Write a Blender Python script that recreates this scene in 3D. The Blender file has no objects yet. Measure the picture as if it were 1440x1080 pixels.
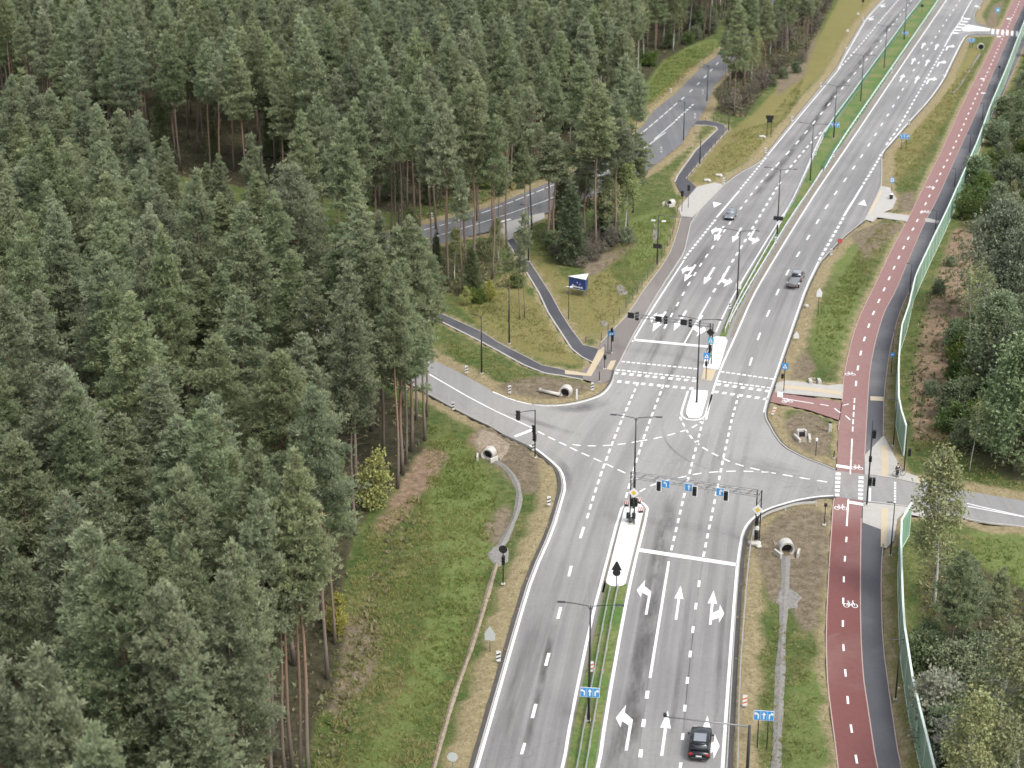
import bpy, bmesh, math, random
import numpy as np
from mathutils import Vector, Matrix
from mathutils.geometry import tessellate_polygon

random.seed(7)
RNG = np.random.default_rng(11)
SC = bpy.context.scene
COL = SC.collection

# ------------------------------------------------------------------ camera model (photo is 1440x1080)
FPX = 2400.0
TH = math.atan(898.0 / FPX)
CH = 82.4
ST, CT = math.sin(TH), math.cos(TH)

def G(px, py, z=0.0):
    """point of the place at height z seen at photo pixel px,py"""
    dx, dy = (px - 720.0) / FPX, (py - 540.0) / FPX
    t = (CH - z) / (ST + dy * CT)
    return Vector((dx * t, (CT - dy * ST) * t, z))

def PX(p):
    depth = p[1] * CT + (CH - p[2]) * ST
    down = (CH - p[2]) * CT - p[1] * ST
    return 720 + FPX * p[0] / depth, 540 + FPX * down / depth

def height_to(base, py):
    """height of a vertical thing standing at base whose top is at pixel row py"""
    k = (py - 540.0) / FPX
    # ((CH-z)*CT - y*ST) = k*(y*CT + (CH-z)*ST)
    a = base[1] * (ST + k * CT) / (CT - k * ST)
    return CH - a

S5 = 5.142857
TILE = dict(A=(1160, 0), B=(920, 60), C=(1160, 200), D=(900, 240), E=(840, 420), W=(600, 440), X=(1080, 430),
            Y=(1080, 600), M=(820, 600), L=(640, 600), N=(800, 800), O=(640, 870), Q=(880, 870), R=(1080, 800))

def K(t, *pts):
    ox, oy = TILE[t]
    return [(ox + x / S5, oy + y / S5) for x, y in pts]

def GP(pts, z=0.0):
    return [G(x, y, z) for x, y in pts]

def xy(p):
    return (p[0], p[1])

# ------------------------------------------------------------------ materials
MATS = {}

def nodes_of(name):
    m = bpy.data.materials.new(name)
    m.use_nodes = True
    nt = m.node_tree
    b = nt.nodes['Principled BSDF']
    MATS[name] = m
    return m, nt, b

def N(nt, kind, **kw):
    n = nt.nodes.new(kind)
    for k, v in kw.items():
        if k.startswith('i_'):
            n.inputs[k[2:].replace('_', ' ')].default_value = v
        else:
            setattr(n, k, v)
    return n

def simple(name, col, rough=0.6, metal=0.0, var=0.12, scale=6.0, bump=0.0, spec=0.5):
    col = tuple(c * 0.84 for c in col)
    m, nt, b = nodes_of(name)
    tc = N(nt, 'ShaderNodeTexCoord')
    no = N(nt, 'ShaderNodeTexNoise', i_Scale=scale, i_Detail=4.0)
    nt.links.new(tc.outputs['Object'], no.inputs['Vector'])
    r = N(nt, 'ShaderNodeMapRange')
    r.inputs['To Min'].default_value = 1 - var
    r.inputs['To Max'].default_value = 1 + var
    nt.links.new(no.outputs['Fac'], r.inputs['Value'])
    mx = N(nt, 'ShaderNodeVectorMath', operation='SCALE')
    mx.inputs[0].default_value = col[:3]
    nt.links.new(r.outputs[0], mx.inputs['Scale'])
    nt.links.new(mx.outputs[0], b.inputs['Base Color'])
    b.inputs['Roughness'].default_value = rough
    b.inputs['Metallic'].default_value = metal
    b.inputs['Specular IOR Level'].default_value = spec
    if bump:
        bp = N(nt, 'ShaderNodeBump')
        bp.inputs['Strength'].default_value = bump
        bp.inputs['Distance'].default_value = 0.05
        nt.links.new(no.outputs['Fac'], bp.inputs['Height'])
        nt.links.new(bp.outputs[0], b.inputs['Normal'])
    return m

def mixrgb(nt, fac, a, b, mode='MIX'):
    n = nt.nodes.new('ShaderNodeMix')
    n.data_type = 'RGBA'
    n.blend_type = mode
    for sock, v in ((n.inputs[0], fac), (n.inputs[6], a), (n.inputs[7], b)):
        if hasattr(v, 'links') or hasattr(v, 'is_linked'):
            nt.links.new(v, sock)
        elif isinstance(v, (tuple, list)):
            sock.default_value = (*v[:3], 1.0)
        else:
            sock.default_value = v
    return n.outputs[2]

def mrange(nt, v, a, b, c=0.0, d=1.0):
    n = N(nt, 'ShaderNodeMapRange')
    n.clamp = True
    nt.links.new(v, n.inputs['Value'])
    for k, x in zip(('From Min', 'From Max', 'To Min', 'To Max'), (a, b, c, d)):
        n.inputs[k].default_value = x
    return n.outputs[0]

def mmath(nt, op, a, b):
    n = N(nt, 'ShaderNodeMath', operation=op)
    for i, v in enumerate((a, b)):
        if isinstance(v, (int, float)):
            n.inputs[i].default_value = v
        else:
            nt.links.new(v, n.inputs[i])
    return n.outputs[0]

def noise(nt, vec, scale, detail=4.0, rough=0.55):
    n = N(nt, 'ShaderNodeTexNoise')
    n.inputs['Scale'].default_value = scale
    n.inputs['Detail'].default_value = detail
    n.inputs['Roughness'].default_value = rough
    if vec is not None:
        nt.links.new(vec, n.inputs['Vector'])
    return n.outputs['Fac']

ALB = 0.82
def asphalt(name, col, dust=(0.33, 0.30, 0.27), streak=0.5, dustamt=0.5, use_uv=True, cracks=False, dusty_at=None):
    """worn asphalt: tyre streaks run along v, fine grain and pale dust in patches"""
    col, dust = tuple(c * ALB for c in col), tuple(c * ALB for c in dust)
    m, nt, b = nodes_of(name)
    tc = N(nt, 'ShaderNodeTexCoord')
    uv = tc.outputs['UV'] if use_uv else tc.outputs['Object']
    mp = N(nt, 'ShaderNodeMapping')
    mp.inputs['Scale'].default_value = (0.9, 0.015, 1.0)
    nt.links.new(uv, mp.inputs['Vector'])
    st = noise(nt, mp.outputs[0], 1.0, 5.0, 0.6)
    mp2 = N(nt, 'ShaderNodeMapping')
    mp2.inputs['Scale'].default_value = (3.0, 0.04, 1.0)
    nt.links.new(uv, mp2.inputs['Vector'])
    st2 = noise(nt, mp2.outputs[0], 1.0, 3.0, 0.6)
    obj = tc.outputs['Object']
    big = noise(nt, obj, 0.045, 5.0, 0.6)
    fine = noise(nt, obj, 2.2, 6.0, 0.75)
    c1 = tuple(c * (1 - 0.42 * streak) for c in col)
    c2 = tuple(c * (1 + 0.30 * streak) for c in col)
    s = mmath(nt, 'ADD', mmath(nt, 'MULTIPLY', st, 0.7), mmath(nt, 'MULTIPLY', st2, 0.3))
    c = mixrgb(nt, mrange(nt, s, 0.36, 0.62), c1, c2)
    c = mixrgb(nt, mrange(nt, big, 0.45, 0.75, 0.0, dustamt), c, dust)
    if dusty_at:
        # bright glow around the junction centre, painted in as paler asphalt
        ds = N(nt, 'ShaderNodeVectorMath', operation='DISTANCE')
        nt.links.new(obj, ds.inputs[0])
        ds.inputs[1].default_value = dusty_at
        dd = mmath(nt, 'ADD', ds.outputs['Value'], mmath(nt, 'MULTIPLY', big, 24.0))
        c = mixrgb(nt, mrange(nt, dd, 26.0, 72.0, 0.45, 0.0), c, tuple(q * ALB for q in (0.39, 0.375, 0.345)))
    c = mixrgb(nt, 0.35, c, mixrgb(nt, mrange(nt, fine, 0.3, 0.7), (0.35, 0.35, 0.35), (0.65, 0.65, 0.65)), 'OVERLAY')
    if cracks:
        vo = N(nt, 'ShaderNodeTexVoronoi', feature='DISTANCE_TO_EDGE')
        vo.inputs['Scale'].default_value = 0.09
        nv = N(nt, 'ShaderNodeTexNoise')
        nv.inputs['Scale'].default_value = 0.25
        nt.links.new(obj, nv.inputs['Vector'])
        ad = N(nt, 'ShaderNodeVectorMath', operation='MULTIPLY_ADD')
        nt.links.new(nv.outputs['Color'], ad.inputs[0])
        ad.inputs[1].default_value = (5, 5, 5)
        nt.links.new(obj, ad.inputs[2])
        nt.links.new(ad.outputs[0], vo.inputs['Vector'])
        gate = mrange(nt, noise(nt, obj, 0.03, 2.0), 0.5, 0.6)
        cr = mmath(nt, 'MULTIPLY', mrange(nt, vo.outputs['Distance'], 0.004, 0.0), gate)
        c = mixrgb(nt, mmath(nt, 'MULTIPLY', cr, 0.5), c, (0.05, 0.05, 0.05))
    nt.links.new(c, b.inputs['Base Color'])
    b.inputs['Roughness'].default_value = 0.82
    bp = N(nt, 'ShaderNodeBump')
    bp.inputs['Strength'].default_value = 0.25
    bp.inputs['Distance'].default_value = 0.02
    nt.links.new(fine, bp.inputs['Height'])
    nt.links.new(bp.outputs[0], b.inputs['Normal'])
    return m

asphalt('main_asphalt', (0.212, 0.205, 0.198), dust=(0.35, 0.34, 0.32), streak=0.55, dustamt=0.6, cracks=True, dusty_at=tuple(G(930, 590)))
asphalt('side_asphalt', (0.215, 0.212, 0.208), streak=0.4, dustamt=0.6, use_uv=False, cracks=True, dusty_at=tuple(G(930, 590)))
asphalt('upper_asphalt', (0.15, 0.15, 0.155), streak=0.4, dustamt=0.25, use_uv=False, cracks=True)
asphalt('path_asphalt', (0.062, 0.062, 0.07), dust=(0.20, 0.19, 0.18), streak=0.2, dustamt=0.55, use_uv=False)
asphalt('grey_path', (0.088, 0.088, 0.096), dust=(0.25, 0.24, 0.235), streak=0.1, dustamt=0.75, use_uv=False)
asphalt('brown_path', (0.19, 0.165, 0.15), dust=(0.3, 0.28, 0.25), streak=0.2, dustamt=0.6, use_uv=False)

def red_path():
    m, nt, b = nodes_of('red_path')
    tc = N(nt, 'ShaderNodeTexCoord')
    o = tc.outputs['Object']
    big = noise(nt, o, 0.06, 5.0)
    fine = noise(nt, o, 1.6, 6.0, 0.75)
    # old faded surface towards the crossing and far away, fresh darker surface near
    sp = N(nt, 'ShaderNodeSeparateXYZ')
    nt.links.new(o, sp.inputs[0])
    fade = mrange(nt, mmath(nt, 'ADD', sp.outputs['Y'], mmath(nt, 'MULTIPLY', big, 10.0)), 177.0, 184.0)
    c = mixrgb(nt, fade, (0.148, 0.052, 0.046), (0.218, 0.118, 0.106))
    c = mixrgb(nt, mrange(nt, big, 0.5, 0.8, 0, 0.45), c, (0.27, 0.20, 0.175))
    c = mixrgb(nt, 0.4, c, mixrgb(nt, mrange(nt, fine, 0.3, 0.7), (0.35,) * 3, (0.65,) * 3), 'OVERLAY')
    nt.links.new(c, b.inputs['Base Color'])
    b.inputs['Roughness'].default_value = 0.8
red_path()

def paint(name, col, wear=0.35):
    m, nt, b = nodes_of(name)
    tc = N(nt, 'ShaderNodeTexCoord')
    f = noise(nt, tc.outputs['Object'], 3.0, 6.0, 0.7)
    g = noise(nt, tc.outputs['Object'], 0.35, 3.0, 0.6)
    w = mmath(nt, 'MULTIPLY', mrange(nt, f, 0.48, 0.66), mrange(nt, g, 0.35, 0.7, 0.25, 1.0))
    c = mixrgb(nt, mmath(nt, 'MULTIPLY', w, wear), col, (0.3, 0.29, 0.27))
    nt.links.new(c, b.inputs['Base Color'])
    b.inputs['Roughness'].default_value = 0.6
paint('white_paint', (0.74, 0.74, 0.72), 0.9)
paint('island_white', (0.70, 0.69, 0.66), 0.6)
paint('tactile_yellow', (0.44, 0.355, 0.23), 0.8)
simple('concrete', (0.50, 0.48, 0.44), 0.85, var=0.25, scale=0.9)
simple('pale_concrete', (0.48, 0.46, 0.415), 0.8, var=0.28, scale=1.6)
simple('kerb_stone', (0.42, 0.40, 0.36), 0.85, var=0.2, scale=1.5)
simple('kerb_red', (0.45, 0.33, 0.29), 0.85, var=0.15, scale=1.5)
simple('gutter', (0.07, 0.065, 0.06), 0.85, var=0.4, scale=0.7)
simple('dust_strip', (0.21, 0.185, 0.145), 0.9, var=0.35, scale=0.6)
simple('gravel', (0.215, 0.203, 0.183), 0.95, var=0.6, scale=3.5, bump=0.8)
simple('paving', (0.41, 0.39, 0.355), 0.85, var=0.18, scale=1.2)
simple('rubble', (0.27, 0.215, 0.155), 0.95, var=0.75, scale=2.5, bump=0.9)
simple('galvanised', (0.62, 0.63, 0.62), 0.42, 0.35, var=0.12, scale=1.0)
simple('dark_metal', (0.035, 0.036, 0.038), 0.5, 0.3, var=0.2, scale=3)
simple('grey_metal', (0.24, 0.245, 0.245), 0.45, 0.4, var=0.15, scale=3)
simple('signal_black', (0.012, 0.012, 0.013), 0.5, var=0.2)
simple('lens_dark', (0.03, 0.03, 0.03), 0.2, var=0.1)
simple('sign_white', (0.80, 0.80, 0.78), 0.5, var=0.05)
simple('sign_grey', (0.55, 0.57, 0.56), 0.5, 0.1, var=0.08)
simple('sign_blue', (0.05, 0.28, 0.62), 0.45, var=0.06)
simple('sign_yellow', (0.75, 0.50, 0.04), 0.5, var=0.05)
simple('sign_red', (0.50, 0.11, 0.08), 0.5, var=0.08)
simple('sign_black', (0.015, 0.015, 0.016), 0.6, var=0.1)
simple('sign_cyan', (0.10, 0.42, 0.60), 0.45, var=0.06)
simple('wood_post', (0.16, 0.10, 0.06), 0.85, var=0.3)
simple('navy_board', (0.028, 0.055, 0.21), 0.45, var=0.12, scale=1.5)
simple('fence_top', (0.66, 0.76, 0.66), 0.5, 0.1, var=0.08, scale=2)
simple('fence_dark', (0.045, 0.19, 0.10), 0.5, var=0.3, scale=0.5)
simple('tyre', (0.015, 0.015, 0.015), 0.85, var=0.2)
simple('rim', (0.45, 0.46, 0.47), 0.3, 0.8, var=0.05)
simple('car_black', (0.012, 0.013, 0.016), 0.18, 0.2, var=0.1)
simple('car_silver', (0.26, 0.27, 0.285), 0.25, 0.55, var=0.04)
simple('car_grey', (0.27, 0.29, 0.31), 0.25, 0.55, var=0.04)
simple('car_glass', (0.014, 0.017, 0.020), 0.05, var=0.05, spec=0.8)
simple('pale_glass', (0.22, 0.235, 0.25), 0.12, var=0.05, spec=0.8)
simple('tail_red', (0.35, 0.015, 0.012), 0.25, var=0.05)
simple('lamp_white', (0.75, 0.76, 0.74), 0.2, var=0.03)
simple('tarp', (0.17, 0.175, 0.18), 0.6, var=0.2, scale=2)
simple('skin', (0.50, 0.31, 0.23), 0.55, var=0.05)
simple('dark_cloth', (0.018, 0.019, 0.023), 0.85, var=0.2)
simple('charcoal_cloth', (0.055, 0.058, 0.065), 0.85, var=0.2)
simple('hair_dark', (0.03, 0.02, 0.014), 0.7, var=0.2)
simple('marker_orange', (0.70, 0.16, 0.06), 0.5, var=0.08)

def fence_green():
    m, nt, b = nodes_of('fence_green')
    tc = N(nt, 'ShaderNodeTexCoord')
    o = tc.outputs['Object']
    big = noise(nt, o, 0.5, 4.0)
    sp = N(nt, 'ShaderNodeSeparateXYZ')
    nt.links.new(o, sp.inputs[0])
    fr = mmath(nt, 'FRACT', mmath(nt, 'MULTIPLY', sp.outputs['Z'], 2.0), 0)
    groove = mrange(nt, fr, 0.0, 0.09, 1.0, 0.0)
    c = mixrgb(nt, mrange(nt, big, 0.35, 0.7), (0.16, 0.29, 0.205), (0.25, 0.385, 0.285))
    c = mixrgb(nt, mmath(nt, 'MULTIPLY', groove, 0.5), c, (0.03, 0.08, 0.05))
    nt.links.new(c, b.inputs['Base Color'])
    b.inputs['Roughness'].default_value = 0.35
fence_green()

def ground_mat():
    m, nt, b = nodes_of('ground_cover')
    tc = N(nt, 'ShaderNodeTexCoord')
    o = tc.outputs['Object']
    at = N(nt, 'ShaderNodeAttribute', attribute_name='cover')
    at2 = N(nt, 'ShaderNodeAttribute', attribute_name='cover2')
    sp = N(nt, 'ShaderNodeSeparateColor')
    nt.links.new(at.outputs['Color'], sp.inputs[0])
    sp2 = N(nt, 'ShaderNodeSeparateColor')
    nt.links.new(at2.outputs['Color'], sp2.inputs[0])
    n1 = noise(nt, o, 0.22, 6.0, 0.65)
    n2 = noise(nt, o, 1.1, 6.0, 0.7)
    n3 = noise(nt, o, 3.5, 5.0, 0.75)
    g = mixrgb(nt, mrange(nt, n1, 0.38, 0.62), (0.080, 0.115, 0.032), (0.165, 0.165, 0.065))
    g = mixrgb(nt, mrange(nt, n2, 0.42, 0.66), g, (0.045, 0.075, 0.020))
    g = mixrgb(nt, mrange(nt, n1, 0.58, 0.72, 0.0, 0.55), g, (0.20, 0.165, 0.075))
    def edge(ch, lo=0.30, hi=0.70, amp=0.7):
        return mrange(nt, mmath(nt, 'ADD', ch, mmath(nt, 'MULTIPLY', mmath(nt, 'SUBTRACT', n2, 0.5), amp)), lo, hi)
    # bright lush grass
    c = mixrgb(nt, mmath(nt, 'MULTIPLY', edge(sp2.outputs[0]), 0.75), g, mixrgb(nt, mrange(nt, n2, 0.3, 0.7), (0.100, 0.155, 0.040), (0.190, 0.210, 0.078)))
    # yellowing grass
    c = mixrgb(nt, mmath(nt, 'MULTIPLY', edge(sp2.outputs[1]), 0.8), c, mixrgb(nt, n2, (0.16, 0.155, 0.050), (0.265, 0.215, 0.095)))
    # dry sandy verge
    c = mixrgb(nt, edge(sp.outputs[1]), c, mixrgb(nt, mrange(nt, n2, 0.3, 0.7), (0.20, 0.165, 0.085), (0.34, 0.28, 0.17)))
    # bare brown earth
    c = mixrgb(nt, edge(sp.outputs[2]), c, mixrgb(nt, mrange(nt, n2, 0.35, 0.65), (0.120, 0.098, 0.066), (0.24, 0.195, 0.135)))
    # forest floor
    c = mixrgb(nt, edge(sp.outputs[0]), c, mixrgb(nt, mrange(nt, n2, 0.35, 0.7), (0.036, 0.038, 0.021), (0.10, 0.085, 0.052)))
    # reddish cleared earth
    c = mixrgb(nt, edge(sp2.outputs[2]), c, mixrgb(nt, mrange(nt, n2, 0.35, 0.65), (0.15, 0.110, 0.070), (0.31, 0.215, 0.150)))
    c = mixrgb(nt, 0.55, c, mixrgb(nt, mrange(nt, n3, 0.28, 0.72), (0.22,) * 3, (0.78,) * 3), 'OVERLAY')
    sc = N(nt, 'ShaderNodeVectorMath', operation='SCALE')
    nt.links.new(c, sc.inputs[0])
    sc.inputs['Scale'].default_value = 0.9
    nt.links.new(sc.outputs[0], b.inputs['Base Color'])
    b.inputs['Roughness'].default_value = 0.95
    b.inputs['Specular IOR Level'].default_value = 0.1
    bp = N(nt, 'ShaderNodeBump')
    bp.inputs['Strength'].default_value = 0.7
    bp.inputs['Distance'].default_value = 0.25
    nt.links.new(n3, bp.inputs['Height'])
    nt.links.new(bp.outputs[0], b.inputs['Normal'])
ground_mat()

def grass_sheet():
    m, nt, b = nodes_of('median_grass')
    tc = N(nt, 'ShaderNodeTexCoord')
    o = tc.outputs['Object']
    n1, n2 = noise(nt, o, 0.16, 5.0), noise(nt, o, 2.0, 6.0, 0.75)
    c = mixrgb(nt, mrange(nt, n1, 0.4, 0.62), (0.075, 0.150, 0.026), (0.18, 0.175, 0.06))
    c = mixrgb(nt, mrange(nt, n2, 0.4, 0.7), c, (0.045, 0.075, 0.015))
    nt.links.new(c, b.inputs['Base Color'])
    b.inputs['Roughness'].default_value = 0.95
    bp = N(nt, 'ShaderNodeBump')
    bp.inputs['Strength'].default_value = 0.8
    bp.inputs['Distance'].default_value = 0.1
    nt.links.new(n2, bp.inputs['Height'])
    nt.links.new(bp.outputs[0], b.inputs['Normal'])
grass_sheet()

def stain(name, col, strength, sx, sy):
    m, nt, b = nodes_of(name)
    tc = N(nt, 'ShaderNodeTexCoord')
    mp = N(nt, 'ShaderNodeMapping')
    mp.inputs['Scale'].default_value = (sx, sy, 1)
    nt.links.new(tc.outputs['UV'], mp.inputs['Vector'])
    f = noise(nt, mp.outputs[0], 1.0, 6.0, 0.7)
    sp = N(nt, 'ShaderNodeSeparateXYZ')
    nt.links.new(tc.outputs['UV'], sp.inputs[0])
    at = N(nt, 'ShaderNodeAttribute', attribute_name='soft')
    a = mmath(nt, 'MULTIPLY', mrange(nt, f, 0.36, 0.66), at.outputs['Fac'])
    a = mmath(nt, 'MULTIPLY', a, strength)
    b.inputs['Base Color'].default_value = (*col, 1)
    b.inputs['Roughness'].default_value = 0.85
    nt.links.new(a, b.inputs['Alpha'])
stain('dark_stain', (0.06, 0.056, 0.053), 0.72, 0.5, 0.10)
stain('light_wear', (0.285, 0.28, 0.268), 0.70, 0.4, 0.03)
stain('wheel_track', (0.27, 0.266, 0.258), 0.42, 0.5, 0.025)
stain('pale_patch', (0.33, 0.22, 0.20), 0.8, 0.8, 0.3)
stain('fresh_asphalt', (0.105, 0.102, 0.10), 0.85, 0.25, 0.12)
stain('oil_streak', (0.09, 0.085, 0.08), 0.5, 0.9, 0.05)

def leaf_mat(name, a, b_, c_, transl=0.25, rv=0.25):
    """a/b: two leaf colours by tuft, c_: old leaves; each tree a little different"""
    m, nt, b = nodes_of(name)
    at = N(nt, 'ShaderNodeAttribute', attribute_name='tint')
    oi = N(nt, 'ShaderNodeObjectInfo')
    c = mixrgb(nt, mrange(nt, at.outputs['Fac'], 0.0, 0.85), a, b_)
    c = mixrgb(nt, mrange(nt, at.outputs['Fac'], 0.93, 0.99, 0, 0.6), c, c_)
    hs = N(nt, 'ShaderNodeHueSaturation')
    nt.links.new(mrange(nt, oi.outputs['Random'], 0, 1, 1 - rv, 1 + rv), hs.inputs['Value'])
    r2 = mmath(nt, 'FRACT', mmath(nt, 'MULTIPLY', oi.outputs['Random'], 17.3), 0)
    nt.links.new(mrange(nt, r2, 0, 1, 0.480, 0.512), hs.inputs['Hue'])
    r3 = mmath(nt, 'FRACT', mmath(nt, 'MULTIPLY', oi.outputs['Random'], 53.7), 0)
    nt.links.new(mrange(nt, r3, 0, 1, 0.82, 1.08), hs.inputs['Saturation'])
    nt.links.new(c, hs.inputs['Color'])
    nt.links.new(hs.outputs[0], b.inputs['Base Color'])
    b.inputs['Roughness'].default_value = 0.6
    b.inputs['Specular IOR Level'].default_value = 0.25
    if transl:
        tr = N(nt, 'ShaderNodeBsdfTranslucent')
        nt.links.new(hs.outputs[0], tr.inputs['Color'])
        mx = N(nt, 'ShaderNodeMixShader')
        mx.inputs[0].default_value = transl
        nt.links.new(b.outputs[0], mx.inputs[1])
        nt.links.new(tr.outputs[0], mx.inputs[2])
        nt.links.new(mx.outputs[0], nt.nodes['Material Output'].inputs['Surface'])
    return m
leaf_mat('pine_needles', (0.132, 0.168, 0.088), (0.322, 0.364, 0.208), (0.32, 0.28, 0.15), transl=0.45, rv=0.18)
leaf_mat('spruce_needles', (0.080, 0.115, 0.050), (0.165, 0.20, 0.095), (0.12, 0.09, 0.05))
leaf_mat('birch_leaves', (0.150, 0.180, 0.072), (0.31, 0.335, 0.160), (0.35, 0.28, 0.06))
leaf_mat('willow_leaves', (0.135, 0.175, 0.100), (0.29, 0.335, 0.225), (0.25, 0.24, 0.15))
leaf_mat('dark_leaves', (0.098, 0.138, 0.064), (0.22, 0.26, 0.145), (0.16, 0.14, 0.06))
leaf_mat('green_leaves', (0.05, 0.10, 0.02), (0.13, 0.175, 0.04), (0.28, 0.25, 0.05))
leaf_mat('yellow_leaves', (0.18, 0.20, 0.045), (0.35, 0.355, 0.085), (0.5, 0.36, 0.05))
leaf_mat('dry_leaves', (0.20, 0.10, 0.06), (0.30, 0.16, 0.10), (0.3, 0.2, 0.1))
leaf_mat('pale_plumes', (0.15, 0.165, 0.105), (0.38, 0.37, 0.29), (0.3, 0.22, 0.15))
leaf_mat('grey_twigs', (0.10, 0.085, 0.065), (0.17, 0.15, 0.11), (0.2, 0.17, 0.1), transl=0.0)
leaf_mat('grass_blades', (0.118, 0.172, 0.046), (0.268, 0.255, 0.108), (0.38, 0.31, 0.18), transl=0.35)
leaf_mat('floor_plants', (0.065, 0.10, 0.03), (0.19, 0.185, 0.075), (0.30, 0.21, 0.11))

leaf_mat('straw_blades', (0.20, 0.19, 0.075), (0.34, 0.29, 0.16), (0.42, 0.35, 0.22), transl=0.3)
def pine_bark():
    m, nt, b = nodes_of('pine_bark')
    tc = N(nt, 'ShaderNodeTexCoord')
    o = tc.outputs['Object']
    sp = N(nt, 'ShaderNodeSeparateXYZ')
    nt.links.new(o, sp.inputs[0])
    mp = N(nt, 'ShaderNodeMapping')
    mp.inputs['Scale'].default_value = (6, 6, 1.2)
    nt.links.new(o, mp.inputs['Vector'])
    n = noise(nt, mp.outputs[0], 1.0, 5.0, 0.7)
    oi = N(nt, 'ShaderNodeObjectInfo')
    h = mrange(nt, mmath(nt, 'ADD', sp.outputs['Z'], mmath(nt, 'MULTIPLY', n, 5.0)), 6.0, 15.0)
    h = mmath(nt, 'MULTIPLY', h, mrange(nt, oi.outputs['Random'], 0.0, 1.0, 0.0, 1.0))
    c = mixrgb(nt, h, (0.15, 0.118, 0.095), (0.265, 0.155, 0.098))
    c = mixrgb(nt, mrange(nt, n, 0.5, 0.75, 0, 0.6), c, (0.07, 0.05, 0.04))
    nt.links.new(c, b.inputs['Base Color'])
    b.inputs['Roughness'].default_value = 0.9
pine_bark()

def birch_bark():
    m, nt, b = nodes_of('birch_bark')
    tc = N(nt, 'ShaderNodeTexCoord')
    o = tc.outputs['Object']
    mp = N(nt, 'ShaderNodeMapping')
    mp.inputs['Scale'].default_value = (2.5, 2.5, 5)
    nt.links.new(o, mp.inputs['Vector'])
    n = noise(nt, mp.outputs[0], 1.0, 4.0, 0.6)
    c = mixrgb(nt, mrange(nt, n, 0.55, 0.68, 0, 0.85), (0.47, 0.45, 0.41), (0.07, 0.06, 0.055))
    nt.links.new(c, b.inputs['Base Color'])
    b.inputs['Roughness'].default_value = 0.8
birch_bark()
simple('brown_bark', (0.13, 0.105, 0.085), 0.9, var=0.35, scale=4)

# ------------------------------------------------------------------ object helpers
def tag(o, label=None, cat=None, group=None, kind=None):
    if label: o['label'] = label
    if cat: o['category'] = cat
    if group: o['group'] = group
    if kind: o['kind'] = kind
    return o

def empty(name, loc, label, cat, group=None, rz=0.0):
    o = bpy.data.objects.new(name, None)
    COL.objects.link(o)
    o.location = loc
    o.rotation_euler = (0, 0, rz)
    o.empty_display_size = 0.3
    return tag(o, label, cat, group)

def link(name, me, mat, parent=None):
    o = bpy.data.objects.new(name, me)
    if mat is not None and not me.materials:
        me.materials.append(MATS[mat])
    COL.objects.link(o)
    if parent is not None:
        o.parent = parent
    return o

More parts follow.
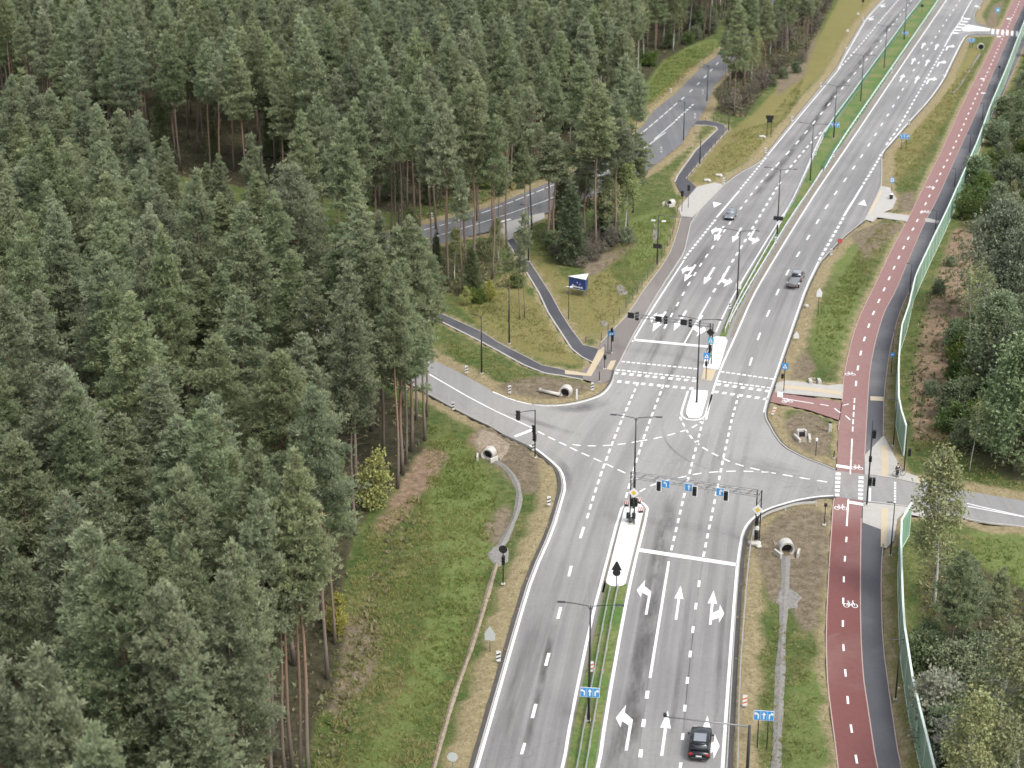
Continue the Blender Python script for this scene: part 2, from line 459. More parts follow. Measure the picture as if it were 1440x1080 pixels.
class MB:
    def __init__(self):
        self.v, self.f = [], []
    def add(self, vs, fs):
        n = len(self.v)
        self.v += [tuple(p) for p in vs]
        self.f += [tuple(i + n for i in f) for f in fs]
        return self
    def box(self, c, s, rz=0.0, rx=0.0, bev=0.0):
        x, y, z = s[0] / 2, s[1] / 2, s[2] / 2
        M = Matrix.Translation(c) @ Matrix.Rotation(rz, 4, 'Z') @ Matrix.Rotation(rx, 4, 'X')
        if bev <= 0:
            vs = [M @ Vector((a * x, b * y, d * z)) for d in (-1, 1) for a, b in ((-1, -1), (1, -1), (1, 1), (-1, 1))]
            return self.add(vs, [(3, 2, 1, 0), (4, 5, 6, 7), (0, 1, 5, 4), (1, 2, 6, 5), (2, 3, 7, 6), (3, 0, 4, 7)])
        r = min(bev, x * 0.9, y * 0.9, z * 0.9)
        rings = []
        for d, k in ((-z, r), (-z + r, 0), (z - r, 0), (z, r)):
            ring = []
            for a, b in ((-1, -1), (1, -1), (1, 1), (-1, 1)):
                X, Y = x - k, y - k
                q = r if k == 0 else r * 0.4
                if a * b > 0:
                    ring += [(a * (X - q), b * Y, d), (a * X, b * (Y - q), d)] if b * a > 0 and a < 0 else [(a * X, b * (Y - q), d), (a * (X - q), b * Y, d)]
                else:
                    ring += [(a * (X - q), b * Y, d), (a * X, b * (Y - q), d)] if a > 0 else [(a * X, b * (Y - q), d), (a * (X - q), b * Y, d)]
            # order ring by angle so the shell is clean
            ring.sort(key=lambda p: math.atan2(p[1] / max(y, 1e-6), p[0] / max(x, 1e-6)))
            rings.append(ring)
        return self.loft([[M @ Vector(p) for p in rg] for rg in rings])
    def loft(self, rings, cap=True, closed=True):
        n, m = len(rings[0]), len(rings)
        vs = [p for r in rings for p in r]
        fs = []
        for i in range(m - 1):
            for j in range(n if closed else n - 1):
                k = (j + 1) % n
                fs.append((i * n + j, i * n + k, (i + 1) * n + k, (i + 1) * n + j))
        if cap:
            fs.append(tuple(reversed(range(n))))
            fs.append(tuple((m - 1) * n + j for j in range(n)))
        return self.add(vs, fs)
    def tube(self, pts, rad, n=8):
        pts = [Vector(p) for p in pts]
        if not isinstance(rad, (list, tuple)):
            rad = [rad] * len(pts)
        rings = []
        for i, p in enumerate(pts):
            d = (pts[min(i + 1, len(pts) - 1)] - pts[max(i - 1, 0)]).normalized()
            a = Vector((0, 1, 0)) if abs(d.z) > 0.7 else Vector((0, 0, 1))
            u = d.cross(a).normalized()
            w = d.cross(u).normalized()
            rings.append([p + (u * math.cos(t) + w * math.sin(t)) * rad[i] for t in (2 * math.pi * k / n for k in range(n))])
        return self.loft(rings)
    def prism(self, pts, z0, z1):
        """vertical prism on an xy outline"""
        n = len(pts)
        vs = [(p[0], p[1], z0) for p in pts] + [(p[0], p[1], z1) for p in pts]
        tri = tessellate_polygon([[Vector((p[0], p[1], 0)) for p in pts]])
        fs = [tuple(i + n for i in t) for t in tri]
        fs += [(i, (i + 1) % n, (i + 1) % n + n, i + n) for i in range(n)]
        return self.add(vs, fs)
    def sheet(self, pts, z):
        tri = tessellate_polygon([[Vector((p[0], p[1], 0)) for p in pts]])
        return self.add([(p[0], p[1], z) for p in pts], tri)
    def plate(self, pts, M, t0, t1):
        """flat outline in local x,z extruded along local y from t0 to t1, placed by M"""
        n = len(pts)
        vs = [M @ Vector((p[0], t0, p[1])) for p in pts] + [M @ Vector((p[0], t1, p[1])) for p in pts]
        tri = tessellate_polygon([[Vector((p[0], p[1], 0)) for p in pts]])
        fs = [tuple(t) for t in tri] + [tuple(i + n for i in reversed(t)) for t in tri]
        fs += [(i, (i + 1) % n, (i + 1) % n + n, i + n) for i in range(n)]
        return self.add(vs, fs)
    def mesh(self, name, smooth=False, up=False):
        me = bpy.data.meshes.new(name)
        me.from_pydata(self.v, [], self.f)
        bm = bmesh.new()
        bm.from_mesh(me)
        if up:
            for f in bm.faces:
                f.normal_update()
                if f.normal.z < 0:
                    f.normal_flip()
        else:
            bmesh.ops.recalc_face_normals(bm, faces=bm.faces)
        bm.to_mesh(me)
        bm.free()
        if smooth:
            me.polygons.foreach_set('use_smooth', [True] * len(me.polygons))
        return me
    def build(self, name, mat, parent=None, smooth=False, up=False):
        return link(name, self.mesh(name, smooth, up), mat, parent)

def resample(pts, step):
    pts = [Vector((p[0], p[1], 0)) for p in pts]
    out = [pts[0]]
    for a, b in zip(pts, pts[1:]):
        L = (b - a).length
        n = max(1, int(round(L / step)))
        out += [a.lerp(b, (i + 1) / n) for i in range(n)]
    return out

def plen(pts):
    return sum((Vector(b) - Vector(a)).length for a, b in zip(pts, pts[1:]))

def at_len(pts, s):
    for a, b in zip(pts, pts[1:]):
        a, b = Vector(a), Vector(b)
        L = (b - a).length
        if s <= L or b is pts[-1]:
            if L > 0:
                return a.lerp(b, min(1.0, s / L)), (b - a).normalized()
        s -= L
    return Vector(pts[-1]), (Vector(pts[-1]) - Vector(pts[-2])).normalized()

def offsets(pts, d):
    out = []
    pts = [Vector((p[0], p[1], 0)) for p in pts]
    for i, p in enumerate(pts):
        t = (pts[min(i + 1, len(pts) - 1)] - pts[max(i - 1, 0)]).normalized()
        out.append(p + Vector((-t.y, t.x, 0)) * d)
    return out

def smooth_line(pts, it=2):
    pts = [Vector((p[0], p[1], 0)) for p in pts]
    for _ in range(it):
        o = [pts[0]]
        for a, b in zip(pts, pts[1:]):
            o += [a.lerp(b, 0.25), a.lerp(b, 0.75)]
        o.append(pts[-1])
        pts = o
    return pts

def ribbon(mb, pts, w, z):
    a, b = offsets(pts, w / 2), offsets(pts, -w / 2)
    n = len(a)
    mb.add([(p.x, p.y, z) for p in a] + [(p.x, p.y, z) for p in b],
           [(i, i + 1, n + i + 1, n + i) for i in range(n - 1)])

def curb(mb, pts, w, z0, z1):
    a, b = offsets(pts, w / 2), offsets(pts, -w / 2)
    rings = [[(q.x, q.y, z0), (q.x, q.y, z1), (p.x, p.y, z1), (p.x, p.y, z0)] for p, q in zip(a, b)]
    mb.loft(rings)
# ------------------------------------------------------------------ outlines traced on the ground
LEFT1 = [(610, 1280), (667, 1080), (727, 870), (746, 808), (774, 746), (787, 701), (791, 685.6), (788.5, 668), (781.5, 656), (755, 634), (741, 626), (708, 611)]
LEFT2 = [(748, 569), (775, 571), (802, 568.5), (829.5, 562), (847, 554.5), (857, 543.5), (862, 534), (865, 521), (873, 507), (887, 478),
         (905, 447), (926, 411), (950, 374), (962, 356), (966, 338), (973, 307), (1018, 260), (1038.6, 244.7), (1068, 229), (1076, 220), (1131, 151), (1170, 105),
         (1180, 92), (1188, 74), (1210, 37), (1216, 27), (1240, 0), (1318, -80)]
RIGHT1 = [(1011, 1280), (1022, 1080), (1033.7, 870), (1039, 800), (1042.5, 771), (1046, 750), (1055, 735), (1068, 724), (1083, 716), (1100, 711), (1119, 705.5), (1148, 700), (1174, 698.5)]
RIGHT2 = [(1174, 661), (1157.8, 654), (1129, 643.5), (1101, 628), (1088, 610), (1083, 600), (1077, 590), (1076, 580), (1080, 564), (1091, 533), (1122, 443), (1135, 405),
          (1153, 369), (1160, 362), (1183, 336), (1216, 310), (1238, 266), (1240, 255), (1240, 222), (1242, 214), (1254, 201), (1279, 172), (1306, 143), (1327, 114),
          (1337, 93), (1355.5, 54.4), (1362, 49), (1374, 48), (1393, 49), (1393, 40), (1375, 33.5), (1369.5, 27), (1371, 18), (1383, 0), (1425, -80)]
MED = [(795, 1280), (842, 1080), (851.5, 1010), (889, 810), (905, 717), (1001, 554), (1013, 519), (1034.4, 472.5), (1057, 420), (1075, 388), (1114, 323.6), (1151, 265),
       (1196, 200), (1253, 115), (1331, 0), (1390, -80)]
MAIN = LEFT1 + LEFT2 + list(reversed(RIGHT2)) + list(reversed(RIGHT1))
WEST_N = [(345, 383), (400, 405), (510, 452), (621, 512), (647, 524), (686, 546), (693, 551), (720.5, 562.5), (748, 569), (780, 573)]
WEST_S = [(328, 404), (395, 440), (505, 500), (619, 564), (660, 586), (690, 600), (708, 611), (735, 624)]
WEST = WEST_N + list(reversed(WEST_S))
EAST_N = [(1140, 648), (1174, 662), (1223, 668), (1259, 673), (1294, 681), (1319, 686.5), (1361, 690.6), (1440, 704), (1560, 725), (1700, 750)]
EAST_S = [(1140, 702), (1174, 698.5), (1223, 706), (1293, 715), (1376, 735), (1440, 741), (1560, 762), (1700, 790)]
EAST = EAST_N + list(reversed(EAST_S))
UP_N = [(200, 405), (330, 380), (450, 352), (554.5, 328), (694.5, 289), (795.6, 246), (873, 207), (904.5, 176), (920, 155), (949, 132), (984, 97), (994, 89), (1036, 58), (1062, 25), (1080, -20), (1110, -80)]
UP_S = [(205, 432), (335, 407), (455, 377), (558, 351), (617, 343), (718, 318), (788, 293), (881, 258), (920, 233), (959, 202), (972, 179), (982, 169), (992, 151), (1005, 120), (1036, 88), (1055, 70), (1083, 25), (1100, -20), (1135, -80)]
UPPER = UP_N + list(reversed(UP_S))
FAR_EAST = [(1371, 25), (1375, 33.5), (1393, 40), (1440, 44), (1520, 52), (1520, 64), (1440, 54), (1393, 49.6), (1362, 51)]
PATH1 = [(480, 378), (600, 433), (629, 445), (678, 467), (701, 482), (736, 500), (763, 514), (790.5, 519.7), (820, 526),
         (820, 534), (790.5, 528.5), (765, 524.6), (736, 513), (697, 491.5), (668, 476), (621, 452.7), (592, 440), (470, 384)]
PATH2 = [(712, 338), (735, 374), (758, 412), (771, 440), (804, 490.6), (818, 502), (836, 511), (842, 490.6), (820, 485), (802, 461), (788.6, 440), (774, 413), (746, 370), (722, 335)]
FOOT_L = [(820, 534), (818, 522), (836, 509), (841, 490), (845, 482), (862, 464), (879, 447), (898, 420), (900, 415), (939, 364), (950.6, 333), (959, 302)]
FOOT_R = [(973, 306), (965, 338), (961, 356), (949, 374), (925, 411), (904, 447), (886, 478), (872, 507), (863, 521), (857, 535), (846, 541)]
FOOT = FOOT_L + FOOT_R
PLAT_W = [(953.5, 294), (958, 304), (974, 306), (1018, 260), (1005, 257), (980, 263), (966, 279)]
PATH3 = [(949, 256), (953, 246.7), (978, 211.7), (1009, 182), (1006, 178), (992, 176), (976, 176), (980, 170), (992, 169.5), (1007.5, 172), (1018, 175.5), (1023, 183), (990, 220.4), (964.7, 251), (979, 263), (966, 279), (957, 270)]
PLAT_U = [(690, 324), (712, 312.5), (765, 299), (766, 307), (722, 328), (722, 335), (712, 339), (690, 335)]
RED_L = [(1190, 1180), (1179, 1080), (1166, 980), (1163, 949), (1161.7, 880.5), (1166, 795), (1169.4, 746), (1171.5, 711), (1175, 690), (1177, 655), (1179, 605), (1181, 586), (1185, 558), (1186, 533), (1191, 508), (1198.6, 474.7),
         (1208, 447.5), (1216, 430), (1226, 410), (1255, 348), (1276.7, 309), (1300, 260), (1329, 202), (1354.4, 144), (1391, 74), (1403, 48.6), (1424.4, 0), (1460, -80)]
RED_R = [(1258, 1180), (1233, 1080), (1219, 985), (1213.5, 949), (1210, 880), (1210, 795), (1211, 729), (1213, 700), (1214.5, 660), (1216, 640), (1219, 585.6), (1222, 531), (1226, 504), (1233.6, 469), (1243, 440), (1248, 430),
         (1259, 410), (1276.7, 367), (1300, 313), (1319, 278), (1344.7, 219.4), (1354, 200), (1379.7, 142), (1414.7, 60), (1441, 4), (1478, -80)]
RED = RED_L + list(reversed(RED_R))
GREY_R = [(1300, 1180), (1266, 1080), (1252, 985), (1241, 903), (1239, 834), (1239.5, 794), (1242, 765), (1243, 700), (1243, 640), (1242, 611), (1243, 554), (1249, 508), (1253, 484), (1261, 453), (1268.6, 430), (1279, 408),
          (1308, 347), (1331, 304), (1352, 262), (1378, 205), (1405, 145), (1440, 66), (1500, -80)]
GREY = [(x - 1, y) for x, y in RED_R] + list(reversed(GREY_R))
PLAZA_N = [(1216, 667), (1216, 640), (1243, 612), (1251, 628), (1261, 647), (1270, 663), (1290, 670), (1317, 683), (1319, 686), (1259, 672.5)]
PLAZA_S = [(1214, 706), (1293, 715), (1312, 724), (1312, 734), (1296, 727), (1270, 722), (1262, 730), (1257, 760), (1246, 772), (1240, 745), (1213, 735)]
WALK_E = [(1091, 539), (1105, 535), (1130, 537.5), (1163, 542), (1186, 540), (1185, 561), (1090, 552)]
REDB = [(1088, 552), (1186, 566), (1182, 592), (1138, 577), (1081, 565)]
PLAT_E = [(1216, 309), (1228, 312.5), (1234, 306), (1276, 312), (1279, 303), (1243, 299), (1255, 294), (1261, 280), (1251, 264), (1240, 262)]
RAMP_E = [(1300, 307), (1306, 307), (1322, 311), (1318, 314), (1302, 312)]
PAVED = dict(main=MAIN, west=WEST, east=EAST, upper=UPPER, feast=FAR_EAST, path1=PATH1, path2=PATH2, foot=FOOT, platw=PLAT_W, path3=PATH3, platu=PLAT_U,
             red=RED, grey=GREY, plazan=PLAZA_N, plazas=PLAZA_S, walke=WALK_E, redb=REDB, plate=PLAT_E)

# ------------------------------------------------------------------ terrain
CELL = 1.1
gx = np.arange(-215, 226, CELL)
gy = np.arange(40, 661, CELL)
ext = lambda a: np.concatenate([a[0] - np.array([4200, 1600, 600, 220, 80, 25.]), a, a[-1] + np.array([25., 80, 220, 600, 1600, 4200])])
GX, GY = ext(gx), ext(gy)
XX, YY = np.meshgrid(GX, GY)

def inpoly(X, Y, poly):
    c = np.zeros(X.shape, bool)
    n = len(poly)
    for i in range(n):
        x0, y0 = poly[i][0], poly[i][1]
        x1, y1 = poly[(i + 1) % n][0], poly[(i + 1) % n][1]
        if y0 == y1:
            continue
        k = ((y0 > Y) != (y1 > Y)) & (X < (x1 - x0) * (Y - y0) / (y1 - y0) + x0)
        c ^= k
    return c

def dilate(m):
    o = m.copy()
    o[1:] |= m[:-1]; o[:-1] |= m[1:]; o[:, 1:] |= m[:, :-1]; o[:, :-1] |= m[:, 1:]
    return o

def blur(a, n=2):
    for _ in range(n):
        b = a.copy()
        b[1:-1, 1:-1] = (a[1:-1, 1:-1] * 4 + a[:-2, 1:-1] + a[2:, 1:-1] + a[1:-1, :-2] + a[1:-1, 2:]) / 8
        a = b
    return a

GPOLY = {k: GP(v) for k, v in PAVED.items()}
paved = np.zeros(XX.shape, bool)
vehic = np.zeros(XX.shape, bool)
for k, p in GPOLY.items():
    m = inpoly(XX, YY, p)
    paved |= m
    if k in ('main', 'west', 'east', 'upper', 'feast'):
        vehic |= m
def steps_from(m, n):
    d = np.full(m.shape, n, float)
    cur = m.copy()
    d[cur] = 0
    for i in range(1, n):
        nx = dilate(cur)
        d[nx & ~cur] = i
        cur = nx
    return d
dp = steps_from(paved, 9)
dv = steps_from(vehic, 6)

def wave(X, Y, s, seed):
    r = np.random.default_rng(seed)
    z = np.zeros(X.shape)
    for i in range(7):
        a, ph, k = r.uniform(0, 6.28), r.uniform(0, 6.28), s * r.uniform(0.5, 2.2)
        z += np.sin((X * math.cos(a) + Y * math.sin(a)) * k + ph) / 7 ** 0.5
    return z

def region(pts, soft=2):
    return blur(inpoly(XX, YY, GP(pts)).astype(float), soft)

FRONT = [(-500, 1775), (290, 1775), (330, 1400), (385, 1200), (420, 1080), (458, 1000), (470, 955), (478, 900), (488, 830), (498, 760), (515, 725), (548, 700), (585, 655), (600, 612), (603, 592),
         (500, 527), (390, 458), (240, 385), (100, 312), (-100, 268), (-500, 250)]
FARP = [(0, 172), (110, 205), (170, 232), (250, 246), (350, 266), (440, 278), (520, 292), (555, 302), (650, 276), (690, 262), (800, 215), (860, 178), (889, 140), (933, 84), (1000, 52), (1022, 20), (1048, -20), (1080, -80), (-400, -80), (-500, 140), (-100, 160)]
STRIP = [(1003, 128), (1012, 160), (1046, 168), (1082, 118), (1104, 95), (1126, 92), (1142, 60), (1160, 25), (1178, -10), (1210, -60), (1150, -70), (1105, 10), (1080, 45), (1052, 82)]
EASTW = [(1440, 130), (1380, 230), (1345, 310), (1360, 400), (1365, 470), (1345, 560), (1345, 640), (1420, 680), (1700, 730), (1700, -80), (1530, -80)]
EASTS = [(1300, 780), (1290, 850), (1300, 940), (1330, 1080), (1380, 1280), (1800, 1280), (1800, 900), (1450, 830), (1380, 800)]
# masks
forest = np.maximum.reduce([region(FRONT, 1) * 0.9, region(FARP, 3), region(STRIP, 2), region(EASTW, 4) * 0.65, region(EASTS, 3) * 0.8,
                            region([(810, 352), (840, 365), (900, 345), (880, 320), (800, 330), (770, 350), (790, 378)], 2) * 0.9,
                            region([(560, 362), (620, 350), (690, 340), (700, 395), (650, 420), (590, 400)], 2) * 0.6])
mainm = blur(dilate(dilate(inpoly(XX, YY, GPOLY['main']))).astype(float), 1)
verge = np.clip(np.where(dv <= 2, 1.0, np.where(dv == 3, 0.45, 0.0)), 0, 1)
verge = np.maximum(verge, np.where(dp <= 1, 0.75, 0.0))
verge = blur(verge, 1)
dirt = np.maximum.reduce([region(q, 2) for q in (
    [(1082, 740), (1100, 722), (1150, 712), (1166, 730), (1164, 790), (1150, 880), (1128, 895), (1120, 850), (1090, 850), (1062, 800), (1060, 760)],
    [(1104, 590), (1130, 578), (1165, 590), (1170, 640), (1140, 640), (1105, 615)],
    [(690, 545), (720, 535), (760, 530), (815, 537), (840, 545), (800, 560), (740, 560)],
    [(662, 600), (700, 600), (740, 625), (765, 660), (750, 700), (720, 680), (690, 640)],
    [(1120, 500), (1140, 490), (1145, 535), (1110, 535)],
    [(1195, 330), (1240, 312), (1275, 316), (1215, 370)],
    [(1265, 275), (1285, 265), (1290, 295), (1262, 300)],
    [(470, 860), (520, 870), (540, 910), (520, 960), (470, 1010), (450, 1000)],
    [(820, 380), (850, 350), (900, 345), (870, 370), (830, 395)],
    [(1100, 60), (1160, 20), (1130, 110), (1090, 140)],
    [(1395, 10), (1412, 0), (1400, 40), (1385, 38)],
    [(690, 720), (720, 700), (728, 740), (700, 770), (680, 760)])])
clear = np.maximum.reduce([region(q, 3) for q in (
    [(1345, 315), (1372, 330), (1378, 400), (1362, 470), (1345, 560), (1330, 625), (1285, 625), (1282, 540), (1300, 450), (1325, 370)],
    [(600, 625), (632, 640), (612, 680), (590, 700), (560, 745), (520, 760), (545, 715)],
    [(660, 610), (690, 610), (714, 632), (690, 655), (660, 625)])])
lush = np.maximum.reduce([region(q, 3) for q in (
    [(610, 600), (660, 630), (700, 690), (690, 780), (660, 870), (600, 1000), (520, 1120), (480, 1120), (560, 980), (620, 820), (600, 700)],
    [(1105, 1120), (1110, 950), (1160, 930), (1170, 1120)],
    [(1365, 745), (1500, 760), (1500, 850), (1420, 830), (1370, 790)],
    [(1150, 430), (1200, 370), (1215, 400), (1185, 500), (1160, 530), (1140, 470)],
    [(900, 130), (940, 75), (1005, 55), (1010, 70), (950, 110), (910, 150)],
    [(640, 430), (690, 425), (720, 470), (690, 460)],
    [(880, 310), (940, 290), (945, 330), (890, 400)],
    [(1230, 310), (1245, 300), (1160, 420), (1175, 350)])])
yellow = np.maximum.reduce([region(q, 3) for q in (
    [(960, 290), (980, 270), (1068, 215), (1110, 150), (1180, 80), (1230, 0), (1180, 0), (1130, 90), (1060, 160), (1020, 190), (980, 235)],
    [(700, 480), (640, 430), (720, 380), (770, 450), (810, 500), (820, 515), (770, 510)],
    [(740, 340), (800, 400), (860, 380), (880, 430), (850, 480), (800, 470)],
    [(1242, 1180), (1242, 780), (1262, 760), (1275, 900), (1310, 1180)],
    [(1244, 620), (1250, 500), (1266, 440), (1266, 540), (1272, 650)],
    [(800, 215), (880, 175), (950, 110), (1005, 70), (900, 190), (820, 245), (640, 300)],
    [(1170, 360), (1215, 300), (1250, 210), (1300, 160), (1340, 110), (1370, 60), (1380, 70), (1330, 170), (1260, 260)])])
clear *= (1 - 0.0)
Z = wave(XX, YY, 0.35, 1) * 0.09 + wave(XX, YY, 0.08, 2) * 0.22
Z = 0.05 + (Z + 0.12) * np.clip((dp - 1) / 5.0, 0, 1)
# ditches: gravel lined channels beside the carriageways
DITCH = [
    ('gravel', 0.8, [(684, 642), (705, 650), (722, 668), (731, 690), (728, 715), (716, 745), (700, 775)]),
    ('rubble', 0.5, [(698, 790), (688, 825), (672, 880), (655, 930), (640, 970), (625, 1020), (610, 1080), (590, 1150)]),
    ('gravel', 0.85, [(1105, 785), (1104, 830), (1102, 860), (1098, 930), (1094, 1010), (1092, 1080), (1086, 1200)]),
    ('gravel', 0.5, [(1378, 75), (1365, 95), (1350, 120), (1340, 130)]),
]
for _, w, pl in DITCH:
    q = np.array([(p.x, p.y) for p in resample(smooth_line(GP(pl), 2), 1.5)])
    x0, x1, y0, y1 = q[:, 0].min() - 8, q[:, 0].max() + 8, q[:, 1].min() - 8, q[:, 1].max() + 8
    iy, ix = np.where((YY > y0) & (YY < y1) & (XX > x0) & (XX < x1))
    P = np.stack([XX[iy, ix], YY[iy, ix]], 1)
    d2 = ((P[:, None] - q[None]) ** 2).sum(2).min(1)
    Z[iy, ix] -= 0.35 * np.exp(-d2 / 4.0) * np.clip((dp[iy, ix] - 1) / 2, 0, 1)
Z[paved] = -0.30
Z[dilate(paved) & ~paved] = np.minimum(Z[dilate(paved) & ~paved], 0.04)
hyp = np.hypot(np.maximum(0, np.abs(XX - 5) - 220), np.maximum(0, np.abs(YY - 350) - 310))
Z[hyp > 20] = 0.0

def ground_z(x, y):
    i = int(np.clip(np.searchsorted(GX, x) - 1, 0, len(GX) - 2))
    j = int(np.clip(np.searchsorted(GY, y) - 1, 0, len(GY) - 2))
    u = (x - GX[i]) / (GX[i + 1] - GX[i]); v = (y - GY[j]) / (GY[j + 1] - GY[j])
    return float((1 - v) * ((1 - u) * Z[j, i] + u * Z[j, i + 1]) + v * ((1 - u) * Z[j + 1, i] + u * Z[j + 1, i + 1]))

def maskval(m, x, y):
    i = int(np.clip(np.searchsorted(GX, x) - 1, 0, len(GX) - 2))
    j = int(np.clip(np.searchsorted(GY, y) - 1, 0, len(GY) - 2))
    return m[j, i]

def build_ground():
    ny, nx = XX.shape
    co = np.stack([XX, YY, Z], 2).reshape(-1, 3).astype(np.float32)
    idx = np.arange(ny * nx).reshape(ny, nx)
    quads = np.stack([idx[:-1, :-1], idx[:-1, 1:], idx[1:, 1:], idx[1:, :-1]], 2).reshape(-1, 4)
    me = np_mesh('ground', co, quads)
    for nm, chans in (('cover', (forest, verge, dirt)), ('cover2', (lush, yellow, clear))):
        a = me.color_attributes.new(nm, 'FLOAT_COLOR', 'POINT')
        d = np.ones((ny * nx, 4), np.float32)
        for i, c in enumerate(chans):
            d[:, i] = c.reshape(-1)
        a.data.foreach_set('color', d.reshape(-1))
    me.polygons.foreach_set('use_smooth', np.ones(len(me.polygons), bool))
    o = link('ground', me, 'ground_cover')
    tag(o, kind='structure')

def np_mesh(name, co, quads, tint=None):
    me = bpy.data.meshes.new(name)
    k = quads.shape[1]
    me.vertices.add(len(co))
    me.vertices.foreach_set('co', np.ascontiguousarray(co, np.float32).reshape(-1))
    me.loops.add(quads.size)
    me.loops.foreach_set('vertex_index', np.ascontiguousarray(quads, np.int32).reshape(-1))
    me.polygons.add(len(quads))
    me.polygons.foreach_set('loop_start', np.arange(0, quads.size, k, dtype=np.int32))
    me.update(calc_edges=True)
    if tint is not None:
        a = me.attributes.new('tint', 'FLOAT', 'POINT')
        a.data.foreach_set('value', np.ascontiguousarray(tint, np.float32))
    return me
build_ground()

# ------------------------------------------------------------------ paved surfaces
MEDG = [Vector((p.x, p.y, 0)) for p in GP(MED)]
MEDS = np.concatenate([[0], np.cumsum([(b - a).length for a, b in zip(MEDG, MEDG[1:])])])

def road_uv(x, y):
    best = None
    for i, (a, b) in enumerate(zip(MEDG, MEDG[1:])):
        d = b - a
        L2 = d.length_squared
        t = ((x - a.x) * d.x + (y - a.y) * d.y) / L2
        tc = min(1, max(0, t))
        qx, qy = a.x + d.x * tc, a.y + d.y * tc
        dist = math.hypot(x - qx, y - qy)
        if best is None or dist < best[0]:
            s = 1 if (d.x * (y - a.y) - d.y * (x - a.x)) < 0 else -1
            best = (dist, s * dist, MEDS[i] + tc * math.sqrt(L2))
    return best[1], best[2]

def structure(name, mb, mat, z=None, up=True):
    o = mb.build(name, mat, up=up)
    tag(o, kind='structure')
    return o

def surface(name, px, mat, z, ground=False):
    mb = MB()
    mb.sheet(px if ground else GP(px), z)
    return structure(name, mb, mat)

def main_road():
    mb = MB()
    mb.sheet(GP(MAIN), 0.0)
    me = mb.mesh('main_road', up=True)
    bm = bmesh.new()
    bm.from_mesh(me)
    for y in range(90, 800, 9):
        bmesh.ops.bisect_plane(bm, geom=bm.verts[:] + bm.edges[:] + bm.faces[:], plane_co=(0, y, 0), plane_no=(0.15, 1, 0))
    for x in range(-60, 260, 12):
        bmesh.ops.bisect_plane(bm, geom=bm.verts[:] + bm.edges[:] + bm.faces[:], plane_co=(x, 0, 0), plane_no=(1, -0.25, 0))
    uvl = bm.loops.layers.uv.new('UVMap')
    cache = {}
    for f in bm.faces:
        for l in f.loops:
            k = l.vert.index
            if k < 0 or l.vert not in cache:
                cache[l.vert] = road_uv(l.vert.co.x, l.vert.co.y)
            l[uvl].uv = cache[l.vert]
    bm.to_mesh(me)
    bm.free()
    tag(link('main_road', me, 'main_asphalt'), kind='structure')
main_road()
surface('side_road', WEST, 'side_asphalt', -0.006)
surface('cross_road', EAST, 'side_asphalt', -0.010)
surface('forest_road', UPPER, 'upper_asphalt', -0.014)
surface('far_side_road', FAR_EAST, 'side_asphalt', -0.018)
surface('footpath', PATH1, 'path_asphalt', 0.045)
surface('footpath', PATH2, 'path_asphalt', 0.050)
surface('roadside_path', FOOT, 'brown_path', 0.055)
surface('bus_platform_paving', PLAT_W, 'paving', 0.075)
surface('footpath', PATH3, 'path_asphalt', 0.060)
surface('bus_platform_paving', PLAT_U, 'paving', 0.070)
surface('grey_path', GREY, 'grey_path', 0.004)
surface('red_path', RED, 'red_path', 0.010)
surface('crossing_road', [(1173, 661.5), (1224, 668), (1246, 671), (1246, 709), (1224, 706), (1172, 698)], 'side_asphalt', 0.016)
surface('corner_paving', PLAZA_N, 'paving', 0.022)
surface('corner_paving', PLAZA_S, 'paving', 0.022)
surface('crosswalk_paving', WALK_E, 'paving', 0.026)
surface('red_path_branch', REDB, 'red_path', 0.030)
surface('bus_platform_paving', PLAT_E, 'paving', 0.060)
surface('path_ramp', RAMP_E, 'paving', 0.022)
# tactile strips
surface('tactile_strip', K('X', (100, 572), (300, 590), (530, 622), (530, 648), (300, 615), (100, 598)), 'tactile_yellow', 0.034)
surface('tactile_strip', K('W', (1000, 415), (1155, 440), (1240, 275), (1285, 245), (1290, 285), (1190, 460), (1000, 445)), 'tactile_yellow', 0.064)
surface('tactile_strip', K('W', (1330, 350), (1370, 345), (1340, 415), (1300, 410)), 'tactile_yellow', 0.064)
surface('tactile_strip', [(1239.5, 627), (1249, 627), (1249.6, 670), (1239.6, 670)], 'tactile_yellow', 0.030)
surface('tactile_strip', [(1239.4, 714.7), (1249, 715.7), (1246, 771), (1238.5, 769)], 'tactile_yellow', 0.030)
surface('tactile_strip', [(1289, 672), (1297, 673.5), (1297, 681), (1289, 680.5)], 'tactile_yellow', 0.030)
surface('tactile_strip', K('X', (740, 655), (835, 660), (835, 690), (740, 685)), 'tactile_yellow', 0.026)
surface('tactile_strip', K('C', (400, 350), (418, 350), (330, 525), (310, 520)), 'tactile_yellow', 0.068)

# medians and islands stand 12 cm above the carriageway
def raised(name, px, mat, h=0.12, rim=None, z0=-0.02):
    pts = GP(px)
    mb = MB().prism(pts, z0, h)
    return structure(name, mb, mat, up=False)
raised('grass_median', [(744, 1280), (797, 1080), (809, 1010), (853, 822), (882, 823), (847, 1010), (836, 1080), (788, 1280)], 'median_grass', 0.10)
raised('grass_median', [(1012, 473), (1031, 428), (1040, 408), (1094, 319), (1117, 284), (1137, 241), (1148, 214), (1161, 187), (1175, 172), (1249, 68), (1278, 28), (1299, 0), (1350, -80),
                        (1380, -80), (1321, 0), (1243, 115), (1186, 200), (1154, 240), (1138, 265), (1111, 308), (1072, 372), (1030, 450), (1021, 473)], 'median_grass', 0.10)
raised('traffic_island', [(878, 716), (882, 711), (893, 708), (902, 711), (905.5, 717), (880, 819), (877, 824), (868, 826), (858, 825), (853, 821), (852.5, 817)], 'island_white', 0.13)
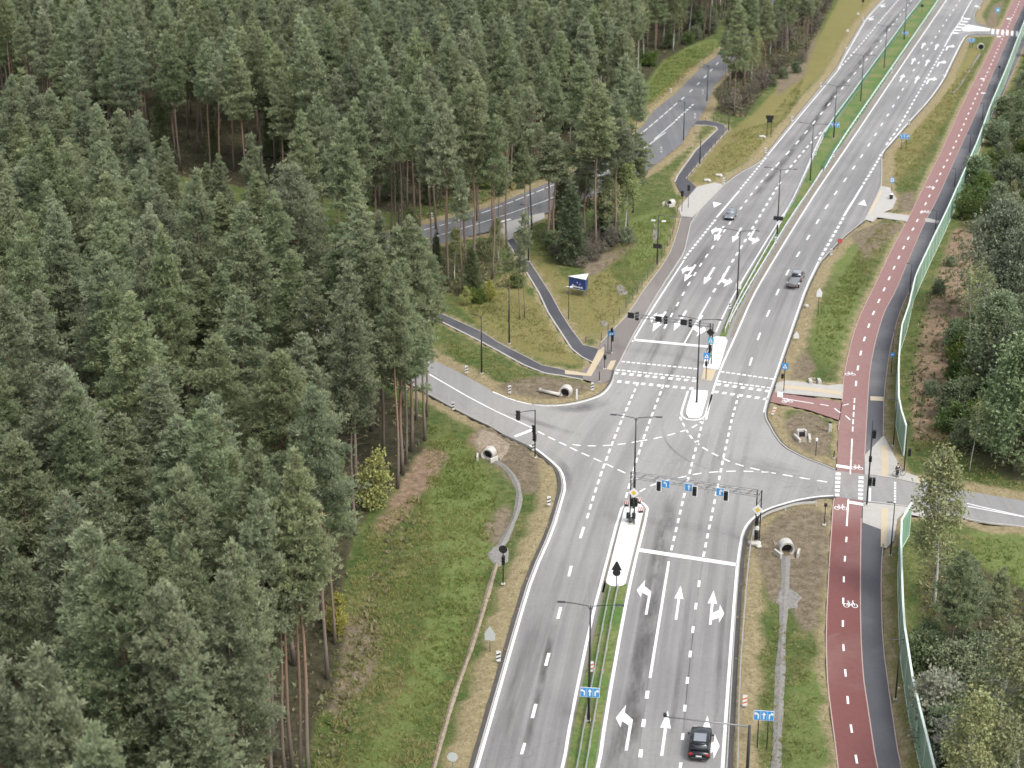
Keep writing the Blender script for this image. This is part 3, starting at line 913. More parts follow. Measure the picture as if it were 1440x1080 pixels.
raised('traffic_island', [(973, 549), (995.5, 550.6), (995, 556), (987, 584), (983, 588), (968, 587.5), (964.5, 583), (965, 577)], 'island_white', 0.13)
raised('traffic_island', [(1003, 476), (1007, 474), (1020, 475), (1023, 480), (1011, 519), (1007, 520), (988.5, 517), (991, 505)], 'island_white', 0.13)
raised('traffic_island', [(989.5, 518.5), (1007, 520.5), (1001, 536), (986, 534)], 'tactile_yellow', 0.05)
raised('traffic_island', [(1352, 41), (1361, 35), (1393, 40.8), (1391, 43.5), (1354, 44)], 'island_white', 0.12)

# sandy dust strips along the medians
def strip_between(name, a, b, mat, z):
    surface(name, a + list(reversed(b)), mat, z)
strip_between('dust_strip', [(1026, 474), (1034, 452), (1075, 374), (1113, 310), (1141, 265), (1158, 240), (1190, 200), (1247, 115), (1325, 0)],
              [(1031, 475), (1040, 453), (1073, 388), (1112, 324), (1149, 265), (1169, 238), (1194, 200), (1251, 115), (1329, 0)], 'dust_strip', 0.012)
strip_between('dust_strip', [(796, 1080), (808, 1010), (852, 822)], [(793.5, 1080), (805.5, 1010), (850.5, 815)], 'dust_strip', 0.012)
strip_between('dust_strip', [(837, 1080), (848, 1010), (884, 822)], [(840.5, 1080), (850.5, 1010), (888, 815)], 'dust_strip', 0.012)
strip_between('dust_strip', K('M', (300, 600), (265, 700), (160, 1060), (130, 1200)), K('M', (318, 600), (283, 700), (180, 1060), (150, 1200)), 'dust_strip', 0.012)
strip_between('dust_strip', K('M', (437, 600), (418, 700), (340, 1070), (325, 1150)), K('M', (455, 600), (436, 700), (352, 1070), (335, 1150)), 'dust_strip', 0.012)

# kerbs and gutters
def kerb(px, mat='kerb_stone', w=0.16, h=0.13, gut=None, gside=1, z0=-0.05, it=1):
    pts = resample(smooth_line(GP(px), it), 3.0)
    mb = MB()
    curb(mb, pts, w, z0, h)
    structure('kerb', mb, mat, up=False)
    if gut:
        g = MB()
        curb(g, offsets(pts, gside * (gut / 2 + w / 2)), gut, -0.05, h - 0.03)
        structure('gutter', g, 'gutter')
kerb(LEFT1, gut=0.42, gside=1, w=0.10, h=0.11)
kerb(LEFT2[:8], gut=0.30, gside=1)
kerb(LEFT2[7:17], h=0.15)
kerb(LEFT2[16:], gut=0.25, gside=1)
kerb(RIGHT1, gut=0.45, gside=-1, w=0.10, h=0.11)
kerb(RIGHT2[:16], gut=0.22, gside=-1)
kerb(RIGHT2[15:19], h=0.15)
kerb(RIGHT2[18:29], gut=0.25, gside=-1)
kerb(RIGHT2[29:], gut=0.15, gside=-1)
kerb(WEST_S[:6], gut=0.25, gside=-1)
kerb(EAST_N[2:6]); kerb(EAST_S[2:])
kerb(RED_L[:9], 'kerb_red', 0.10, 0.03); kerb(RED_L[10:], 'kerb_red', 0.10, 0.03)
kerb(RED_R[:7], 'kerb_red', 0.10, 0.025); kerb(RED_R[9:], 'kerb_red', 0.10, 0.025)
kerb(GREY_R[:7], 'kerb_red', 0.10, 0.03); kerb(GREY_R[9:], 'kerb_red', 0.10, 0.03)
kerb(FOOT_L[4:], 'kerb_stone', 0.12, 0.08)
kerb([p for p in PATH1[:9]], 'kerb_stone', 0.10, 0.06, it=0)
kerb([p for p in PATH1[9:]], 'kerb_stone', 0.30, 0.055, it=0)
kerb(PATH2[:7], 'kerb_stone', 0.25, 0.06, it=0); kerb(PATH2[7:], 'kerb_stone', 0.10, 0.06, it=0)
kerb(PATH3[:7], 'kerb_stone', 0.3, 0.07, it=0); kerb(PATH3[8:14], 'kerb_stone', 0.12, 0.07, it=0)
kerb([(500, 468), (621, 532), (650, 548)][:2], 'kerb_stone', 0.10, 0.04)

# ------------------------------------------------------------------ painted markings
ZM = 0.016
marks = MB()
def line(px, w=0.15, it=1, z=ZM, mb=None):
    ribbon(mb or marks, resample(smooth_line(GP(px), it), 2.5), w, z)
def dashes(px, n, ratio, w=0.15, z=ZM, mb=None, it=1):
    pts = smooth_line(GP(px), it)
    L = plen(pts)
    period = L / (n - 1 + ratio)
    for i in range(n):
        s0 = i * period
        a, _ = at_len(pts, s0)
        b, _ = at_len(pts, min(L, s0 + period * ratio))
        if (b - a).length > 0.05:
            ribbon(mb or marks, [a, b], w, z)
def quad(px, z=ZM):
    marks.sheet(GP(px), z)

W1 = 0.30
# left carriageway
line([(612, 1280), (671, 1080), (731, 870), (750, 808), (778, 746), (791, 701), (795, 686), (792, 668), (785, 656), (758, 634), (745, 626)], 0.26)
dashes([(692, 1200), (738, 1045)], 3, 0.25, 0.26)
dashes([(748.5, 1010), (803.5, 796)], 4, 0.26, W1)
dashes([(816, 757), (821, 741)], 1, 1.0, W1)
dashes([(825.5, 729), (834, 700), (850, 652.5), (870, 600), (897.5, 538)], 19, 0.6, 0.26)
line([(742, 1280), (791.7, 1080), (803, 1010), (831.5, 872), (848, 810), (872.4, 717), (879, 709.5)], 0.28)
line([(790, 1280), (842, 1080), (851.5, 1010), (876, 870), (890.4, 800), (911.5, 717), (908, 711)], 0.30)
line([(879, 709.5), (884, 706), (893, 704.5), (903, 706.5), (908, 711)], 0.28)
dashes([(933, 541), (910, 602), (899, 634), (880, 700)], 15, 0.6, 0.26)
# left carriageway beyond the crossing
line([(889, 481), (909.7, 446), (962, 366)], 0.22)
dashes([(962, 364), (1006, 309)], 13, 0.6, 0.40)
line([(1007.5, 306), (1039.5, 268.5)], 0.30)
dashes([(1041, 266), (1061.4, 241), (1077, 222)], 12, 0.6, 0.35)
line([(1079, 219), (1134, 152), (1173, 106), (1182.5, 93.5)], 0.22)
line([(1179, 97), (1189, 78), (1212.5, 37), (1218, 27), (1243, 0), (1320, -80)], 0.22)
dashes([(1184, 92), (1213, 60), (1240, 27), (1263, 0)], 26, 0.5, 0.35)
line([(962, 483.5), (999, 418)][:2], 0.22)
dashes([(1003, 411), (1044, 345), (1088, 271), (1098, 256)], 18, 0.48, 0.35)
dashes([(1105, 243), (1117, 228), (1142, 199), (1155, 186)], 9, 0.5, 0.35)
dashes([(934, 462), (978, 382), (1021, 321), (1064, 263), (1088, 236)], 20, 0.38, 0.26)
dashes([(1091, 234), (1132, 188), (1152, 163), (1188, 120), (1230, 70), (1270, 15), (1282, 0)], 24, 0.35, 0.28)
line([(1007, 467), (1014, 450), (1036, 407), (1090.5, 318), (1114, 283), (1133, 240), (1143.6, 215.6), (1157, 186), (1171, 169), (1200, 131), (1245.5, 67), (1274.7, 27), (1296, 0)], 0.22)
# right carriageway
line([(993, 590), (1001, 554), (1013, 519), (1034.4, 472.5), (1057, 420), (1075, 388), (1114, 323.6), (1151, 265), (1196, 200), (1253, 114.7), (1331, 0)], 0.24)
dashes([(1054, 514), (1068, 470), (1079.5, 442), (1102, 392), (1130, 345), (1166, 284), (1205, 230), (1237, 180), (1262, 140), (1276, 113)], 21, 0.30, 0.26)
dashes([(1284, 100), (1304, 70), (1330, 30), (1350, 0)], 13, 0.3, 0.26)
line([(1074, 580), (1078, 564), (1089, 533), (1120, 443), (1133, 405), (1151, 368)], 0.24)
dashes([(1152, 366), (1180, 317), (1186, 306)], 10, 0.6, 0.40)
line([(1186.5, 304), (1213, 261)], 0.34)
dashes([(1214, 259), (1234, 227), (1239, 217)], 9, 0.6, 0.40)
line([(1240, 215.6), (1253, 200), (1276.7, 173), (1304, 144), (1325, 115), (1335, 93), (1354.4, 54.4), (1360, 49.6)], 0.22)
dashes([(1246, 204), (1263, 181), (1281, 149), (1303, 110), (1327, 69)], 26, 0.55, 0.35)
line([(1328, 66), (1339, 46)], 0.25)
line([(1352, 26), (1362, 8), (1370, -6)], 0.22)
# lane lines through the junction
dashes([(988.5, 591), (966, 680), (944, 774)], 17, 0.55, 0.26)
dashes([(1038.7, 555), (1026, 601), (989, 783)], 22, 0.55, 0.26)
# stop lines
quad([(899.7, 771), (1036.8, 792), (1036, 796.6), (898.8, 776)])
quad(K('E', (262, 290), (800, 340), (796, 354), (258, 305)))
quad(K('W', (630, 890), (645, 900), (782, 848), (762, 836)))
# lanes below the junction
line([(940.5, 789.6), (914, 953.6)], 0.26, 0)
for c in ((910, 977), (905, 1017), (901, 1059.6), (897, 1102)):
    a = G(c[0] + 0.75, c[1] - 5.5); b = G(c[0] - 0.75, c[1] + 5.5)
    ribbon(marks, [a, b], 0.34, ZM)
for c in ((983, 821), (978.5, 852.5), (974.4, 885.6), (970.5, 920), (966.6, 957), (963, 996), (960, 1036), (957, 1077), (953, 1120)):
    ribbon(marks, [G(c[0] + 0.55, c[1] - 4.6), G(c[0] - 0.55, c[1] + 4.6)], 0.27, ZM)
line([(1036.5, 800), (1030.7, 870), (1020.7, 1010), (1016, 1080), (1003, 1280)], 0.30)
line([(1036.5, 800), (1040.5, 771), (1044, 750), (1053, 734), (1067, 722.5), (1082.5, 714.7), (1100, 709), (1119, 703.5), (1148, 698.5), (1173, 697)], 0.30)
# west road and turning guides
line(K('W', (20, 445), (400, 665), (775, 838)), 0.22)
line([(693, 551), (720.5, 562.5), (748, 569.2), (775, 571.5), (802, 569), (829.5, 562.5), (847, 555.5), (857, 544.5), (861.5, 535)], 0.24)
dashes(K('L', (600, 35), (680, 78), (770, 120), (880, 175), (1050, 250), (1165, 305), (1320, 378)), 9, 0.62, 0.26)
dashes(K('L', (850, 130), (920, 138), (1010, 141), (1130, 135), (1235, 123), (1330, 105)), 5, 0.55, 0.26)
dashes(K('M', (400, 106), (530, 85), (620, 62), (720, 33), (800, 5)) + [(990, 590)], 6, 0.58, 0.26)
dashes(K('M', (700, -70), (745, 25), (790, 90), (835, 130), (910, 180), (1000, 225), (1095, 268), (1210, 300), (1300, 320)) + [(1080, 664), (1098, 667), (1120, 671), (1145, 675), (1163, 678)], 14, 0.58, 0.26)
dashes(K('M', (410, 470), (480, 430), (590, 390), (690, 372), (800, 345), (885, 333), (1000, 325), (1110, 321), (1240, 325), (1360, 332)), 9, 0.55, 0.26)
# crossing of the main road
for z, w, n1, a, b, n2, c, d in ((0, 0.45, 15, (174, 455), (722, 508), 10, (893, 528), (1272, 582)), (0, 0.45, 15, (138, 515), (712, 574), 10, (868, 596), (1252, 646)),
                                 (0, 0.85, 11, (122, 537), (714, 596), 7, (862, 618), (1245, 670)), (0, 0.85, 11, (88, 593), (694, 652), 7, (845, 673), (1230, 728))):
    r = 0.68 if w < 0.6 else 0.5
    dashes(K('E', a, b), n1, r, w, it=0)
    dashes(K('E', c, d), n2, r, w, it=0)
line(K('E', (655, 668), (605, 825), (612, 850), (640, 872), (690, 880), (750, 873), (780, 850), (790, 815), (832, 690)), 0.26)
# cycle crossing of the east road
def blocks(a, b, n, wx, k=0.62):
    for i in range(n):
        t = (i + 0.5) / n
        x, y = a[0] + (b[0] - a[0]) * t, a[1] + (b[1] - a[1]) * t
        h = abs(b[1] - a[1]) / n * k / 2
        quad([(x - wx, y - h), (x + wx, y - h + 0.3), (x + wx, y + h + 0.3), (x - wx, y + h)], 0.024)
blocks((1178.8, 663.5), (1176.8, 699), 6, 3.4)
blocks((1211, 669), (1210, 703.5), 6, 3.4)
quad([(1176, 653), (1196, 656), (1196, 660), (1176, 657)], 0.022)
quad([(1193, 704), (1214, 707.5), (1214, 711.5), (1193, 708)], 0.022)
line([(1198.4, 617), (1195.7, 667)], 0.2, 0, 0.020)
line([(1193, 702), (1190.7, 740)], 0.2, 0, 0.020)
quad([(1222, 686), (1225, 686.3), (1224.5, 706), (1221.5, 705.6)], 0.02)
dashes([(1258.8, 678), (1258.5, 707)], 8, 0.62, 0.24, 0.02, it=0)
quad([(1312, 687.3), (1318, 688), (1317.5, 703), (1312, 702.6)], 0.02)
line(K('Y', (1440, 555), (1520, 575), (1900, 660)), 0.2, 0, 0.008)
line([(1361, 712), (1440, 727), (1560, 748)], 0.2, 0, 0.008)
# red path centre line
dashes([(1190.5, 755), (1188, 787), (1186.4, 816), (1185, 878), (1186, 911), (1189, 947), (1192, 985), (1197, 1025), (1204, 1067), (1214, 1120)], 11, 0.28, 0.20, 0.018)
dashes([(1198.8, 607), (1201.8, 560)], 5, 0.68, 0.18, 0.018)
dashes([(1203.5, 543), (1205.8, 519), (1212.8, 485), (1223, 454), (1228.7, 439), (1247, 398.7), (1270, 349), (1291.7, 307), (1318, 253), (1344.7, 200), (1366, 150), (1391, 97), (1410, 53), (1434, 2)], 62, 0.32, 0.26, 0.018)
# cycle branch
line([(1100, 560.3), (1144, 567.7)], 0.2, 0, 0.036)
line(K('X', (378, 713), (440, 725)), 0.2, 0, 0.036)
line(K('X', (480, 743), (523, 776)), 0.2, 0, 0.036)
line(K('X', (560, 795), (595, 828)), 0.2, 0, 0.036)
line(K('X', (540, 723), (585, 711)), 0.2, 0, 0.036)
quad(K('X', (70, 622), (108, 627), (106, 664), (68, 660)), 0.038)
# forest road
line([(620, 330), (694, 308), (788, 275), (872, 231), (900, 213), (936, 186)], 0.2, 1, 0.004)
dashes([(538, 352), (558, 347), (617, 331)], 6, 0.5, 0.26, 0.004)
line([(920, 196), (949, 171)], 0.2, 0, 0.004)
dashes([(950, 169.5), (975, 146.5)], 7, 0.6, 0.4, 0.004)
dashes([(552, 335), (612, 319), (667, 304), (750, 272), (792, 254)], 14, 0.75, 0.24, 0.004)
dashes([(880, 205), (920, 173), (952, 145)], 10, 0.75, 0.24, 0.004)
dashes([(958.5, 140), (987, 113), (1010, 88)], 6, 0.35, 0.26, 0.004)
line([(700, 313), (718, 308)], 0.7, 0, 0.004)
# far junction hatching and crossing
for i in range(6):
    t = i / 5
    x, y = 1339 + 16 * t, 47 - 20 * t
    quad([(x, y), (x + 9, y + 0.5), (x + 9.5, y - 1), (x + 0.8, y - 1.6)])
line([(1339, 46), (1355, 24)], 0.25, 0)
line([(1345, 47), (1372, 43), (1396, 42)], 0.25, 0)
for i in range(6):
    x = 1395 + i * 6.8
    quad([(x, 40.5 + i * 0.7), (x + 3.2, 41 + i * 0.7), (x + 2.4, 48 + i * 0.7), (x - 0.8, 47.5 + i * 0.7)], 0.022)
for y, x in ((25.6, 1416), (50.5, 1402), (110, 1379), (130, 1380)):
    quad([(x, y), (x + 6, y + 0.4), (x + 5.4, y + 1.8), (x - 0.6, y + 1.4)], 0.02)

# arrows: traced once, in metres, x across the lane and y along it
def local(pts, base, ang):
    c, s = math.cos(ang), math.sin(ang)
    return [((p.x - base.x) * c + (p.y - base.y) * s, -(p.x - base.x) * s + (p.y - base.y) * c) for p in pts]
STRAIGHT = [(-0.13, 0), (0.13, 0), (0.13, 4.6), (0.48, 4.5), (0, 7.5), (-0.48, 4.5), (-0.13, 4.6)]
TURN = [(0.30, 0), (0.56, 0), (0.56, 5.1), (-0.28, 6.25), (-0.28, 7.6), (-0.98, 5.2), (-0.42, 3.7), (-0.38, 4.75), (0.30, 4.1)]
BOTH = [[(-0.40, 0), (-0.14, 0), (-0.14, 4.6), (0.22, 4.5), (-0.27, 7.5), (-0.76, 4.5), (-0.40, 4.6)],
        [(-0.14, 1.0), (0.52, 1.6), (0.58, 0.5), (1.02, 2.6), (0.50, 4.5), (0.50, 3.3), (-0.14, 2.5)]]
def put_arrow(shape, px, heading, mirror=1, s=1.0, z=ZM + 0.003):
    b = G(*px)
    t = Vector((heading[0], heading[1], 0)).normalized()
    r = Vector((t.y, -t.x, 0))
    marks.sheet([b + r * (x * mirror * s) + t * (y * s) for x, y in shape], z)
def heading(a, b):
    p, q = G(*a), G(*b)
    return (q.x - p.x, q.y - p.y)
HD = heading((914, 953), (940, 790))
put_arrow(TURN, (902.5, 864), HD); put_arrow(STRAIGHT, (950.5, 871.5), HD)
for s in BOTH: put_arrow(s, (1002.5, 879), HD)
put_arrow(TURN, (873.5, 1055), HD); put_arrow(STRAIGHT, (930.5, 1063), HD)
for s in BOTH: put_arrow(s, (993.5, 1071), HD)
HU = heading((1048, 330), (1003, 405))
for (x, y, k) in ((1015, 318, 'b'), (1042.5, 320.5, 's'), (1068, 323, 'l'), (975, 372, 'b'), (1004.5, 376, 's'), (1030.5, 379, 'l'), (933, 438, 'b'), (965, 437, 's'), (994.5, 444, 'l')):
    if k == 's': put_arrow(STRAIGHT, (x, y), HU, 1, 1.35)
    elif k == 'l': put_arrow(TURN, (x - 2, y), HU, -1 if False else 1, 1.35)
    else:
        for s in BOTH: put_arrow(s, (x, y), HU, 1, 1.35)
HF = heading((1240, 180), (1276, 113))
for x, y in ((1265.5, 114.5), (1281.5, 90.5), (1296, 68)): put_arrow(STRAIGHT, (x, y), HF, 1, 1.45)
for x, y in ((1286.5, 117), (1301.5, 92.5), (1315, 70)): put_arrow(STRAIGHT, (x, y), HF, 1, 1.45)
for x, y in ((1306.5, 118.5), (1321, 94), (1333.5, 71)): put_arrow(TURN, (x, y), HF, -1, 1.45)
HG = heading((1255, 16), (1225, 32))
for x, y in ((1247, 5), (1231, 23)): put_arrow(TURN, (x, y), HG, 1, 1.3)
put_arrow(TURN, (1374, 13), HF, 1, 1.3)
# triangular bus marks
def bus_mark(px):
    pts = GP(px)
    marks.sheet(pts, ZM + 0.002)
bus_mark(K('D', (527, 225), (592, 238), (535, 268))); bus_mark(K('C', (238, 450), (285, 415), (302, 460)))
# bicycle symbols
def bicycle_mark(px, hd, s=1.0, z=0.024):
    b = G(*px)
    t = Vector((hd[0], hd[1], 0)).normalized()
    r = Vector((t.y, -t.x, 0))
    P = lambda x, y: b + r * (x * s) + t * (y * s)
    for cx in (-0.42, 0.42):
        ring = [P(cx + 0.27 * math.cos(a), 0.42 + 0.42 * math.sin(a)) for a in np.linspace(0, 2 * math.pi, 17)]
        ribbon(marks, ring, 0.10 * s, z)
    for seg in ([(-0.42, 0.42), (-0.16, 1.15), (0.28, 1.15), (0.0, 0.42), (-0.42, 0.42)], [(0.42, 0.42), (0.24, 1.5), (0.42, 1.55)], [(0.0, 0.42), (-0.22, 1.4), (-0.34, 1.4), (-0.08, 1.4)]):
        ribbon(marks, [P(*q) for q in seg], 0.09 * s, z + 0.002)
UPH = (0.12, 1)
bicycle_mark((1196.6, 854.5), UPH); bicycle_mark((1205.5, 660.5), UPH); bicycle_mark((1182.5, 717), UPH)
bicycle_mark((1196, 528), UPH, 1.0); bicycle_mark((1108.5, 566.5), (-0.2, 1), 1.0, 0.040)
bicycle_mark((1308, 264.5), (0.35, 1), 1.2); bicycle_mark((1301, 299.5), (0.35, 1), 1.3)
o = structure('road_marking', marks, 'white_paint')

# stains and wear strips that lie along the lanes
def wear(name, px, w, mat, z=0.010):
    pts = resample(smooth_line(GP(px), 1), 3.0)
    cols = 5
    V, Fc, soft, uv = [], [], [], []
    n = len(pts)
    L = 0
    for i, p in enumerate(pts):
        if i: L += (p - pts[i - 1]).length
        t = (pts[min(i + 1, n - 1)] - pts[max(i - 1, 0)]).normalized()
        nn = Vector((t.y, -t.x, 0))
        e = min(1, i / 4, (n - 1 - i) / 4)
        for c in range(cols):
            k = c / (cols - 1) - 0.5
            q = p + nn * (k * w)
            V.append((q.x, q.y, z)); uv.append((k * w + px[0][0] * 0.37, L + px[0][1]))
            soft.append(max(0.0, e * (1 - (2 * abs(k)) ** 2)))
    for i in range(n - 1):
        for c in range(cols - 1):
            a = i * cols + c
            Fc.append((a, a + 1, a + cols + 1, a + cols))
    me = bpy.data.meshes.new(name)
    me.from_pydata(V, [], Fc)
    ul = me.uv_layers.new(name='UVMap')
    for l in me.loops:
        ul.data[l.index].uv = uv[l.vertex_index]
    at = me.attributes.new('soft', 'FLOAT', 'POINT')
    at.data.foreach_set('value', np.array(soft, np.float32))
    bm = bmesh.new(); bm.from_mesh(me)
    for f in bm.faces:
        if f.normal.z < 0: f.normal_flip()
    bm.to_mesh(me); bm.free()
    tag(link(name, me, mat), kind='structure')
wear('tyre_stain', [(866, 1130), (884, 1040), (899, 950), (913, 860), (924, 800), (935, 740), (942, 690)], 2.3, 'dark_stain')
wear('tyre_stain', [(852, 1120), (872, 1020), (884, 960)], 1.6, 'dark_stain', 0.0112)
wear('tyre_stain', [(719, 1130), (737, 1060), (756, 985), (768, 930), (776, 890), (782, 870)], 1.0, 'dark_stain')
wear('tyre_stain', [(690, 1110), (716, 1010), (745, 915), (765, 850)], 2.6, 'oil_streak')
wear('tyre_stain', [(1000, 1120), (1008, 1000), (1014, 900), (1022, 810)], 0.6, 'oil_streak')
wear('tyre_stain', [(937, 1110), (944, 1030), (955, 940), (970, 830)], 0.7, 'oil_streak')
wear('seam_crack', [(955, 1100), (963.5, 996), (975, 885), (985, 805), (1000, 730)], 0.16, 'dark_stain', 0.0120)
wear('seam_crack', [(893, 1100), (905, 1000), (922, 890), (934, 810)], 0.12, 'oil_streak', 0.0120)
wear('tyre_stain', K('D', (560, 470), (480, 560), (400, 700), (300, 860), (200, 1060), (120, 1200)), 2.2, 'oil_streak')
wear('tyre_stain', K('E', (600, 20), (540, 120), (430, 330), (330, 520), (300, 600)), 1.6, 'oil_streak')
wear('tyre_stain', K('E', (720, 100), (640, 300), (560, 500), (500, 650), (420, 820)), 1.5, 'oil_streak')
wear('tyre_stain', K('B', (1330, 340), (1150, 580), (1000, 780), (840, 970), (700, 1150)), 1.6, 'dark_stain')
wear('tyre_stain', K('A', (640, 0), (450, 200), (280, 420), (100, 640), (-60, 850)), 1.8, 'dark_stain')
wear('tyre_stain', K('M', (570, -60), (575, 40), (610, 130), (690, 205), (800, 270), (950, 320)), 0.5, 'oil_streak')
wear('asphalt_patch', [(770, 572), (800, 576), (832, 572), (850, 560)], 3.6, 'fresh_asphalt', 0.0114)
wear('asphalt_patch', [(700, 575), (745, 590), (790, 606), (820, 612)], 1.6, 'fresh_asphalt', 0.0116)
wear('asphalt_patch', [(764, 634), (790, 655), (796, 680), (786, 720)], 2.2, 'fresh_asphalt', 0.0114)
wear('asphalt_patch', [(1060, 652), (1085, 660), (1105, 664)], 3.0, 'fresh_asphalt', 0.0114)
TRACKS = [[(709, 1045), (756, 870), (797, 746), (832, 655)], [(768, 1045), (807, 870), (840, 757), (868, 670)], [(875, 1017), (902, 870), (917, 790), (930, 720)], [(933, 1017), (951, 870), (964, 790), (985, 680), (1010, 590)],
          [(990, 1017), (1003, 870), (1012, 790), (1028, 690), (1045, 600)], [(1034, 514), (1063, 442), (1115, 345), (1190, 230), (1265, 113), (1300, 55)], [(1075, 514), (1100, 442), (1147, 345), (1219, 230), (1288, 113), (1315, 70)],
          [(917, 462), (965, 382), (1009, 321), (1040, 280)], [(953, 462), (1000, 382), (1040, 321), (1090, 255), (1150, 185)], [(990, 462), (1035, 382), (1073, 321), (1110, 262)], [(1110, 215), (1150, 150), (1200, 85), (1250, 20)], [(1175, 150), (1230, 85), (1275, 25)]]
for i, T in enumerate(TRACKS):
    q = smooth_line(GP(T), 1)
    for d in (-0.85, 0.85):
        o_ = offsets(q, d)
        wear('wheel_track', [PX((p.x, p.y, 0)) for p in o_], 0.8, 'wheel_track', 0.0098 + 0.0001 * i)
wear('path_patch', [(1208, 459.5), (1229, 460.5)], 1.2, 'pale_patch', 0.0215)
wear('path_patch', [(1183, 690), (1207, 655), (1200, 600)], 2.4, 'pale_patch', 0.0216)
wear('path_patch', [(1175, 735), (1190, 728), (1208, 724)], 1.8, 'pale_patch', 0.0217)
wear('path_patch', [(1164, 900), (1172, 893), (1185, 892)], 0.7, 'pale_patch', 0.0218)
wear('tyre_stain', [(1050, 640), (1090, 655), (1130, 662)], 3.0, 'oil_streak')
wear('light_wear', [(930, 760), (950, 680), (985, 600)], 6.0, 'light_wear', 0.0104)
wear('light_wear', [(830, 790), (860, 690), (905, 590), (950, 500)], 2.0, 'light_wear', 0.0104)
wear('light_wear', [(790, 720), (830, 630), (870, 560)], 3.5, 'light_wear', 0.0106)
wear('light_wear', [(1000, 640), (1060, 660), (1150, 685)], 6.0, 'light_wear', 0.0108)
wear('light_wear', [(700, 1100), (765, 880), (800, 770)], 1.2, 'light_wear', 0.0104)
wear('light_wear', [(775, 1050), (810, 890), (835, 780)], 1.0, 'light_wear', 0.0104)
wear('light_wear', [(985, 760), (1010, 640), (1035, 560), (1085, 430), (1140, 330)], 1.6, 'light_wear', 0.0106)

# gravel lined ditches
for nm, w, pl in DITCH:
    pts = resample(smooth_line(GP(pl), 2), 0.8)
    V, Fc = [], []
    r = random.Random(len(pts))
    wj = 1.0
    for i, p in enumerate(pts):
        t = (pts[min(i + 1, len(pts) - 1)] - pts[max(i - 1, 0)]).normalized()
        nn = Vector((t.y, -t.x, 0))
        wj = 0.7 * wj + 0.3 * r.uniform(0.55, 1.45)
        for k in (-0.5, 0, 0.5):
            q = p + nn * (k * w * wj)
            V.append((q.x, q.y, ground_z(p.x, p.y) + 0.20 - abs(k) * 0.30))
    for i in range(len(pts) - 1):
        for c in (0, 1):
            a = i * 3 + c
            Fc.append((a, a + 1, a + 4, a + 3))
    mb = MB().add(V, Fc)
    structure('drain_channel_path', mb, nm)
def apron(px, mat, h=0.12):
    pts = smooth_line(GP(px) + [G(*px[0])], 1)[:-1]
    c = sum(pts, Vector()) / len(pts)
    pts = [c + (p - c) * random.uniform(0.82, 1.15) for p in pts]
    mb = MB()
    mb.add([(p.x, p.y, ground_z(p.x, p.y) + 0.02) for p in pts] + [(c.x + (p.x - c.x) * .8, c.y + (p.y - c.y) * .8, ground_z(p.x, p.y) + h) for p in pts],
           [(i, (i + 1) % len(pts), len(pts) + (i + 1) % len(pts), len(pts) + i) for i in range(len(pts))] + [tuple(range(len(pts), 2 * len(pts)))])
    structure('stone_apron_ground', mb, mat)
apron([(690, 768), (705, 763), (716, 770), (718, 785), (705, 796), (692, 792), (685, 780)], 'gravel')
apron([(1096, 830), (1108, 828), (1126, 838), (1124, 852), (1110, 858), (1098, 856), (1090, 842)], 'gravel')
apron([(866, 405), (874, 402), (884, 408), (882, 416), (868, 417)], 'gravel')
apron([(843, 455), (850, 451), (856, 455), (850, 461)], 'gravel')
apron([(664, 622), (672, 606), (690, 604), (718, 622), (710, 640), (700, 645), (690, 628), (680, 630), (676, 636)], 'rubble', 0.2)
apron([(1085, 762), (1100, 772), (1100, 785), (1092, 778)], 'rubble', 0.1)
apron([(918, 315), (922, 312), (926, 330), (922, 345), (917, 342)], 'gravel')
# ------------------------------------------------------------------ trees
def unit(a):
    return a / np.maximum(1e-9, np.linalg.norm(a, axis=1, keepdims=True))

def leaf_arrays(c, ax, k, length, width, spread, rng, tint=None):
    n = len(c)
    if tint is None:
        tint = rng.random(n)
    C = np.repeat(c, k, 0)
    D = unit(np.repeat(ax, k, 0) + rng.normal(size=(n * k, 3)) * spread)
    S = unit(np.cross(D, rng.normal(size=(n * k, 3))))
    lk = np.repeat(length, k) if isinstance(length, np.ndarray) else length
    L = (lk * rng.uniform(0.65, 1.3, n * k))[:, None]
    length = float(np.mean(length))
    Wd = (width * rng.uniform(0.7, 1.3, n * k))[:, None]
    C = C + rng.normal(size=C.shape) * length * 0.12
    m = C + D * L * 0.5
    co = np.stack([C, m + S * Wd * 0.5, C + D * L, m - S * Wd * 0.5], 1).reshape(-1, 3)
    q = np.arange(n * k * 4).reshape(-1, 4)
    t = np.clip(np.repeat(tint, k) + rng.normal(size=n * k) * 0.08, 0, 1)
    return co, q, np.repeat(t, 4)

def join(parts):
    co, q, t, off = [], [], [], 0
    for a, b, c in parts:
        co.append(a); q.append(b + off); t.append(c); off += len(a)
    return np.concatenate(co), np.concatenate(q), np.concatenate(t)

def trunk_line(h, rng, sway=0.35, n=9):
    ph, ph2 = rng.uniform(0, 6.3), rng.uniform(0, 6.3)
    a, b = rng.uniform(-sway, sway), rng.uniform(-sway, sway)
    f = lambda z: np.array([a * (z / h) ** 1.6 * 1.6 + 0.12 * math.sin(z * 0.35 + ph), b * (z / h) ** 1.6 * 1.6 + 0.12 * math.sin(z * 0.3 + ph2), z])
    return f, [f(h * i / n) for i in range(n + 1)]

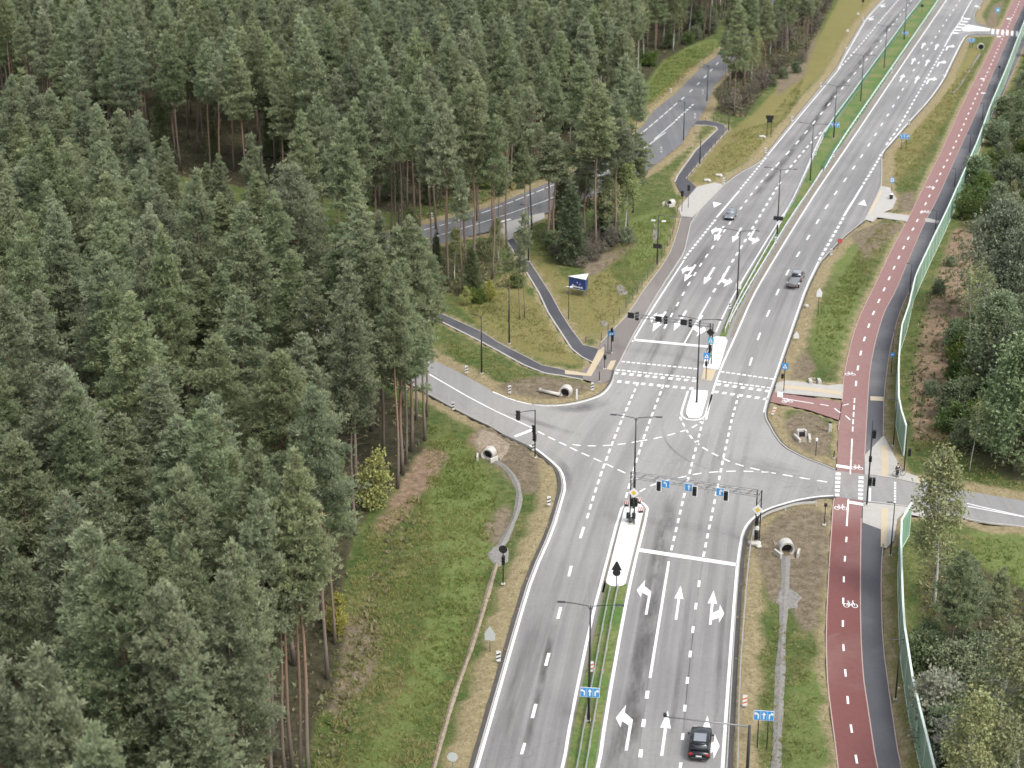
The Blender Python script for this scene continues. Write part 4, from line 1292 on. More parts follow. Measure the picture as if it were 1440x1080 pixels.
def pine_meshes(name, seed, h=28.0, base=0.48, R=3.6, dens=1.0, leaf=0.55, twiggy=True, shape='round', mat='pine_needles', bark='pine_bark', r0=None, flat=0.45, kk=9):
    rng = np.random.default_rng(seed)
    f, tl = trunk_line(h, rng)
    r0 = r0 or 0.0060 * h + 0.02
    mb = MB()
    mb.tube(tl, [r0 * (1.25 if i == 0 else 1.0) * (1 - 0.88 * i / 9) for i in range(10)], 7)
    hb = h * base
    tuC, tuA, tuT = [], [], []
    z = hb
    whorl = 0
    while z < h - 0.35:
        t = (z - hb) / (h - hb)
        if shape == 'round':
            prof = (1 - t ** 1.7) ** 0.72 * (0.66 + 0.34 * min(1, t / 0.22)) * (1 - 0.30 * t)
        elif shape == 'spire':
            prof = (1 - t) ** 0.78 * (0.8 + 0.2 * min(1, t / 0.1))
        else:
            prof = (1 - t) ** 0.70 * (0.72 + 0.28 * min(1, t / 0.12)) * 1.12
        nb = int(rng.integers(4, 7)) if t < 0.9 else 3
        a0 = rng.uniform(0, 6.28)
        for b in range(nb):
            if rng.random() < 0.10:
                continue
            az = a0 + b * 6.283 / nb + rng.uniform(-0.35, 0.35)
            L = R * prof * rng.uniform(0.62, 1.18)
            if L < 0.35: L = 0.35
            el = ((0.05 if flat > 0.4 else -0.02) + (0.75 if flat > 0.4 else 0.6) * t + rng.uniform(-0.12, 0.18)) if shape != 'spire' else (-0.22 + 0.5 * t + rng.uniform(-0.1, 0.1))
            d = np.array([math.cos(az) * math.cos(el), math.sin(az) * math.cos(el), math.sin(el)])
            p0 = f(z + rng.uniform(-0.25, 0.25))
            p1 = p0 + d * L * 0.55
            p2 = p1 + unit((d + np.array([0, 0, 0.28 if shape != 'spire' else -0.12]))[None])[0] * L * 0.45
            if twiggy:
                mb.tube([p0, p1, p2], [max(0.015, 0.035 * (1 - t) + 0.012 * L), 0.022, 0.008], 4)
            n = max(3, int(L * 5.4 * dens))
            bt = rng.random()
            for i in range(n):
                s = rng.uniform(0.28, 1.0) ** 0.8
                pos = p0 + (p1 - p0) * min(1, s / 0.55) + (p2 - p1) * max(0, (s - 0.55) / 0.45)
                side = rng.normal(size=3) * (0.16 + 0.10 * L * (1 - s) + 0.075 * L)
                side[2] *= flat
                pos = pos + side
                ax = d * 0.5 + np.array([0, 0, 1.0 if shape != 'spire' else 0.1]) + side * 0.3
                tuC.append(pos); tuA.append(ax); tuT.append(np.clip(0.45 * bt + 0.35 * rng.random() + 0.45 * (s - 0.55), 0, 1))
        z += rng.uniform(0.50, 0.95) * (1.0 if shape != 'spire' else 0.7)
        whorl += 1
    # leader tuft
    for i in range(6):
        tuC.append(f(h) - np.array([0, 0, rng.uniform(0, 0.7)]) + rng.normal(size=3) * 0.12); tuA.append(np.array([0, 0, 1.0])); tuT.append(0.8)
    # dead stubs below the crown
    if base > 0.3 and twiggy:
        for i in range(int(rng.integers(5, 12))):
            zz = rng.uniform(hb * 0.55, hb); az = rng.uniform(0, 6.28); L = rng.uniform(0.4, 1.5)
            p0 = f(zz)
            mb.tube([p0, p0 + np.array([math.cos(az) * L, math.sin(az) * L, rng.uniform(-0.2, 0.25)])], [0.03, 0.008], 3)
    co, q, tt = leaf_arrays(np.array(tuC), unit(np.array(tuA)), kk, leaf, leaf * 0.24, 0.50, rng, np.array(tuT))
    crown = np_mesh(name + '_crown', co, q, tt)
    crown.materials.append(MATS[mat])
    trunk = mb.mesh(name + '_trunk', smooth=True)
    trunk.materials.append(MATS[bark])
    return trunk, crown

def broad_meshes(name, seed, h=16.0, base=0.3, R=4.0, clumps=70, per=34, leaf=0.34, mat='birch_leaves', bark='birch_bark', droop=0.0, stems=1, lean=0.0, r0=None, tall=1.0):
    rng = np.random.default_rng(seed)
    mb = MB()
    C, A, T = [], [], []
    for s in range(stems):
        f, tl = trunk_line(h * (1 if s == 0 else rng.uniform(0.8, 0.98)), rng, 0.6 + lean)
        ox = np.zeros(3) if s == 0 else np.array([rng.uniform(-.7, .7), rng.uniform(-.7, .7), 0])
        hh = tl[-1][2]
        rr = r0 or 0.0085 * h
        mb.tube([p + ox for p in tl], [rr * (1.2 if i == 0 else 1) * (1 - 0.9 * i / 9) for i in range(10)], 7)
        for i in range(clumps // stems):
            t = rng.random() ** 0.85
            z = hh * (base + (1.0 - base) * t)
            prof = math.sin(math.pi * min(1, (0.10 + 0.86 * t) ** 0.8)) ** 0.75
            rad = R * prof * math.sqrt(rng.uniform(0.05, 1.0))
            az = rng.uniform(0, 6.28)
            c = f(z) + ox + np.array([math.cos(az) * rad, math.sin(az) * rad, rng.normal() * 0.4 * tall])
            p0 = f(max(hh * base * 0.8, min(hh * 0.97, z - rad * 0.55))) + ox
            mid = (p0 + c) / 2 + np.array([0, 0, 0.12 * rad])
            mb.tube([p0, mid, c], [0.02 + 0.008 * rad, 0.018, 0.007], 4)
            n = int(per * rng.uniform(0.6, 1.4))
            sz = rng.uniform(0.55, 1.0) * (0.35 + 0.22 * R)
            off = rng.normal(size=(n, 3)) * np.array([0.55, 0.55, 0.42 + droop * 0.5]) * sz
            off[:, 2] -= droop * sz * 0.7
            bt = rng.random()
            C.append(c + off)
            A.append(off / sz + np.array([0, 0, 0.45 - 1.3 * droop]) + 0.3 * rng.normal(size=(n, 3)))
            T.append(np.clip(0.55 * bt + 0.45 * rng.random(n) + 0.15 * off[:, 2] / sz, 0, 1))
    co, q, tt = leaf_arrays(np.concatenate(C), unit(np.concatenate(A)), 3, leaf, leaf * 0.55, 0.7, rng, np.concatenate(T))
    crown = np_mesh(name + '_crown', co, q, tt)
    crown.materials.append(MATS[mat])
    trunk = mb.mesh(name + '_trunk', smooth=True)
    trunk.materials.append(MATS[bark])
    return trunk, crown

def plant(kind, parts, loc, s=1.0, rz=None, label=None, cat='tree', group=None, sz=None, tilt=0.0):
    z = ground_z(loc[0], loc[1]) - 0.06
    e = empty(kind, (loc[0], loc[1], z), label, cat, group, random.uniform(0, 6.28) if rz is None else rz)
    e.scale = (s, s, sz or s)
    if tilt:
        e.rotation_euler[0] = tilt
    link('trunk', parts[0], None, e)
    link('crown', parts[1], None, e)
    return e

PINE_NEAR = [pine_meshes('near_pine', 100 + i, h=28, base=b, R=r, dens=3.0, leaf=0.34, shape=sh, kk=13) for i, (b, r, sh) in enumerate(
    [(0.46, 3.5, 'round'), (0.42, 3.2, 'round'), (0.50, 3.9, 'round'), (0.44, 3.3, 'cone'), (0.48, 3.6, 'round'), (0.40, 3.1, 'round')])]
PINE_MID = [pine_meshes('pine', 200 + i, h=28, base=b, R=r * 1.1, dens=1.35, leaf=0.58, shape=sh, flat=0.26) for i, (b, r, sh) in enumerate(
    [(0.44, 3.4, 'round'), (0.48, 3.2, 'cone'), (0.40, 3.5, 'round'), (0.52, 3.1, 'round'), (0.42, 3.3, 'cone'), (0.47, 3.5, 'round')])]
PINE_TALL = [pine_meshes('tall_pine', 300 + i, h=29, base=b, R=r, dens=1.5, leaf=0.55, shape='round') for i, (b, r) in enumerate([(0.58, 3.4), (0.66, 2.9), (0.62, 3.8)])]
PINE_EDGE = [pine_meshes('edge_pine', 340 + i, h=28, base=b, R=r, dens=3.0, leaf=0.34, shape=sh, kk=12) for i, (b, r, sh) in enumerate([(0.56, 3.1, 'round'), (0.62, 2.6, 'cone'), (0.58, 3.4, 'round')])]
PINE_THIN = [pine_meshes('thin_pine', 320 + i, h=20, base=b, R=r, dens=1.4, leaf=0.5, shape='cone', r0=0.11) for i, (b, r) in enumerate([(0.60, 1.7), (0.68, 1.5)])]
SPRUCE = [pine_meshes('spruce', 400 + i, h=15, base=0.06, R=r, dens=2.6, leaf=0.42, shape='spire', mat='spruce_needles', bark='brown_bark') for i, r in enumerate([2.5, 2.1])]
DEAD_SPRUCE = pine_meshes('dead_spruce', 420, h=15, base=0.25, R=1.7, dens=1.5, leaf=0.4, shape='spire', mat='dry_leaves', bark='brown_bark')
SMALL_PINE = [pine_meshes('small_pine', 430 + i, h=14, base=0.42, R=3.0, dens=2.4, leaf=0.40, shape='round', r0=0.13, kk=11) for i in range(2)]
BIRCH = [broad_meshes('birch', 500 + i, h=17, base=0.34, R=r, clumps=95, per=34, leaf=0.30, droop=0.55, lean=0.4) for i, r in enumerate([2.5, 2.1, 2.9])]
BARE_BIRCH = [broad_meshes('bare_birch', 520 + i, h=18, base=0.5, R=2.0, clumps=46, per=14, leaf=0.28, droop=0.4, lean=0.6, r0=0.12) for i in range(3)]
WILLOW = [broad_meshes('willow', 540 + i, h=15, base=0.16, R=5.0, clumps=190, per=42, leaf=0.34, mat='willow_leaves', bark='brown_bark') for i in range(2)]
DARK_BROAD = [broad_meshes('alder', 550 + i, h=15, base=0.14, R=4.6, clumps=190, per=40, leaf=0.36, mat='dark_leaves', bark='brown_bark') for i in range(2)]
BUSH_DARK = [broad_meshes('dark_bush', 560 + i, h=5.2, base=0.08, R=2.6, clumps=64, per=30, leaf=0.36, mat='dark_leaves', bark='brown_bark', stems=3) for i in range(3)]
BUSH_GREEN = [broad_meshes('green_bush', 570 + i, h=4.2, base=0.06, R=2.0, clumps=52, per=28, leaf=0.32, mat='green_leaves', bark='brown_bark', stems=3) for i in range(2)]
BUSH_YELLOW = [broad_meshes('yellow_bush', 580 + i, h=6.5, base=0.12, R=1.8, clumps=52, per=24, leaf=0.30, mat='yellow_leaves', bark='brown_bark', stems=2) for i in range(2)]
BUSH_BARE = [broad_meshes('bare_bush', 590 + i, h=4.5, base=0.06, R=2.2, clumps=60, per=14, leaf=0.30, mat='grey_twigs', bark='brown_bark', stems=4) for i in range(2)]
PLUME = broad_meshes('plume_bush', 600, h=4.0, base=0.1, R=2.0, clumps=60, per=18, leaf=0.28, mat='pale_plumes', bark='brown_bark', stems=4)

def scatter(poly_px, dmin, n_try, rng, keep=None, ground_pts=None):
    P = [(p.x, p.y) for p in (ground_pts or GP(poly_px))]
    xs, ys = [p[0] for p in P], [p[1] for p in P]
    cell = dmin / 1.4143
    grid, out = {}, []
    X = rng.uniform(min(xs), max(xs), n_try); Y = rng.uniform(min(ys), max(ys), n_try)
    ok = inpoly(X, Y, P)
    for x, y in zip(X[ok], Y[ok]):
        i, j = int(x // cell), int(y // cell)
        if any((x - q[0]) ** 2 + (y - q[1]) ** 2 < dmin * dmin for a in range(-2, 3) for b in range(-2, 3) for q in grid.get((i + a, j + b), ())):
            continue
        if maskval(dp, x, y) < 3:
            continue
        if keep and not keep(x, y):
            continue
        grid.setdefault((i, j), []).append((x, y)); out.append((x, y))
    return out

def shown(x, y, h):
    """True where a tree top or foot at x,y falls inside or close to the picture"""
    for z in (0, h * 0.6, h):
        u, v = PX((x, y, z))
        if -70 < u < 1510 and -20 < v < 1130:
            return True
    return False

tr = np.random.default_rng(5)
front = scatter(FRONT, 5.3, 60000, tr, lambda x, y: shown(x, y, 28))
far = scatter(FARP, 5.6, 90000, tr, lambda x, y: shown(x, y, 28))
# single trees that stand clear along the forest edges, by their foot in the photo
HERO = [  # px, py, mesh list, variant, top row, kind, label
    (836, 353, 'PINE_TALL', 0, 118, 'pine_tree', 'tallest straight pine standing in the wedge between the forest road and the main road'),
    (864, 344, 'PINE_TALL', 1, 172, 'pine_tree', 'slim pine just behind the tallest pine in the road wedge'),
    (770, 353, 'PINE_TALL', 2, 190, 'pine_tree', 'pine beside the dark spruce at the forest road verge'),
    (778, 351, 'PINE_TALL', 1, 205, 'pine_tree', 'slender pine touching the dark spruce in the road wedge'),
    (822, 340, 'PINE_MID', 2, 150, 'pine_tree', 'dense pine behind the tallest pine, hiding the forest road'),
    (880, 325, 'PINE_MID', 0, 175, 'pine_tree', 'pine at the eastern tip of the wedge, over the forest road'),
    (629, 402, 'PINE_TALL', 0, 150, 'pine_tree', 'orange barked pine rising in front of the forest road'),
    (649, 410, 'PINE_THIN', 0, 240, 'pine_tree', 'pale thin pine next to the low spruce by the forest road'),
    (694, 396, 'PINE_TALL', 2, 165, 'pine_tree', 'stout pine west of the dark footpath start'),
    (712, 352, 'PINE_TALL', 1, 130, 'pine_tree', 'pine at the head of the dark footpath'),
    (739, 381, 'PINE_TALL', 1, 200, 'pine_tree', 'leaning pine beside the dark footpath'),
    (591, 346, 'PINE_TALL', 0, 105, 'pine_tree', 'tall orange trunked pine on the verge of the forest road'),
    (557, 332, 'PINE_TALL', 1, 110, 'pine_tree', 'first of the close pair of pines beyond the forest road bend'),
    (551, 330, 'PINE_MID', 3, 125, 'pine_tree', 'second of the close pair of pines beyond the forest road bend'),
    (612, 322, 'PINE_TALL', 2, 90, 'pine_tree', 'pine leaning over the far lane of the forest road'),
    (670, 310, 'PINE_TALL', 1, 100, 'pine_tree', 'dark pine between the forest road and its far verge'),
    (652, 300, 'PINE_MID', 1, 110, 'pine_tree', 'pine on the far verge beside a striped marker post'),
    (716, 455, 'PINE_THIN', 1, 350, 'pine_tree', 'small slender pine standing on the grass west of the footpath'),
    (730, 452, 'PINE_THIN', 0, 340, 'pine_tree', 'twin slender pine close to the footpath edge'),
    (737, 449, 'PINE_THIN', 1, 300, 'pine_tree', 'tallest slender pine of the footpath group'),
    (805, 373, 'SPRUCE', 0, 255, 'spruce_tree', 'dark dense spruce at the foot of the tallest pine'),
    (792, 345, 'SPRUCE', 1, 235, 'spruce_tree', 'narrow spruce behind the dark dense spruce'),
    (847, 338, 'SPRUCE', 1, 250, 'spruce_tree', 'spruce half hidden by the tallest pine trunk'),
    (665, 417, 'SPRUCE', 0, 340, 'spruce_tree', 'low broad spruce among the thin pines by the grass clearing'),
    (613, 372, 'SPRUCE', 1, 322, 'spruce_tree', 'smallest dark spruce at the forest road edge'),
    (460, 955, 'PINE_EDGE', 2, 545, 'pine_tree', 'pine with a bare dark trunk at the meadow edge'),
    (436, 1105, 'PINE_EDGE', 1, 640, 'pine_tree', 'bare stemmed pine nearest the meadow at the bottom of the slope'),
    (426, 1100, 'PINE_EDGE', 0, 690, 'pine_tree', 'second bare stemmed pine in the row by the meadow'),
    (412, 1090, 'PINE_EDGE', 2, 670, 'pine_tree', 'third bare stemmed pine in the row by the meadow'),
    (402, 1095, 'PINE_EDGE', 1, 720, 'pine_tree', 'shorter bare stemmed pine in the row by the meadow'),
    (385, 1120, 'PINE_EDGE', 0, 690, 'pine_tree', 'forked looking pine at the inner end of the meadow row'),
    (470, 905, 'PINE_EDGE', 0, 590, 'pine_tree', 'dense pine overhanging the meadow above the yellow shrub'),
    (498, 755, 'PINE_NEAR', 4, 420, 'pine_tree', 'broad pine beside the small yellow tree'),
    (560, 690, 'PINE_EDGE', 0, 375, 'pine_tree', 'wide spreading pine at the mouth of the side road'),
    (597, 622, 'PINE_EDGE', 2, 330, 'pine_tree', 'corner pine hanging over the side road'),
    (572, 655, 'PINE_NEAR', 0, 365, 'pine_tree', 'dense low crowned pine near the rusty bare strip of the slope'),
    (540, 640, 'PINE_NEAR', 4, 350, 'pine_tree', 'dense pine close behind the wide spreading pine'),
    (562, 590, 'PINE_NEAR', 2, 320, 'pine_tree', 'dense pine hiding the side road behind the corner pine'),
    (538, 565, 'PINE_NEAR', 1, 300, 'pine_tree', 'second dense pine hiding the side road deeper in the wood'),
    (600, 588, 'PINE_EDGE', 2, 345, 'pine_tree', 'outermost pine overhanging the lower kerb of the side road'),
    (348, 1285, 'PINE_NEAR', 0, 800, 'pine_tree', 'full crowned pine below the bare stemmed row at the meadow'),
    (300, 1235, 'PINE_NEAR', 3, 755, 'pine_tree', 'pointed pine just inside the wood beside the bare stemmed row'),
    (352, 1195, 'PINE_NEAR', 4, 760, 'pine_tree', 'rounded pine behind the bare stemmed row at the meadow'),
    (262, 1330, 'PINE_NEAR', 2, 815, 'pine_tree', 'broad pine at the lowest corner of the dense forest near the meadow'),
    (585, 595, 'PINE_EDGE', 1, 318, 'pine_tree', 'slimmer pine behind the corner pine of the side road'),
]
HER_XY = [xy(G(h[0], h[1])) for h in HERO]
clear_of = lambda x, y, d=2.8: all((x - a) ** 2 + (y - b) ** 2 > d * d for a, b in HER_XY)
front = [p for p in front if clear_of(*p)]
far = [p for p in far if clear_of(*p)]
depth = lambda p: p[1] * CT + CH * ST
front.sort(key=depth); far.sort(key=depth)
kept = []
for p in front:
    dmin = 6.0 if depth(p) < 215 else 5.6 if depth(p) < 260 else 5.3
    if all((p[0] - q[0]) ** 2 + (p[1] - q[1]) ** 2 > dmin * dmin for q in kept[-120:]):
        kept.append(p)
front = kept
n_pine = 0
for px, py, lst, vi, top, kind, label in HERO:
    m = globals()[lst][vi]
    base = G(px, py)
    hgt = height_to(base, top)
    h0 = max(v.co.z for v in m[0].vertices)
    w = (1.30 if 765 < px < 890 else min(1.35, max(0.75, hgt / h0))) if kind == 'pine_tree' else hgt / h0 * 1.1
    plant(kind, m, base, w, None, label, 'pine' if kind == 'pine_tree' else 'spruce', 'pines along the roads' if kind == 'pine_tree' else None, sz=hgt / h0)
    n_pine += kind == 'pine_tree'
for p in scatter([(565, 374), (620, 354), (700, 339), (708, 392), (655, 425), (600, 412)], 5.2, 800, tr):
    if clear_of(p[0], p[1], 3.0):
        plant('pine_tree', (PINE_TALL + PINE_THIN)[random.randrange(5)], p, random.uniform(0.95, 1.15), None, 'pine in the loose stand between the forest road and the dark footpath', 'pine', 'pines in the stand by the dark footpath')
        n_pine += 1
GRP = 'pines packed in the forest west of the side road'
N_FRONT = 0
rest = []
for p in front:
    if n_pine < 296:
        s = random.uniform(0.74, 1.14)
        plant('pine_tree', (PINE_NEAR if depth(p) < 300 else PINE_MID)[random.randrange(6)], p, random.uniform(1.02, 1.28) * (1.10 if depth(p) < 230 else 1.0), None,
              'green grey pine packed among others in the dense forest south of the side road', 'pine', GRP, sz=s, tilt=random.uniform(-0.035, 0.035))
        n_pine += 1; N_FRONT += 1
    else:
        rest.append(p)
print('front', len(front), 'as things', N_FRONT, 'far', len(far), 'pines', n_pine)
# the remaining far forest reads as one mass
def forest_mass(name, pts, variants, smin, smax, seed):
    r = np.random.default_rng(seed)
    coll = bpy.data.collections.new(name + '_kinds')
    for i, (t, c) in enumerate(variants):
        a = np.empty(len(t.vertices) * 3, np.float32); t.vertices.foreach_get('co', a)
        bm = bmesh.new(); bm.from_mesh(t)
        nt_ = len(bm.faces)
        bm.from_mesh(c)
        bm.faces.ensure_lookup_table()
        for k, f in enumerate(bm.faces):
            f.material_index = 0 if k < nt_ else 1
        me = bpy.data.meshes.new(name + '_tree'); bm.to_mesh(me); bm.free()
        tt = np.zeros(len(me.vertices), np.float32)
        cc = np.empty(len(c.vertices), np.float32); c.attributes['tint'].data.foreach_get('value', cc)
        tt[len(t.vertices):] = cc
        if 'tint' in me.attributes: me.attributes.remove(me.attributes['tint'])
        me.attributes.new('tint', 'FLOAT', 'POINT').data.foreach_set('value', tt)
        me.materials.append(t.materials[0]); me.materials.append(c.materials[0])
        coll.objects.link(bpy.data.objects.new(name + '_kind', me))
    me = bpy.data.meshes.new(name)
    me.from_pydata([(x, y, ground_z(x, y) - 0.06) for x, y in pts], [], [])
    n = len(pts)
    a = me.attributes.new('turn', 'FLOAT_VECTOR', 'POINT'); v = np.zeros((n, 3), np.float32); v[:, 2] = r.uniform(0, 6.28, n); v[:, :2] = r.normal(size=(n, 2)) * 0.02
    a.data.foreach_set('vector', v.reshape(-1))
    a = me.attributes.new('size', 'FLOAT', 'POINT'); a.data.foreach_set('value', r.uniform(smin, smax, n).astype(np.float32))
    o = link(name, me, None)
    ng = bpy.data.node_groups.new(name + '_nodes', 'GeometryNodeTree')
    ng.interface.new_socket('Geometry', in_out='INPUT', socket_type='NodeSocketGeometry')
    ng.interface.new_socket('Geometry', in_out='OUTPUT', socket_type='NodeSocketGeometry')
    nd = ng.nodes
    gi, go = nd.new('NodeGroupInput'), nd.new('NodeGroupOutput')
    ip = nd.new('GeometryNodeInstanceOnPoints'); ci = nd.new('GeometryNodeCollectionInfo')
    mp = nd.new('GeometryNodeMeshToPoints')
    ci.inputs['Collection'].default_value = coll
    ci.inputs['Separate Children'].default_value = True
    ci.inputs['Reset Children'].default_value = True
    ip.inputs['Pick Instance'].default_value = True
    ra = nd.new('GeometryNodeInputNamedAttribute'); ra.data_type = 'FLOAT_VECTOR'; ra.inputs['Name'].default_value = 'turn'
    sa = nd.new('GeometryNodeInputNamedAttribute'); sa.data_type = 'FLOAT'; sa.inputs['Name'].default_value = 'size'
    L = ng.links.new
    L(gi.outputs[0], mp.inputs['Mesh']); L(mp.outputs[0], ip.inputs['Points']); L(ci.outputs[0], ip.inputs['Instance'])
    L(ra.outputs['Attribute'], ip.inputs['Rotation']); L(sa.outputs['Attribute'], ip.inputs['Scale'])
    L(ip.outputs[0], go.inputs[0])
    o.modifiers.new('scatter', 'NODES').node_group = ng
    return o
far_edge_birch = [p for p in far if PX((p[0], p[1], 0))[0] > 820 and random.random() < 0.26]
fb = set(far_edge_birch)
far_spruce = [p for p in far if p not in fb and random.random() < 0.05]
fs = set(far_spruce)
far_pine = [p for p in far if p not in fb and p not in fs]
o = forest_mass('pine_forest', rest + far_pine, PINE_MID + [PINE_TALL[0], PINE_TALL[1]], 0.82, 1.12, 3)
tag(o, 'far pine wood beyond the forest road reading as one dark mass', 'forest', kind='stuff')
for p in far_edge_birch[:120]:
    plant('birch_tree', (BARE_BIRCH + BIRCH[:1])[random.randrange(4)], p, random.uniform(0.9, 1.35), None,
          'pale stemmed birch among the pines behind the forest road verge', 'birch', 'birches behind the forest road')
for p in far_spruce[:60]:
    plant('spruce_tree', SPRUCE[random.randrange(2)], p, random.uniform(0.7, 1.3), None,
          'dark spruce growing among the pines of the far wood', 'spruce', 'spruces in the far wood')
for px, py, hh, lb in ((880, 336, 13, 'leafy birch in front of the slim pine of the road wedge'), (852, 340, 11, 'green birch between the tallest pine and the spruces'), (815, 330, 12, 'birch half hidden behind the dark dense spruce'),
                       (640, 395, 9, 'young birch beside the orange barked pine'), (700, 372, 8, 'young birch at the bend of the dark footpath'), (575, 368, 9, 'young birch at the inner curve of the forest road')):
    m = BIRCH[int(px) % 3]
    plant('birch_tree', m, G(px, py), hh / 17 * 1.25, None, lb, 'birch', sz=hh / 17)
edge = [p for p in scatter(FARP, 3.4, 60000, tr, lambda x, y: shown(x, y, 3)) if not inpoly(np.array([p[0] + 5.0]), np.array([p[1] - 11.0]), [(q.x, q.y) for q in GP(FARP)])[0]]
for i, p in enumerate(edge[:60]):
    plant('bush', (BUSH_DARK + BUSH_GREEN[:1])[i % 4], p, random.uniform(0.5, 1.0), None, 'leafy bush in the shade at the edge of the far pine wood', 'bush', 'understorey bushes along the far wood')
for i, p in enumerate(scatter([(690, 340), (720, 322), (790, 297), (880, 262), (902, 285), (880, 330), (800, 340), (775, 365), (735, 345)], 6.2, 2500, tr)):
    if clear_of(p[0], p[1], 2.4):
        plant('pine_tree', (PINE_TALL + PINE_THIN[:1])[i % 4], p, random.uniform(0.85, 1.08), None, 'bare stemmed pine on the near verge of the forest road in the road wedge', 'pine', 'pines on the near verge of the forest road')
for i, p in enumerate(scatter([(565, 318), (690, 280), (800, 236), (868, 196), (850, 186), (800, 208), (690, 258), (565, 300)], 6.5, 2500, tr)):
    if clear_of(p[0], p[1], 2.4):
        plant('pine_tree', (PINE_TALL + PINE_MID[:2])[i % 5], p, random.uniform(0.8, 1.05), None, 'bare stemmed pine on the far verge of the forest road', 'pine', 'pines on the far verge of the forest road')
for px, py, lb in ((505, 350, 'pine in the gap beyond the forest road bend, beside a thin birch'), (478, 362, 'pine at the back of the gap beyond the forest road bend'), (530, 338, 'pine at the verge in the gap beyond the forest road bend'), (455, 345, 'innermost pine of the gap beyond the forest road bend'), (430, 372, 'pine closing the gap behind the dense forest'), (492, 388, 'pine in front of the gap at the forest road end')):
    plant('pine_tree', PINE_MID[px % 6], G(px, py), 0.95, None, lb, 'pine')
plant('spruce_tree', DEAD_SPRUCE, G(704, 255), 1.0, None, 'rust brown dead spruce among the green pines', 'spruce')
# the narrow wood between the forest road and the highway
for i, p in enumerate(scatter(STRIP, 5.0, 9000, tr)):
    u = random.random()
    if u < 0.50: plant('pine_tree', PINE_THIN[i % 2] if u < 0.3 else PINE_MID[i % 6], p, random.uniform(0.7, 1.0), None, 'pine in the narrow wood between the forest road and the highway', 'pine', 'pines of the narrow wood')
    elif u < 0.66: plant('birch_tree', (BARE_BIRCH + BIRCH)[i % 6], p, random.uniform(0.7, 1.05), None, 'thin birch in the narrow wood between the forest road and the highway', 'birch', 'birches of the narrow wood')
    else: plant('bush', BUSH_BARE[i % 2], p, random.uniform(0.7, 1.3), None, 'leafless grey bush in the narrow wood beside the highway', 'bush', 'bare bushes of the narrow wood')
for px, py in ((1100, 112), (1085, 122), (1120, 103)):
    plant('bush', BUSH_DARK[0], G(px, py), 0.55, None, 'low dark bush on the highway slope below the narrow wood', 'bush', 'low bushes on the highway slope')
# trees east of the noise barrier
EASTL = [
    ('willow_tree', 'WILLOW', 0, (1400, 452), 290, 'big silvery willow towering beside the cleared strip', 'willow'),
    ('willow_tree', 'WILLOW', 1, (1440, 470), 320, 'silvery willow cut by the frame edge behind the big willow', 'willow'),
    ('birch_tree', 'BIRCH', 1, (1418, 325), 256, 'small pale cone shaped birch above the big willow', 'birch'),
    ('alder_tree', 'DARK_BROAD', 0, (1425, 665), 470, 'big dark alder above the cross road', 'alder'),
    ('alder_tree', 'DARK_BROAD', 1, (1400, 560), 415, 'dark alder between the willows and the birch stems', 'alder'),
    ('alder_tree', 'DARK_BROAD', 1, (1450, 600), 440, 'dark alder at the frame edge behind the big alder', 'alder'),
    ('birch_tree', 'BARE_BIRCH', 0, (1362, 512), 375, 'first white birch stem beside the yellow green bushes', 'birch'),
    ('birch_tree', 'BARE_BIRCH', 1, (1367, 505), 370, 'leaning white birch stem in the birch trio', 'birch'),
    ('birch_tree', 'BARE_BIRCH', 2, (1372, 515), 380, 'forked white birch stem in the birch trio', 'birch'),
    ('birch_tree', 'BARE_BIRCH', 1, (1364, 664), 560, 'short leaning birch stem on the green bank above the cross road', 'birch'),
    ('birch_tree', 'BIRCH', 0, (1312, 857), 640, 'slender drooping birch standing over the cross road', 'birch'),
    ('pine_tree', 'SMALL_PINE', 0, (1335, 945), 772, 'small broad pine behind the noise barrier with bare lower stem', 'pine'),
    ('pine_tree', 'SMALL_PINE', 1, (1352, 935), 785, 'second small pine touching the broad one behind the barrier', 'pine'),
    ('pine_tree', 'SMALL_PINE', 0, (1392, 915), 800, 'third small pine nearer the lush grass', 'pine'),
    ('birch_tree', 'BIRCH', 2, (1385, 1150), 880, 'large yellowing birch at the bottom behind the barrier', 'birch'),
    ('birch_tree', 'BIRCH', 1, (1425, 1130), 905, 'yellowing birch beside the large one at the frame edge', 'birch'),
    ('birch_tree', 'BIRCH', 0, (1350, 1180), 975, 'lowest birch close behind the noise barrier', 'birch'),
    ('spruce_tree', 'SPRUCE', 0, (1450, 910), 795, 'dark spruce at the frame edge below the lush grass', 'spruce'),
    ('bush', 'PLUME', None, (1322, 1030), 945, 'bush with pale feathery plumes behind the noise barrier', 'bush'),
    ('bush', 'PLUME', None, (1335, 1085), 1010, 'second pale plumed bush below the first', 'bush'),
    ('yellow_tree', 'BUSH_YELLOW', 0, (524, 718), 636, 'small bright yellow green tree at the forest edge', 'tree'),
    ('yellow_tree', 'BUSH_YELLOW', 1, (474, 894), 836, 'yellow shrub behind the bare dark pine trunk', 'shrub'),
]
for kind, lst, vi, foot, top, label, cat in EASTL:
    m = globals()[lst] if vi is None else globals()[lst][vi]
    b = G(*foot)
    hgt = height_to(b, top)
    h0 = max(v.co.z for v in m[0].vertices)
    plant(kind, m, b, hgt / h0 * (1.0 if lst != 'BARE_BIRCH' else 0.9), None, label, cat, sz=hgt / h0)
for i, p in enumerate(scatter([(1440, 120), (1410, 175), (1385, 225), (1362, 270), (1352, 300), (1372, 335), (1400, 380), (1520, 400), (1600, 100), (1530, -60), (1470, 40)], 4.7, 14000, tr, lambda x, y: shown(x, y, 6))):
    plant('bush', (BUSH_DARK + BUSH_GREEN)[i % 5], p, random.uniform(0.5, 1.15), None, 'dark green bush in the thicket beyond the noise barrier', 'bush', 'thicket of dark bushes beyond the barrier')
